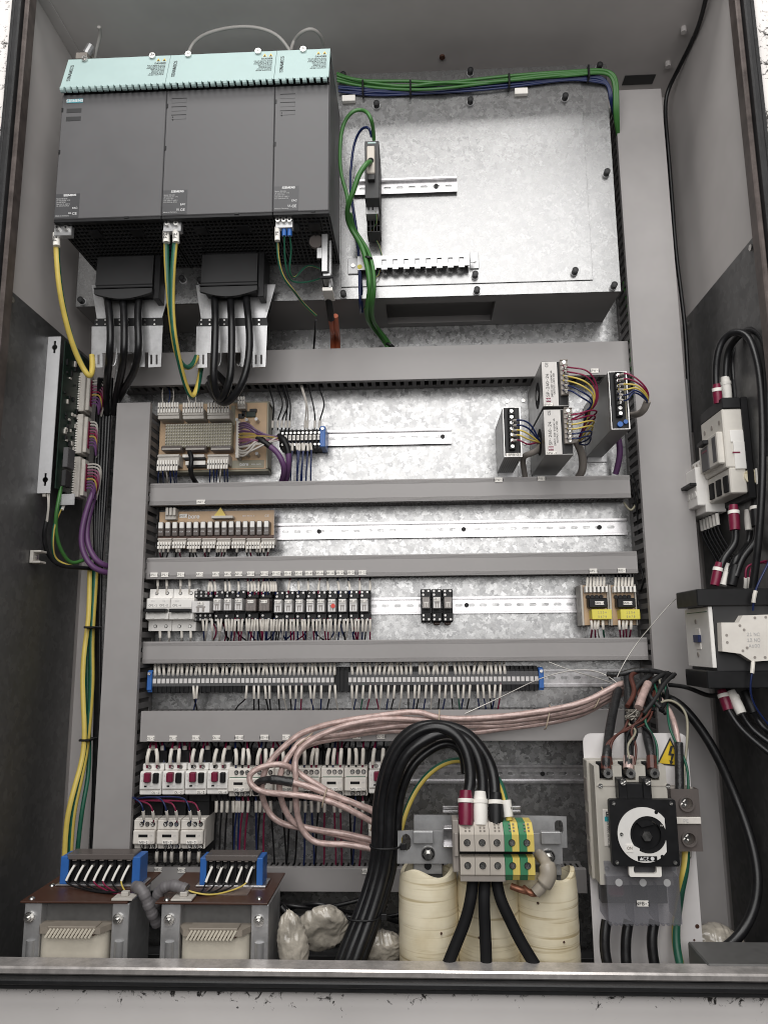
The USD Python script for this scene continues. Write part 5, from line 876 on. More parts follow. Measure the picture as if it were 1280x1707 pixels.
za, zc = W(1175, 850, .148)[2], W(1175, 774, .148)[2]; xf2 = W(1161, 812, .148)[0]; h = zc-za
t.part('body', [rbox(xf2+.014, xw-.01, -.148, -.024, za-.004, zc+.012, .001), rbox(xf2, xf2+.016, -.148, -.024, za+h*.10, zc-h*.06, .0015)], M['white'])
t.part('toggle', rbox(xf2-.012, xf2+.001, -.148, -.022, za+h*.53, za+h*.60, .001), M['black'])
for k in range(7): y = -.139+k*.0175; t.part('lower_button', cyl((xf2-.0012, y, za+h*.36), (xf2+.001, y, za+h*.36), .0062, 14), M['white']); t.part('upper_terminal', cyl((xf2+.0132, y, zc+.004), (xf2+.015, y, zc+.004), .003, 10), M['beige_d'])
for k in range(6):
    y = -.143+k*.016; q = np.array((xf2+.035, y, za-.002)); t = Thing('control_wire', 'white sleeved black wire under the small right wall breakers', 'wire', q, 'wires under the right wall breakers'); t.part('insulation', tube([q, q+[0, 0, -.03], q+[.012, -.01, -.07], q+[.03, -.02, -.12]], .0018, 6, 16), M['black'], smooth=60); t.part('marker_sleeve', cyl(q+[0, 0, -.004], q+[.001, 0, -.026], .0034, 8), M['paper'], smooth=40)
# contactor with black covers
t = Thing('power_contactor', 'big dark contactor with white front plate and black end covers on the right wall', 'contactor', (xw, -.3, W(1200, 1060, .3)[2]))
Z = lambda y, d=.30, x=1190: W(x, y, d)[2]
xc = W(1189, 1065, .30)[0]; xcov = W(1160, 995, .30)[0]
t.part('body', rbox(xc+.002, xw-.001, -.300, -.188, Z(1120), Z(1008), .001), M['anth_d']); t.part('front_plate', rbox(xc-.004, xc+.003, -.299, -.189, Z(1114), Z(1011), .001), M['white'])
t.part('top_cover', rbox(xcov, xw-.001, -.304, -.205, Z(1010.5), Z(982), .0015), M['black']); t.part('bottom_cover', rbox(xcov+.006, xw-.001, -.304, -.205, Z(1148), Z(1118.5), .0015), M['black'])
p = t.part('indicator_frame', rbox(xc-.0052, xc-.0038, -.256, -.236, Z(1083), Z(1047), .0004), M['paper']); t.part('indicator', rbox(xc-.009, xc-.004, -.258, -.234, Z(1071), Z(1058), .0006), M['navy'], parent=p)
for zz in (1035, 1092): t.part('plate_screw', cyl((xc-.0052, -.24, Z(zz)), (xc-.0038, -.24, Z(zz)), .004, 10), M['beige_d'])
t.part('green_print', rbox(xc-.0045, xc-.0038, -.292, -.2, Z(1020), Z(1018.5), 0), M['dgreen'])
t = Thing('auxiliary_contact', 'cream auxiliary contact block on the camera side of the big dark contactor', 'contact block', W(1240, 1065, .31))
t.part('body', extr(pxpoly([(1202, 1038), (1231, 1038), (1238, 1026), (1292, 1024.5), (1292, 1101), (1254, 1103), (1234, 1090), (1204, 1086)], .318), -.3005, .0175), M['white2'])
for px, py in ((1211, 1059), (1212, 1071), (1233, 1043), (1240, 1050), (1245, 1080), (1238, 1085), (1258, 1030), (1276, 1029), (1258, 1096), (1275, 1096)): q = W(px, py, .318); t.part('pin_hole', ycyl(q[0], -.3186, -.317, q[2], .0022, 8), M['beige_d'])
q = W(1256, 1070, .318); t.part('print_frame', [text(s, .005, q[0], q[2]+.012-k*.009, -.3183) for k, s in enumerate(('21 NC', '13 NO', 'A600'))], M['inkg'])
for k, (y0, y1, y2) in enumerate(((1010, 990, 960), (1102, 1118, 1160))):
    wire('blue wire with white sleeve at the %s of the cream auxiliary contact' % ('top', 'bottom')[k], 'wire', [(1255+k*0, y0+8 if not k else y0, .315), (1258-k*4, y1, .32), (1270-k*18, y2, .315), (1290-k*8, y2-40+k*90, .30)], 1.6, M['navy'], sleeve=[(.012, .034)] if not k else [(.001, .022)], sl_r=2.0)
# thick black cables on the right wall
rc_ = [([(1194, 650, .235), (1193, 620, .24), (1196, 590, .25), (1205, 567, .26), (1222, 554, .275), (1242, 558, .29), (1256, 582, .305), (1265, 620, .318), (1270, 690, .328), (1270, 800, .325), (1264, 900, .31), (1254, 985, .29)], 'front arch'), ([(1209, 642, .215), (1210, 610, .22), (1214, 585, .23), (1226, 565, .25), (1246, 551, .28), (1266, 556, .31), (1276, 580, .33), (1281, 660, .338), (1282, 760, .33)], 'middle arch'), ([(1224, 640, .20), (1221, 605, .205), (1224, 582, .215), (1236, 560, .22), (1250, 552, .23), (1262, 562, .24), (1264, 600, .235), (1262, 660, .23)], 'rear arch')]
for pts, lab in rc_: cable('thick black power cable arching over the beige breaker, '+lab, 'power cable', pts, 6.2, M['cable'], k=70)
def boot(label, a, b, m, r, tiepx=None):
    t = Thing('cable_boot', label, 'cable boot', W(*a)); P = [W(*a), (W(*a)+W(*b))/2, W(*b)]; t.part('sleeve', tube(P, [r*.85, r*.95, r*1.05, r*1.08, r*1.05, r], 12, 6), m, smooth=50)
    if tiepx: c = (P[0]*.7+P[2]*.3); v = (P[2]-P[0])/np.linalg.norm(P[2]-P[0]); t.part('number_band', tube([c-v*.003, c+v*.003], r*1.14, 12, 2), M['paper'], smooth=40)
boot('dark red cable boot on top of the beige breaker', (1194, 640, .237), (1197, 672, .232), M['red'], .0075, 1); boot('white cable boot on top of the beige breaker', (1208, 628, .216), (1212, 664, .212), M['paper'], .0085, 1); boot('black cable boot on top of the beige breaker', (1223, 634, .20), (1226, 664, .20), M['black'], .008); boot('slim white sleeve at the right of the beige breaker top', (1244, 642, .18), (1245, 662, .18), M['paper'], .0045)
boot('dark red cable boot under the beige breaker', (1222, 842, .24), (1225, 884, .245), M['red'], .0085, 1); boot('white cable boot under the beige breaker', (1246, 850, .21), (1248, 884, .215), M['paper'], .006); boot('black cable boot under the beige breaker', (1258, 835, .24), (1261, 878, .25), M['black'], .008, 1)
for a, b, lab in (((1226, 884, .245), (1197, 962, .25), 'left'), ((1250, 884, .22), (1214, 962, .235), 'middle'), ((1262, 878, .25), (1226, 962, .255), 'right')):
    cable('black power cable between the beige breaker and the dark contactor, '+lab, 'power cable', [a, ((a[0]*.75+b[0]*.25)+5, a[1]*.7+b[1]*.3, a[2]), ((a[0]+b[0])/2-4, (a[1]+b[1])/2+8, .25), b], 5.6, M['cable'])
boot('dark red cable boot above the dark contactor', (1199, 938, .25), (1191, 976, .25), M['red'], .0075, 1); boot('white cable boot above the dark contactor', (1211, 940, .235), (1204, 976, .24), M['paper'], .0075, 1); boot('black cable boot above the dark contactor', (1226, 942, .25), (1219, 976, .25), M['black'], .0085)
boot('dark red cable boot under the dark contactor', (1202, 1150, .26), (1214, 1184, .27), M['red'], .008, 1); boot('white cable boot under the dark contactor', (1218, 1152, .26), (1236, 1190, .275), M['paper'], .008, 1); boot('black cable boot under the dark contactor', (1240, 1152, .25), (1256, 1188, .26), M['black'], .008)
for k, (a, b) in enumerate((((1214, 1184, .27), (1290, 1262, .30)), ((1236, 1190, .275), (1300, 1250, .30)), ((1256, 1188, .26), (1310, 1240, .28)))): cable('black power cable leaving the dark contactor to the lower right, %s of three' % ('lowest', 'middle', 'uppermost')[k], 'power cable', [a, ((a[0]*2+b[0])/3-4, (a[1]*2+b[1])/3+5, .28), b], 4.8, M['cable'])
for k in range(2): wire('dark red sleeved wire right of the boots above the dark contactor', 'wire', [(1242+k*7, 984, .26), (1243+k*7, 965, .27), (1246+k*8, 945, .27), (1290, 938-k*5, .26)], 1.8, M['dred'], 'dark red wires above the dark contactor', sleeve=[(.004, .024)], sl_m=M['paper'], sl_r=1.7)
cable('thin black cable down the gap between right duct and right wall', 'cable', [(1180, -20, .28), (1168, 30, .22), (1150, 75, .15), (1125, 125, .08), (1111, 160, .05), (1112, 230, .04), (1120, 330, .03), (1128, 430, .03), (1141, 540, .03), (1147, 640, .03), (1152, 720, .03)], 3.6, M['cable'], k=70)
t = Thing('edge_strip', 'slim slotted strip showing behind the right duct edge', 'edge strip', W(1150, 700, .08)); x0 = W(1141, 650, .06)[0]; z0, z1 = W(1150, 780, .06)[2], W(1142, 632, .06)[2]
t.part('strip', [rbox(x0, x0+.006, -.062, -.058, z0, z1, 0)], M['duct_in'])
cable('thick black cable curving down in front of the right duct to the floor', 'power cable', [(1100, 1160, .12), (1128, 1172, .14), (1160, 1205, .15), (1192, 1255, .16), (1222, 1320, .17), (1248, 1390, .19), (1262, 1460, .21), (1256, 1515, .22), (1232, 1560, .23), (1200, 1586, .24), (1172, 1594, .24)], 7.6, M['cable'], k=80)

cable('green cable showing between the topmost duct end and the right duct', 'data cable', [(1040, 470, .06), (1048, 520, .07), (1052, 570, .075), (1054, 620, .07), (1055, 660, .03)], 2.8, M['green'], name='data_cable')
for k, (pts, c) in enumerate((([(1050, 800, .05), (1060, 840, .06), (1066, 900, .04)], 'blackm'), ([(1040, 838, .04), (1052, 850, .06), (1062, 835, .05)], 'olive'), ([(1054, 790, .04), (1064, 825, .07), (1060, 870, .03)], 'black'), ([(1066, 940, .05), (1072, 965, .07), (1068, 985, .04)], 'black'))): cable('thin %s wire in the gap between the ducts and the wide right duct' % {'blackm': 'black', 'olive': 'olive'}.get(c, c), 'wire', pts, 1.8, M[c], 'thin wires in the gap beside the right duct', name='gap_wire')
# ======================= main breaker on its white plate =======================
dP = .232; dK = .295
a1 = W(971, 1223, dP); a2 = W(1145, 1223, dP); z0 = ZF+.005
t = Thing('breaker_plate', 'tall white painted plate with rounded corners at lower right carrying the main breaker', 'metal plate', ((a1[0]+a2[0])/2, -dP, z0))
t.part('plate', extr(rrect(a1[0], a2[0], z0, a1[2], .014).union(sbox(a1[0], z0, a2[0], z0+.1)), -dP+.003, .003), mat('plate_white', (.70, .675, .67), .42, 0, .06, 12))
for px, py, r in ((1162, 1545, .0035), (1157, 1568, .0018), (1156, 1577, .0008), (1160, 1578, .0008)): q = W(px, py, dP); t.part('dirt_mark', ycyl(q[0], -dP-.0002, -dP+.001, q[2], r, 9), M['brown'])
sg = Thing('warning_sign', 'yellow triangular high voltage sign with black bolt beside the main breaker', 'warning sign', W(1116, 1275, dP))
tri = pxpoly([(1116.5, 1229), (1094.5, 1274.5), (1139, 1279)], dP); sg.part('black_border', extr(tri, -dP-.0003, .0004), M['ink']); sg.part('yellow_field', extr(tri.buffer(-.0025), -dP-.0008, .0004), M['signy'])
sg.part('bolt_symbol', extr(pxpoly([(1117, 1243), (1121, 1244), (1118, 1256), (1123, 1257), (1119.5, 1269), (1122, 1270), (1117, 1276), (1115, 1267), (1117.3, 1268), (1118.3, 1260), (1113, 1259)], dP), -dP-.0013, .0004), M['ink'])
x0, x1, z0, z1 = rect(995, 1277, 1116, 1476, dK); w, h = x1-x0, z1-z0
t = Thing('main_breaker', 'large beige main breaker with black rotary operator and clear terminal cover', 'circuit breaker', ((x0+x1)/2, -dP, z0))
fr = sbox(x0, z0, x1, z1)
for k in range(3): 
    c = W((1010, 1047.5, 1087)[k], 1290, dK)[0]; fr = fr.difference(sbox(c-.0105, z1-.022, c+.0105, z1+.001))
be = mat('breaker_beige', (.47, .445, .395), .48, 0, .06, 40)
t.part('body', [extr(fr, -dK+.035, .035), rbox(x0-.004, x1-.002, -dK+.035, -dP-.0005, z0-.002, z1+.003, .001)], be)
t.part('side_rib', [rbox(x0-.005, x0-.0035, -dK+.037, -dP-.004, z0+h*k-.018, z0+h*k+.018, .0005) for k in (.2, .45, .75)], M['beige_d'])
t.part('top_line', rbox(x0+.002, x1-.002, -dK-.0008, -dK+.001, z1-h*.175, z1-h*.17, 0), M['beige_d'])
for k, px in enumerate((1010, 1047.5, 1087)):
    q = W(px, 1287, dK-.012); p = t.part('terminal_bolt', [ycyl(q[0], -dK-.002, -dK+.016, q[2], .0075, 20)], M['steel'], smooth=35); t.part('bolt_socket', ycyl(q[0], -dK-.0024, -dK+.001, q[2], .0036, 6), M['black'], parent=p)
    t.part('terminal_well', rbox(q[0]-.0104, q[0]+.0104, -dK+.018, -dK+.034, z1-.022, z1+.002, 0), M['blackm'])
for px, py in ((1000.5, 1310), (1113, 1310.5), (1011, 1448), (1122, 1448)): q = W(px, py, dK); t.part('screw', screw(q[0], q[2], -dK, .0036, .002, rnd.random()), M['steel'])
p = t.part('rating_label', fb(1006, 1350, 1017, 1411, dK+.0008, dK-.001), M['white2']); q = W(1012, 1358, dK); t.part('label_print', [text('F', .008, q[0], q[2], -dK-.001, bold=True)]+[text(s, .003, q[0], W(1012, 1385, dK)[2], -dK-.001, 'c', math.pi/2) for s in ('NF250 3P 200A AC600V',)], M['ink'], parent=p); t.part('cyan_band', fb(1008, 1362, 1017, 1370, dK+.0012, dK+.0005), M['cyan'], parent=p)
dO = dK+.022
t.part('bracket', [fb(1031, 1299, 1045, 1334, dO, dK+.0004), fb(1072, 1298, 1086, 1334, dO, dK+.0004), fb(1032, 1307, 1085, 1336, dO-.004, dK+.0004)], M['black'])
for px in (1038, 1079): q = W(px, 1304, dO); t.part('bracket_screw', screw(q[0], q[2], -dO, .0048, .004, .5), M['steel'])
x0o, x1o, z0o, z1o = rect(1015, 1331, 1126, 1442, dO); op = rrect(x0o, x1o, z0o, z1o, .004); q = W(1070, 1389, dO); C = Point(q[0], q[2]); R = 40*S(dO)
inner = unary_union([Point(q[0]+.008, q[2]-.002).buffer(R*.60).intersection(sbox(q[0]-.1, q[2]-.1, q[0]+.1, q[2]+.032)), sbox(q[0]-.004, q[2]-.038, q[0]+R*.62, q[2]-.030)])
t.part('operator_plate', extr(op.difference(Point(q[0]+.004, q[2]).buffer(R*.55)), -dO, .010), M['black'])
ring = C.buffer(R, quad_segs=24).intersection(sbox(q[0]-.1, q[2]-.1, q[0]+R*.80, q[2]+.1)).difference(Point(q[0]+.006, q[2]).buffer(R*.68, quad_segs=16))
ring = ring.union(Polygon([(q[0]-R*.7, q[2]-R*.62), (q[0]-R*.25, q[2]-R*.75), (q[0]-R*.2, q[2]-R*.5), (q[0]-R*.6, q[2]-R*.3)]).intersection(C.buffer(R)))
t.part('dial_ring', extr(ring, -dO-.0105, .0016), M['white'])
t.part('knob', [ycyl(q[0]+.005, -dO-.004, -dO+.012, q[2]-.003, R*.56, 28)], M['blackm'], smooth=35); t.part('knob_shaft', ycyl(q[0]+.005, -dO-.009, -dO, q[2]-.003, .0078, 6), M['steel']); t.part('lever', Polygon and extr(Polygon([(q[0]-.012, q[2]+.020), (q[0]+.012, q[2]+.024), (q[0]+.016, q[2]+.014), (q[0]-.002, q[2]+.010)]), -dO-.005, .004), M['black'])
t.part('dial_screw', [screw(q[0]-R*.86, q[2]+.001, -dO-.0122, .0026, .001), screw(q[0]+R*.66, q[2]+.014, -dO-.0122, .0026, .001)], M['steel']); t.part('dial_hole', [ycyl(q[0]+R*.5, -dO-.0124, -dO-.011, q[2]+R*.82, .0028, 12), ycyl(q[0]+R*.62, -dO-.0124, -dO-.011, q[2]-R*.78, .0028, 12)], M['blackm'])
p = t.part('dial_label', rbox(q[0]-R*.72, q[0]-R*.46, -dO-.0128, -dO-.012, q[2]-R*.62, q[2]-R*.33, .0002), M['paper']); t.part('label_print', text('ON', .004, q[0]-R*.59, q[2]-R*.47, -dO-.0129), M['brown'], parent=p)
p = t.part('approval_plate', rbox(q[0]-R*.30, q[0]+R*.42, -dO-.0128, -dO-.012, q[2]-R*.93, q[2]-R*.76, .0002), M['black']); t.part('approval_marks', [text('CE', .005, q[0]+R*.0, q[2]-R*.845, -dO-.0129), extr(Polygon([(q[0]-R*.24, q[2]-R*.90), (q[0]-R*.10, q[2]-R*.90), (q[0]-R*.17, q[2]-R*.78)]), -dO-.0128, .0004), ycyl(q[0]+R*.24, -dO-.0134, -dO-.0129, q[2]-R*.845, R*.07, 14)], M['inkw'], parent=p)
for a, b in ((.005, .005), (.995, .005), (.005, .995), (.995, .995)):
    xx = x0o+(x1o-x0o)*(.07 if a < .5 else .93); zz = z0o+(z1o-z0o)*(.06 if b < .5 else .94); t.part('plate_screw', screw(xx, zz, -dO-.010, .0028, .001), M['steel'])
xa, xb, za, zb_ = rect(1048, 1441.5, 1102, 1462, dO+.006); hd = rrect(xa, xb, za, zb_, .003).difference(rrect(xa+.007, xb-.007, za+.008, zb_-.005, .004)); t.part('white_handle', extr(hd, -dO-.001, .007), M['paper'])
# clear terminal cover
xa, xb, za, zb_ = rect(1012, 1462, 1134, 1541, dK+.012)
cv = [rbox(xa, xb, -dK-.014, -dK-.012, za, zb_, .0005), rbox(xa, xa+.0015, -dK-.012, -dP-.02, za, zb_, 0), rbox(xb-.0015, xb, -dK-.012, -dP-.02, za, zb_, 0)]+[rbox(xa+(xb-xa)*k-.001, xa+(xb-xa)*k+.001, -dK-.012, -dP-.03, za, zb_-.01, 0) for k in (.35, .68)]
for k in range(14): xx = xa+(xb-xa)*(k+.5)/14; cv.append(rbox(xx-.0022, xx+.0022, -dK-.012, -dK-.006, za-.003, za, .0006))
cv.append(extrx(Polygon([(-dK-.012, zb_), (-dK-.002, zb_+.02), (-dK-.001, zb_+.019), (-dK-.011, zb_-.001)]), xa, xb))
t.part('terminal_cover', cv, M['shroud']); t.part('cover_ring', [ycyl(xa+(xb-xa)*k, -dK-.0144, -dK-.0138, zb_-.008, .0055, 18) for k in (.17, .5, .83)], M['inkg'])
t.part('red_terminal_sleeve', rbox(xa+(xb-xa)*.08, xa+(xb-xa)*.3, -dK+.01, -dK+.03, za+.03, zb_-.006, .004), M['red'])
t.part('inner_divider', [rbox(xa+(xb-xa)*k-.006, xa+(xb-xa)*k+.006, -dK+.012, -dK+.04, zb_-.02, zb_+.008, .001) for k in (.33, .66)], M['beige']); t.part('inner_base', rbox(xa+.003, xb-.003, -dP-.022, -dP-.002, za+.012, zb_, .001), M['black'])
p = t.part('label', fb(1062, 1502, 1081, 1512, dK+.0150, dK+.0142), M['paper']); q = W(1071.5, 1507, dK+.0152); t.part('lettering', text('NFB-1', .0048, q[0], q[2], -dK-.0151, bold=True), M['ink'], parent=p)
# neutral terminal
dN = .275; x0, x1, z0, z1 = rect(1121, 1316, 1168, 1420, dN); h = z1-z0; w = x1-x0
t = Thing('neutral_terminal', 'smoky covered two-screw terminal right of the main breaker', 'terminal block', ((x0+x1)/2, -dP, z0))
t.part('base', rbox(x0+.002, x1-.002, -dN+.02, -dP-.0005, z0+.001, z1-.001, .001), M['beige_d'])
for za, zb_ in ((z0+h*.56, z1), (z0, z0+h*.43)):
    cc = (x0+w*.52, (za+zb_)/2-.001); pl = sbox(x0, za, x1, zb_).difference(Point(*cc).buffer(.0095))
    t.part('cover', [extr(pl, -dN+.002, .002), rbox(x0, x0+.0012, -dN+.002, -dN+.02, za, zb_, 0), rbox(x1-.0012, x1, -dN+.002, -dN+.02, za, zb_, 0)], M['smoke']); t.part('rim', lathe([(.0095, 0), (.0120, 0), (.0120, .004), (.0095, .004)], 24).apply_transform(trimesh.transformations.rotation_matrix(math.pi/2, (1, 0, 0))).apply_translation((cc[0], -dN-.001, cc[1])), M['smoke'])
    t.part('screw', screw(cc[0]-.002, cc[1], -dN+.014, .0078, .006, .8), M['steel'])
t.part('label_strip', rbox(x0+.001, x1, -dN-.002, -dN+.012, z0+h*.44, z0+h*.55, .0008), M['white2']); t.part('lettering', text('PE', .005, x0+w*.45, z0+h*.495, -dN-.0021), M['inkg'])
c = pe_cable('thick green-yellow ground cable from the smoky terminal down past the main breaker', [(1143, 1420, .255), (1142, 1445, .262), (1136, 1478, .262), (1131, 1510, .25), (1127, 1545, .25), (1128, 1580, .26), (1134, 1612, .27), (1140, 1650, .28)], 6.2, arc=(-2.6, -.2), twist=2.2); c.part('sleeve', tube([W(1144, 1417, .236), W(1143, 1429, .24)], .0085, 12, 2), M['paper'], smooth=40)
for k, p_ in enumerate((((1011, 1535, .27), (1008, 1560, .275), (1009, 1590, .28), (1015, 1620, .285), (1024, 1660, .29)), ((1048, 1535, .27), (1044, 1560, .275), (1043, 1590, .28), (1045, 1620, .285), (1050, 1660, .29)), ((1091, 1535, .27), (1087, 1560, .275), (1088, 1590, .28), (1093, 1620, .285), (1100, 1660, .29)))):
    cable('thick black cable under the main breaker cover, %s of three' % ('left', 'middle', 'right')[k], 'power cable', p_, 7.8, M['cable'], n=14)
# taped cables on top of the main breaker
tape = mat('black_tape', (.02, .02, .021), .38, 0, .4, 120, bump=.5, bscale=220)
for k, p_ in enumerate((([(1030, 1150, .15), (1022, 1185, .19), (1015, 1225, .24), (1011, 1262, .28), (1010, 1283, .285)], 'left'), ([(1046, 1130, .15), (1048, 1170, .19), (1048, 1215, .23), (1048, 1262, .275), (1047, 1283, .285)], 'middle'), ([(1076, 1140, .14), (1076, 1180, .18), (1078, 1225, .24), (1086, 1262, .275), (1087, 1283, .285)], 'right'))):
    c = cable('black taped cable end on the %s main breaker terminal' % p_[1], 'power cable', p_[0], 7.2, tape, n=12); c.part('bare_end', tube([W(*p_[0][3]), W(*p_[0][4])], .0085, 10, 2), M['pinkc'] if k == 1 else M['brownw'])
rw = random.Random(5)
for k in range(9):
    c = ['brownw', 'brownw', 'blackm', 'brownw', 'dgreen', 'black', 'brownw', 'black', 'olive'][k]; e = [(1017, 1275), (1020, 1270), (1053, 1270), (1057, 1268), (1094, 1275), (1092, 1268), (1014, 1262), (1044, 1262), (1050, 1258)][k]
    wire('thin %s wire tangled above the main breaker terminals' % {'brownw': 'brown', 'blackm': 'black', 'dgreen': 'green', 'olive': 'olive'}.get(c, c), 'wire', [(1090+rw.uniform(-8, 14), 1135+rw.uniform(-6, 12), .16), (1085+rw.uniform(-14, 10), 1168, .2), (1062+rw.uniform(-16, 18), 1200+rw.uniform(-6, 8), .235), ((1060+e[0])/2+rw.uniform(-6, 6), 1218, .25), (e[0]+rw.uniform(-3, 3), 1242, .27), (e[0], e[1]+8, .285)], 1.9, M[c], 'thin wires tangled above the main breaker (%s)' % c, name='thin_wire')
t = Thing('bare_wire_knot', 'crumpled bare wire and tape knot between the main breaker cables', 'wire knot', W(1053, 1192, .24)); g = []
for k in range(14): q = [W(1053+rw.uniform(-11, 11), 1192+rw.uniform(-9, 9), .235+rw.uniform(-.012, .012)) for _ in range(4)]; g.append(tube(q, .0012, 5, 14))
t.part('strands', g, mat('dull_strands', (.26, .24, .21), .45, .6, .2, 90), kind='stuff')
cable('black taped cable end lying across the end of the pink bundle', 'cable', [(1012, 1124, .14), (1032, 1124, .15), (1060, 1118, .155), (1095, 1120, .15), (1122, 1128, .14)], 4.2, tape); cable('dark stripped cable pointing at the lower cover of the dark contactor', 'cable', [(1115, 1142, .17), (1150, 1148, .2), (1185, 1160, .23), (1215, 1148, .26), (1243, 1128, .29)], 3.6, M['cable'])
cable('dark grey cable crossing the tangle above the main breaker', 'cable', [(1125, 1124, .15), (1108, 1140, .18), (1092, 1165, .21), (1072, 1190, .23)], 3.2, M['anth_d'])
wire('thin green wire running down to the smoky terminal', 'wire', [(1108, 1140, .18), (1112, 1175, .2), (1117, 1215, .242), (1130, 1245, .25), (1142, 1270, .256), (1147, 1300, .26), (1147, 1325, .262)], 1.9, M['dgreen'], name='thin_wire'); wire('thin grey-green wire curving over to the smoky terminal', 'wire', [(1090, 1180, .2), (1115, 1168, .21), (1138, 1182, .215), (1146, 1215, .24), (1143, 1260, .25), (1140, 1290, .258), (1140, 1322, .262)], 2.0, M['olive'], name='thin_wire')
c = cable('pink clear cable with taped lower end running to the smoky terminal', 'cable', [(1095, 1160, .19), (1112, 1180, .2), (1125, 1210, .235), (1131, 1240, .248)], 4.2, M['pinkc'], name='pink_cable'); c.part('tape', tube([W(1131, 1238, .247), W(1132, 1270, .254), W(1133, 1322, .264)], .0072, 12, 12), tape, smooth=60)
cable('short pink clear cable stub leaning in the tangle above the main breaker', 'cable', [(1080, 1140, .19), (1072, 1158, .215), (1064, 1180, .235)], 6.5, M['pinkc'], name='pink_cable')
for k in range(8):
    x_, y_ = 1078+rw.uniform(-26, 30), 1128+rw.uniform(-8, 10); c = ['black', 'blackm', 'brownw', 'anth_d'][k % 4]
    cable('%s cable crossing the dense tangle over the main breaker' % {'black': 'glossy black', 'blackm': 'matte black', 'brownw': 'brown', 'anth_d': 'dark grey'}[c], 'cable', [(x_+rw.uniform(8, 30), y_-rw.uniform(2, 8), .14), (x_, y_+6, .165), (x_-rw.uniform(-8, 16), y_+28, .19), (x_-rw.uniform(-16, 20), y_+56, .22)], rw.uniform(2.4, 4.0), M[c], 'cables in the tangle over the main breaker', name='tangled_cable')
wl = mat('thin_steel_wire', (.55, .53, .5), .35, .7)
for k, (pts, lab) in enumerate((([(1028, 1130, .16), (1040, 1106, .16), (1062, 1072, .16), (1090, 1038, .17), (1120, 1004, .18), (1136, 992, .19)], 'rising in front of the right duct'), ([(1030, 1140, .15), (1010, 1126, .14), (970, 1117, .12), (905, 1130, .10), (860, 1150, .09), (810, 1174, .085), (775, 1190, .09)], 'arching left over the terminal strip end'), ([(1028, 1142, .15), (1000, 1132, .13), (950, 1117, .1), (915, 1104, .08)], 'short one over the fourth duct'))):
    cable('thin loose pale wire '+lab, 'wire', pts, .9, wl, name='loose_wire', n=6)
# ======================= pink cables =======================
PK = [([(1045, 1138, .14), (1026, 1144, .15), (981, 1167, .15), (909, 1185, .14), (820, 1196, .13), (730, 1196, .13), (698, 1188, .13), (634, 1193, .13), (564, 1204, .13), (503, 1223, .13), (477, 1242, .135), (454, 1265, .14), (440, 1291, .145), (437, 1324, .145), (447, 1352, .14), (463, 1369, .14), (494, 1379, .135), (541, 1387, .14), (600, 1402, .14), (640, 1414, .14)], 'outermost, making the widest turn'),
 ([(1048, 1142, .135), (1020, 1152, .145), (981, 1174, .14), (909, 1193, .13), (820, 1204, .12), (698, 1200, .125), (611, 1202, .14), (545, 1221, .145), (510, 1241, .15), (494, 1262, .155), (492.5, 1291, .16), (492.5, 1324, .16), (496, 1359, .155), (505, 1385, .15), (526, 1404, .15), (569, 1408, .15), (640, 1420, .15)], 'hanging in front of the white contactors'),
 ([(1050, 1148, .125), (1015, 1161, .135), (981, 1181, .13), (909, 1199, .12), (820, 1210, .115), (698, 1208, .115), (611, 1217, .12), (531, 1230, .125), (503, 1236, .13), (488, 1252, .14), (473, 1275, .15), (466, 1301, .152), (467, 1324, .152), (477, 1354, .148), (498, 1376, .142), (564, 1389, .145), (640, 1406, .145)], 'inner middle one'),
 ([(1050, 1152, .12), (1012, 1168, .13), (975, 1188, .12), (905, 1206, .115), (820, 1217, .11), (760, 1224, .105), (690, 1219, .105), (611, 1222, .11), (540, 1235, .12), (505, 1248, .13), (491, 1275, .14), (498, 1289, .145), (531, 1310, .15), (564, 1329, .15), (600, 1343, .15), (640, 1358, .15)], 'rearmost, sloping to the right'),
 ([(1052, 1146, .12), (1018, 1158, .14), (975, 1182, .135), (900, 1196, .125), (800, 1203, .11), (700, 1204, .11), (640, 1206, .11), (570, 1215, .12)], 'short middle filler of the trunk'),
 ([(498, 1290, .14), (477, 1277, .155), (456, 1275, .16), (430, 1282, .165), (416.5, 1294, .168), (419, 1308, .17), (435, 1319, .172), (470, 1324, .176), (529, 1331, .176), (576, 1347, .172), (612, 1366, .168), (640, 1380, .165)], 'small loop nearest the camera'),
 ([(487, 1304, .17), (515, 1312, .172), (541, 1322, .172), (587, 1338, .168), (627, 1356, .165), (645, 1366, .16)], 'starting at the black taped end')]
for pts, lab in PK:
    c = cable('clear pink stranded cable of the big looping bundle, '+lab, 'cable', pts, 4.7, M['pinkc'], name='pink_cable', n=28, k=len(pts)*14, lobe=6, amp=.03, twist=len(pts)*1.3)
    if 'taped' in lab: c.part('tape', tube([W(*q) for q in ((427, 1322, .15), (426, 1311, .16), (436, 1302, .168), (455, 1300, .172), (472, 1302, .172), (488, 1305, .17))], [.0062]*20+[.0078]*16, 12, 36), tape, smooth=60)
tm = mat('natural_tie', (.45, .36, .27), .5)
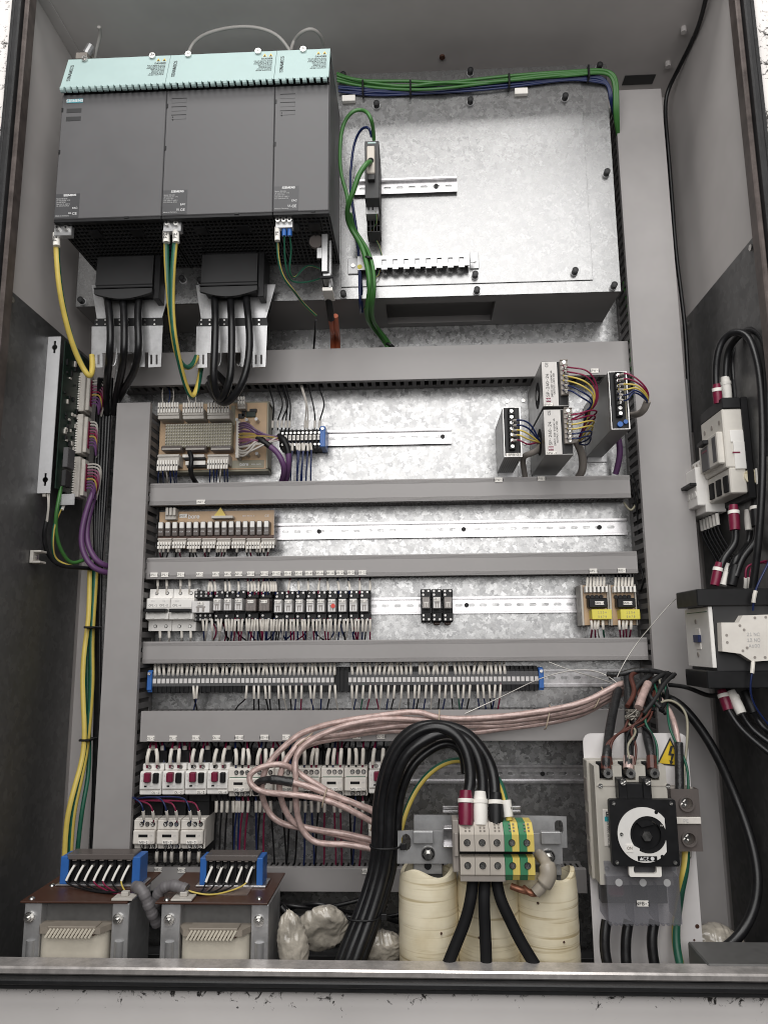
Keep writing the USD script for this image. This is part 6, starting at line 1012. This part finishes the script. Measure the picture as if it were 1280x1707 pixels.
for k, (px, py, d, r, an, lab) in enumerate(((731, 1201, .125, 16, .1, 'above the black bundle'), (912, 1196, .13, 19, .25, 'on the right part of the trunk'), (996, 1164, .14, 18, .45, 'nearest the taped end'), (508, 1233, .14, 15, .9, 'at the upper turn'), (541, 1331, .172, 14, .25, 'on the lower return strands'), (622, 1370, .166, 14, .3, 'beside the black bundle'))):
    t = Thing('cable_tie', 'pale cable tie round the pink cables '+lab, 'cable tie', W(px, py, d)); c = W(px, py, d); e = np.array([math.sin(an), 0, math.cos(an)]); r *= S(d)
    t.part('strap', tube([c-e*r+[0, .004, 0], c-e*r*.8+[0, -.010, 0], c+[0, -.013, 0], c+e*r*.8+[0, -.010, 0], c+e*r+[0, .004, 0]], .0013, 6, 20), tm, smooth=60)
# ======================= black cable bundle and its terminal block =======================
BB = [([(566, 1640, .30), (585, 1585, .29), (606, 1530, .275), (630, 1450, .26), (636, 1400, .26), (637, 1350, .26), (645, 1300, .265), (662, 1255, .27), (695, 1222, .275), (735, 1214, .28), (765, 1232, .285), (780, 1265, .29), (784, 1300, .295), (780, 1325, .30)], 'leftmost over the red boot'),
      ([(580, 1640, .31), (596, 1590, .30), (616, 1535, .285), (640, 1455, .27), (648, 1400, .27), (650, 1350, .27), (658, 1305, .275), (676, 1262, .28), (705, 1236, .28), (745, 1222, .275), (780, 1236, .275), (797, 1265, .28), (804, 1300, .285), (804, 1330, .29)], 'middle over the white boot'),
      ([(556, 1640, .285), (574, 1585, .275), (596, 1530, .265), (622, 1450, .25), (628, 1395, .25), (630, 1345, .25), (638, 1298, .252), (656, 1250, .255), (690, 1216, .26), (735, 1210, .262), (775, 1222, .262), (803, 1250, .265), (820, 1285, .27), (825, 1325, .285)], 'outermost over the black boot'),
      ([(590, 1640, .28), (608, 1590, .27), (628, 1535, .26), (652, 1455, .25), (661, 1400, .25), (664, 1350, .25), (672, 1312, .25), (690, 1275, .25), (715, 1252, .245), (745, 1240, .24), (768, 1252, .24), (776, 1290, .25)], 'inner one behind the others')]
for pts, lab in BB: cable('very thick glossy black cable of the arching bundle, '+lab, 'power cable', pts, 8.7 if 'inner' not in lab else 7.2, M['cable'], n=16, k=90)
for px, py, r, an in ((642, 1412, 24, 1.5), (606, 1530, 27, 1.2)):
    t = Thing('cable_tie', 'black cable tie round the arching black bundle, %s one' % ('upper' if py < 1500 else 'lower'), 'cable tie', W(px, py, .29)); c = W(px, py, .275); r *= S(.27)
    t.part('strap', tube([c+[-r, .012, 0], c+[-r*.75, -.014, .001], c+[0, -.019, .001], c+[r*.75, -.013, .001], c+[r, .012, 0]], .0017, 6, 24), M['black'], smooth=60); t.part('tie_head', rbox(c[0]+r-.001, c[0]+r+.009, -.276, -.268, c[2]-.005, c[2]+.005, .001), M['black'])
pe_cable('green-yellow ground cable arching from the terminal block behind the black bundle', [(664, 1420, .235), (668, 1385, .235), (678, 1350, .23), (697, 1312, .225), (725, 1282, .22), (760, 1268, .22), (795, 1276, .235), (828, 1298, .26), (840, 1325, .285), (845, 1350, .30)], 4.6, arc=(-2.4, -.6), twist=.5)
dB4 = .335
t = Thing('power_terminal_block', 'row of three beige and two green-yellow big screw terminals above the cream coils', 'terminal block', W(830, 1472, dB4))
tx = [W(a, 1405, dB4)[0] for a in (766, 791, 816, 840.5, 865.5, 890.5)]; zt1, zt2, zt3, zt4, zt5, zt6 = [W(828, y, dB4)[2] for y in (1376, 1391, 1420, 1431, 1459, 1471)]
for k in range(5):
    xa, xb = tx[k]+.0003, tx[k+1]-.0003; zs_ = -k*.0006
    secs = [('beige', xa, xb)] if k < 3 else [('ygreen', xa, xa+(xb-xa)*.52), ('yterm', xa+(xb-xa)*.52, xb)]
    for c, a, b in secs:
        prof = [Polygon([(-dB4+.018, zt1), (-dB4+.002, zt2), (-dB4, zt2-.001), (-dB4, zt3), (-dB4+.05, zt3), (-dB4+.05, zt1)]), Polygon([(-dB4, zt4), (-dB4, zt5), (-dB4+.002, zt5-.001), (-dB4+.010, zt6), (-dB4+.05, zt6), (-dB4+.05, zt4)]), Polygon([(-dB4+.022, zt3+.001), (-dB4+.05, zt3+.001), (-dB4+.05, zt4-.001), (-dB4+.022, zt4-.001)])]
        p = t.part('terminal', [extrx(q, a, b) for q in prof[:2]], M[c]); t.part('back_link', extrx(prof[2], a, b), M['blackm'], parent=p)
        if c != 'yterm':
            t.part('slot_marks', [rbox((xa+xb)/2-.003+j*.006, (xa+xb)/2-.0005+j*.006, -dB4+.006+i*.004, -dB4+.0035+i*.004, zt2+.003+i*.004, zt2+.0045+i*.004, 0) for i in range(3) for j in (0, 1)], M['beige_d'], parent=p)
    for zz in ((zt2+zt3)/2, (zt4+zt5)/2+.001): t.part('screw_hole', ycyl((xa+xb)/2, -dB4-.0004, -dB4+.003, zz, .0052, 18), M['blackm']); t.part('screw', screw((xa+xb)/2, zz, -dB4-.0003, .0044, .0012, -.6), M['steel'])
t.part('lower_band', rbox(tx[0], tx[3]-.0003, -dB4+.0012, -dB4+.004, zt6+.0002, zt5-.003, .0003), M['beige_d']); t.part('end_clamp', [rbox(tx[0]-.010, tx[0]-.0006, -dB4+.012, -dB4+.05, zt6+.01, zt1+.004, .001), rbox(tx[0]-.008, tx[0]-.002, -dB4+.006, -dB4+.013, zt4, zt2, .001)], M['beige_d'])
boot('dark red cable boot on the first beige terminal', (776, 1318, .305), (776.5, 1376, .318), M['red'], .0112, 1); boot('white cable boot on the second beige terminal', (800, 1320, .30), (801, 1376, .315), M['paper'], .0106, 1); boot('black cable boot on the third beige terminal', (826, 1322, .295), (827, 1376, .31), M['black'], .0108, 1)
t = Thing('ground_sleeve', 'white printed sleeve on the ground cable beside the black boot', 'cable sleeve', W(846, 1350, .3)); P0, P1 = W(844, 1334, .30), W(848, 1362, .305); t.part('sleeve', cyl(P0, P1, .0072, 14), M['paper'], smooth=40); t.part('lettering', text('G', .007, (P0[0]+P1[0])/2+.002, (P0[2]+P1[2])/2, P0[1]-.0075, 'c', math.pi/2, True), M['ink']); t.part('yellow_end', cyl(P1, W(849, 1368, .306), .005, 10), M['yellow'])
BC = [([(788, 1470, .31), (785, 1495, .32), (777, 1530, .325), (762, 1570, .33), (745, 1612, .335), (730, 1650, .335)], 'left'), ([(808, 1470, .31), (807, 1500, .325), (808, 1540, .33), (810, 1590, .335), (811, 1650, .335)], 'middle'), ([(828, 1470, .31), (834, 1498, .32), (848, 1530, .325), (868, 1570, .33), (892, 1610, .335), (915, 1650, .335)], 'right')]
for pts, lab in BC: cable('thick matte black cable under the beige terminals, %s of three' % lab, 'power cable', pts, 9.0, M['blackm'], n=14)
# ======================= reactor =======================
t = Thing('line_reactor', 'three-phase reactor with three tape-wrapped cream coils and zinc brackets', 'reactor', W(815, 1600, .25))
for k, (a, b, yt) in enumerate(((668, 761, 1452), (766, 862, 1456), (867, 961, 1456))):
    dc = .255; cx_ = (a+b)/2; C0 = W(cx_, 1530, dc); r = (b-a)/2*S(dc)*.985; zt_ = W(cx_, yt-2, dc)[2]
    zb_ = ZF+.03; prof = [(r*.70, zb_), (r*.96, zb_+.006), (r, zb_+.03)]+[(r*(1.0+.012*math.sin(j*2.1+k)), zb_+.03+(zt_-.035-zb_-.03)*j/12) for j in range(1, 13)]+[(r*.965, zt_-.008), (r*.93, zt_), (r*.80, zt_+.001), (r*.78, zt_-.03)]
    m = lathe(prof, 48, (C0[0], -dc+r*.15, 0)); v = m.vertices-np.array([C0[0], -dc+r*.15, 0]); an = np.arctan2(v[:, 1], v[:, 0]); 
    m.vertices[:, 0] += np.sign(v[:, 0])*0; top = v[:, 2] > zt_-.02; m.vertices[top, 2] += .006*np.cos(3*an[top])
    t.part('coil', m, M['cream'], smooth=50)
    t.part('coil_core', rbox(C0[0]-r*.5, C0[0]+r*.5, -dc+r*.15, -dc+r*.8, zb_, zt_+.01, .001), M['lam'])
for cp in range(3):
    rr_ = random.Random(cp); a = (715, 812, 914)[cp]
    for q in range(2): c = W(a+rr_.uniform(-20, 28), 1500+rr_.uniform(0, 75), .255+.0385); t.part('stain', cyl((c[0], c[1]+.003, c[2]), (c[0], c[1]-.0012, c[2]), .0018, 7), M['brown'])
dz = .27
q = pxpoly([(663, 1386), (687, 1384.5), (688, 1386), (755, 1386), (757, 1440), (662, 1440)], dz).difference(pxpoly([(669, 1398), (672, 1392), (677, 1390), (682, 1393), (685, 1400), (685, 1410), (682, 1417), (677, 1419), (672, 1416), (669, 1410)], dz))
t.part('left_bracket', extr(q, -dz+.003, .004), M['zinc']); t.part('left_bracket_tab', fb(689, 1387, 722, 1407, dz+.012, dz+.0015), M['zinc'])
q = pxpoly([(888, 1390), (936, 1388), (938, 1440), (888, 1440)], dz); t.part('right_bracket', extr(q, -dz+.003, .004), M['zinc']); t.part('right_bracket_tab', fb(902, 1388, 935, 1408, dz+.012, dz+.0015), M['zinc'])
q = pxpoly([(690, 1359), (918, 1361), (944, 1362), (945.5, 1414), (690, 1414)], .235).difference(pxpoly([(924, 1372), (928, 1368), (935, 1368), (938, 1373), (939, 1386), (936, 1392), (929, 1391), (925, 1386)], .235)); t.part('rear_bracket', extr(q, -.232, .003), M['zinc']); t.part('rear_rail', [fb(738, 1345, 868, 1350, .243, .236), fb(738, 1352, 868, 1356, .243, .236)], M['rail'])
t.part('cross_rail', [fb(739, 1381, 768, 1385, .30, .28), fb(739, 1411, 768, 1414, .30, .28), fb(739, 1384, 768, 1412, .285, .279)], M['rail'])
for px, py in ((713.5, 1423), (913.5, 1428)):
    q = W(px, py, dz+.001); p = t.part('clamp_bolt', [ycyl(q[0], -dz-.003, -dz-.001, q[2], .011, 20), ycyl(q[0], -dz-.010, -dz-.003, q[2], .0082, 6), ycyl(q[0], -dz-.020, -dz-.010, q[2], .0045, 12)], M['steel']); t.part('lock_washer', ycyl(q[0], -dz-.0045, -dz-.0012, q[2], .0098, 20), M['black'], parent=p)
t.part('core_tongue', [fb(689.5, 1440.5, 737, 1458, .262, .25), fb(905, 1442, 936, 1460, .262, .25)], M['zinc']); q = W(713, 1444, .263); t.part('tongue_notch', ycyl(q[0], -.2634, -.2615, q[2], .006, 16), M['black'])
t.part('copper_tail', [tube([W(852, 1478, .31), W(868, 1484, .315), W(884, 1488, .31)], .005, 8, 12), tube([W(872, 1480, .31), W(885, 1490, .318), W(896, 1490, .31)], .0045, 8, 12)], M['copper'], smooth=60)
t.part('lead_sleeve', tube([W(899, 1426, .29), W(910, 1440, .315), W(913, 1460, .32), W(903, 1478, .32), W(893, 1488, .318)], [.009]*10+[.013]*12+[.009]*8, 12, 30), mat('lead_sleeve', (.36, .32, .265), .35), smooth=60)
# ======================= transformers =======================
def transformer(label, fl, fr_, yf, cols, bob, flange, ribs, bolts, tb):
    dF = .285; x0, x1 = W(fl, yf, dF)[0], W(fr_, yf, dF)[0]; zt_ = W((fl+fr_)/2, yf, dF)[2]; zb_ = ZF+.006
    t = Thing('transformer', label, 'transformer', ((x0+x1)/2, -.2, zb_)); yb = -.125
    t.part('top_plate', rbox(x0, x1, -dF, yb, zt_, zt_+.003, .0008), M['brown'])
    for px, py in ((fl+20, yf-8), (fl+54, yf-30), (fr_-14, yf-10), (fr_-28, yf-30)):
        v = ray(px, py); k = (zt_+.003-CAM[2])/v[2]; q = CAM+k*v; t.part('plate_screw', lathe([(.0001, .0035), (.0035, .0028), (.0052, .0005), (.0052, 0)], 14, (q[0], q[1], zt_+.003)), M['steel'], smooth=50)
    t.part('core', rbox(x0+.012, x1-.014, -dF+.02, yb-.01, zb_, zt_-.006, .001), M['lam'])
    for a, b in cols:
        xa, xb = W(a, yf+40, dF)[0], W(b, yf+40, dF)[0]; xm = (xa+xb)/2
        t.part('corner_bracket', [rbox(xa, xb, -dF+.002, -dF+.006, zb_, zt_-.0005, .0012), cyl((xm, -dF+.003, zb_), (xm, -dF+.003, zt_-.055), .0075, 14), rbox(xb-.003, xb, -dF+.006, -dF+.10, zb_, zt_-.0006, 0)], M['zinc'], smooth=35)
    for px, py in bolts: q = W(px, py, dF); p = t.part('bolt', [ycyl(q[0], -dF-.001, -dF+.002, q[2], .0085, 18), ycyl(q[0], -dF-.006, -dF-.001, q[2], .0066, 6), ycyl(q[0], -dF-.010, -dF-.006, q[2], .0036, 10)], M['steel'])
    a, b, c, e = bob; xa, xb, za, zc2 = rect(a, b, c, e+60, dF-.006)
    t.part('bobbin', extrz(rrect(xa, xb, -dF-.004, -dF+.06, .016), zb_, zc2), M['bobbin'], smooth=40)
    a, b, c, e = flange; xa, xb, za, zc2 = rect(a, b, c, e, dF+.006); sh = Polygon([(xa, -dF+.012), (xa+.012, -dF-.010), (xb-.012, -dF-.010), (xb, -dF+.012), (xb, -dF+.05), (xa, -dF+.05)]).buffer(.002)
    t.part('bobbin_flange', extrz(sh, zc2-.009, zc2), M['flange'], smooth=40)
    a, b, c, e = ribs; xa, xb, za, zc3 = rect(a, b, c, e, dF+.006); n = 12
    t.part('rib_back', rbox(xa-.001, xb+.004, -dF-.011, -dF+.012, za+.001, zc3-.004, .001), M['brown'])
    for k in range(n+1): t.part('flange_rib', tube([(xa+(xb-xa)*k/n-.004, -dF-.0135, za-.001), (xa+(xb-xa)*k/n+.004, -dF-.0125, zc3-.003)], .0019, 6, 2), M['bobbin'])
    t.part('rib_frame', rbox(xa-.002, xb+.006, -dF-.013, -dF+.012, zc3-.004, zc3+.0005, .001), M['flange'])
    if fl > 100: 
        xq = x0+(x1-x0)*.62; t.part('printed_label', rbox(xq-.045, xq+.028, -dF+.035, -dF+.075, zt_+.0032, zt_+.0037, .0001), mat('worn_label', (.16, .12, .105), .5, 0, .3, 90))
    # terminal block on top
    L, R_, yt, ybm, nw = tb; d = .20; xa, xb, za, zc2 = rect(L, yt, R_, ybm, d)
    k = Thing('transformer_terminal', label.split(' ')[0]+' black terminal block with blue ends and smoky cover on the %s transformer' % ('left' if fl < 100 else 'right'), 'terminal strip', ((xa+xb)/2, -d, za)); h = zc2-za; za = zt_+.0035
    k.part('rail_foot', rbox(xa-.006, xb+.006, -d-.012, -d+.03, za, za+.003, .0006), M['rail']); e = (xb-xa)*.10
    for s in (xa, xb-e): k.part('end_plate', [rbox(s, s+e, -d-.010, -d+.028, za+.003, zc2-.004, .001)], M['blue'])
    n = 7
    for j in range(n): u0 = xa+e+(xb-xa-2*e)*j/n; u1 = xa+e+(xb-xa-2*e)*(j+1)/n; p = k.part('terminal', [rbox(u0+.0002, u1-.0002, -d, -d+.028, za+.003, zc2-.012, 0), rbox(u0+.0002, u0+.002, -d-.007, -d, za+.003, zc2-.010, 0)], M['black']); k.part('screw', screw((u0+u1)/2, zc2-.020, -d, .003, .003, .4), M['steel'], parent=p)
    k.part('cover', [rbox(xa+e*.8, xb-e*.8, -d-.010, -d+.026, zc2-.009, zc2, .001)], M['smoke']); k.part('cover_tag', [rbox(xa+e+(xb-xa-2*e)*(j+.3)/n, xa+e+(xb-xa-2*e)*(j+.75)/n, -d-.006, -d+.02, zc2-.0115, zc2-.0095, 0) for j in range(n)], M['beige_d'])
    rr_ = random.Random(int(fl))
    for j in range(nw):
        u = xa+e+(xb-xa-2*e)*(j+.5)/nw; c = ['black', 'black', 'black', 'dred', 'dred', 'black', 'yellow'][j % 7] if nw > 5 else ['black', 'black', 'black', 'black', 'yellow'][j]; q = np.array([u, -d-.004, zc2-.020])
        w_ = Thing('control_wire', 'wire with pale slanted sleeve on the %s transformer terminal block' % ('left' if fl < 100 else 'right'), 'wire', q, 'wires on the %s transformer terminals' % ('left' if fl < 100 else 'right')); tgt = tb_t[fl < 100]
        P = [q, q+[-.003, -.010, -.010], q+[-.006, -.015, -.020], (u*.7+tgt[0]*.3, -d-.035, zt_+.006), (u*.35+tgt[0]*.65, -d-.050+rr_.uniform(-.006, .006), zt_+.0055), tgt]
        w_.part('insulation', tube(P, .0014, 6, 30), M[c], smooth=60); w_.part('marker_sleeve', tube(P[:3], .0021, 8, 6), M['paper'], smooth=40)
    return t
M['bobbin'] = mat('bobbin_cream', (.66, .61, .51), .5, 0, .08, 25, bump=.1, bscale=120); M['flange'] = mat('bobbin_flange', (.27, .235, .195), .5, 0, .12, 30)
zt_ = W(120, 1507, .285)[2]
tb_t = {True: (W(207, 1482, .27)[0], -.262, zt_+.012), False: (W(310, 1490, .27)[0], -.258, zt_+.012)}
transformer('left transformer with brown top plate and cream bobbin front', 33, 212, 1507, [(38, 66), (185, 213)], (65, 1552, 178, 1607), (58, 1545, 180, 1560), (84, 1543, 156, 1560), [(48.5, 1530), (196.5, 1533)], (105, 237, 1422, 1462, 7))
transformer('right transformer with brown top plate and pale printed label', 258, 446, 1509, [(267, 299), (418, 447)], (301, 1556, 415, 1612), (295, 1549, 416, 1564), (318, 1546, 391, 1564), [(282, 1534), (431, 1536)], (336, 440, 1424, 1464, 5))
for lab, ins, pts in (('left', (191, 1484, 225, 1496), [(225, 1478, .25), (236, 1484, .26), (244, 1500, .26), (252, 1520, .255), (262, 1540, .24)]), ('right', (290, 1488, 322, 1500), [(260, 1512, .24), (261, 1498, .25), (270, 1483, .255), (288, 1477, .258), (311, 1484, .262)])):
    a, b, c, e = ins; q = W((a+c)/2, (b+e)/2, .27); single('tie_mount', [rbox(q[0]-.017, q[0]+.017, -.283, -.255, zt_+.0035, zt_+.007, .001), rbox(q[0]-.006, q[0]+.006, -.272, -.262, zt_+.007, zt_+.014, .001)], M['greyw'], 'pale cable tie mount on the brown top of the %s transformer' % lab, 'tie mount')
    k = Thing('spiral_wrap', 'grey spiral wrapped cable coming off the %s transformer' % lab, 'spiral wrap', W(*pts[0])); P = resample([W(*q) for q in pts], 60); 
    k.part('wrap', tube(P, [.0085+.0009*(1 if (j//6) % 2 else 0) for j in range(60)], 12, 60), M['spiral'], smooth=40)
q = W(390, 1488, .27)
# ======================= bags, box, floor clutter =======================
def bag(label, px, py, d, sx, sz, th, seed, rot=0., lean=0., m=None):
    """a filled sachet: pillow with pinched corners and creases running in from the seams"""
    n = 46; u = np.linspace(-1, 1, n); U, V = np.meshgrid(u, u); a = ((1-U**4)*(1-V**4)).clip(0)**.55
    P = np.stack([U, np.zeros_like(U), V], -1); q = np.stack([U*1.6, V*1.6, U*0], -1)
    cr = np.abs(meshkit.noise(q*1.3+seed, seed)-.5)+.4*np.abs(meshkit.noise((q@np.array([[1, -1.2, 0], [1.1, .9, 0], [0, 0, 1]]))*2.1+seed*3, seed)-.5); lump = meshkit.fbm(q*.9+seed, 2, seed)-.5
    edge = 1-.10*np.abs(meshkit.noise(q*3+seed*2, seed)-.5)*2; vs = []
    for s in (-1, 1):
        y = s*a**1.5*(.85+.6*lump-.28*cr); x = U*edge*(1-.30*V**2); z = V*edge*(1-.34*U**2); x = x+.05*(meshkit.noise(q*1.5+9*seed, seed)-.5)
        vs.append(np.stack([x*sx, y*th, z*sz], -1).reshape(-1, 3))
    Fs = []
    for i in range(n-1):
        for k in range(n-1):
            b = i*n+k; Fs += [(b, b+1, b+n+1), (b, b+n+1, b+n)]
    Fs = np.array(Fs); v = np.vstack(vs); f = np.vstack([Fs, Fs[:, ::-1]+n*n]); c1, s1 = math.cos(lean), math.sin(lean); v = np.c_[v[:, 0], v[:, 1]*c1-v[:, 2]*s1, v[:, 1]*s1+v[:, 2]*c1]; c1, s1 = math.cos(rot), math.sin(rot); v = np.c_[v[:, 0]*c1-v[:, 2]*s1, v[:, 1], v[:, 0]*s1+v[:, 2]*c1]
    single('plastic_bag', trimesh.Trimesh(v+W(px, py, d), f, process=False), m or M['bag'], label, 'bag', smooth=True)
bag('crumpled pale plastic bag standing beside the right transformer', 488, 1577, .25, .026, .056, .020, 2, .16)
bag('pale plastic bag lying behind the black cable bundle', 537, 1548, .19, .046, .044, .022, 5, .3, .45); bag('pale woven bag on the floor left of the first cream coil', 630, 1588, .22, .050, .042, .024, 9, .12, .45); bag('pale bag on the floor behind the white breaker plate', 1195, 1572, .17, .050, .030, .03, 4, -.15, .4)
cable('black corrugated hose lying behind the bags', 'cable', [(468, 1512, .15), (490, 1530, .15), (520, 1528, .14), (560, 1515, .12)], 6, M['cable'], name='black_hose')
x0, x1 = W(1166, 1600, .31)[0], XR-.006; z1 = W(1200, 1592, .31)[2]
single('metal_box', rbox(x0, x1, -.345, -.26, ZF+.001, z1, .002), M['lam'], 'low dull grey metal box on the floor in the right front corner', 'metal box')
x0 = W(462, 1500, .03)[0]; x1 = W(668, 1500, .03)[0]
single('floor_rail', [rbox(W(215, 1500, .03)[0], W(985, 1500, .03)[0], -.05, -.012, ZF+.02, ZF+.06, .001)], M['anth_d'], 'dark steel rail low behind the coils and bags', 'rail')
for k in range(4): a = (480+k*45, 1505+k*9); cable('dark cable lying on the cabinet floor behind the bags', 'cable', [(a[0]-40, a[1], .08), (a[0]+10, a[1]+6*(-1)**k, .10), (a[0]+60, a[1]+8, .08), (a[0]+120, a[1]-4, .06)], 3.2, M['cable'], 'dark cables on the floor behind the bags')

# ======================= every label singles its thing out =======================
def ordn(k, n):
    w = ['first', 'second', 'third', 'fourth', 'fifth', 'sixth', 'seventh', 'eighth', 'ninth', 'tenth', 'eleventh', 'twelfth']
    return w[k] if k < 12 else '%d%s' % (k+1, 'th' if (k+1) % 100 in (11, 12, 13) else {1: 'st', 2: 'nd', 3: 'rd'}.get((k+1) % 10, 'th'))
_by = {}
for pr in stage.GetPrimAtPath('/World').GetChildren():
    l = pr.GetCustomDataByKey('label')
    if not l: continue
    t_ = pr.GetAttribute('xformOp:translate').Get(); q = np.array(t_ if t_ else (0, 0, 0))-CAM; z_ = q@FW
    _by.setdefault(l, []).append((CX+F*(q@RT)/z_, CY-F*(q@UP)/z_, pr))
for l, g in _by.items():
    if len(g) < 2: continue
    a = np.array([(x, y) for x, y, _ in g]); hor = np.ptp(a[:, 0]) >= np.ptp(a[:, 1]); g.sort(key=lambda e: e[0] if hor else e[1])
    for k, (_, _, pr) in enumerate(g):
        if len(g) == 2: s = ('left one', 'right one')[k] if hor else ('upper one', 'lower one')[k]
        elif len(g) == 3: s = ('leftmost', 'middle one', 'rightmost')[k] if hor else ('topmost', 'middle one', 'lowest')[k]
        elif k == 0: s = 'leftmost' if hor else 'topmost'
        elif k == len(g)-1: s = 'rightmost' if hor else 'lowest'
        elif k < len(g)/2: s = ordn(k, 0)+(' from left' if hor else ' from top')
        else: s = ordn(len(g)-1-k, 0)+(' from right' if hor else ' from bottom')
        pr.SetCustomDataByKey('label', l+', '+s)
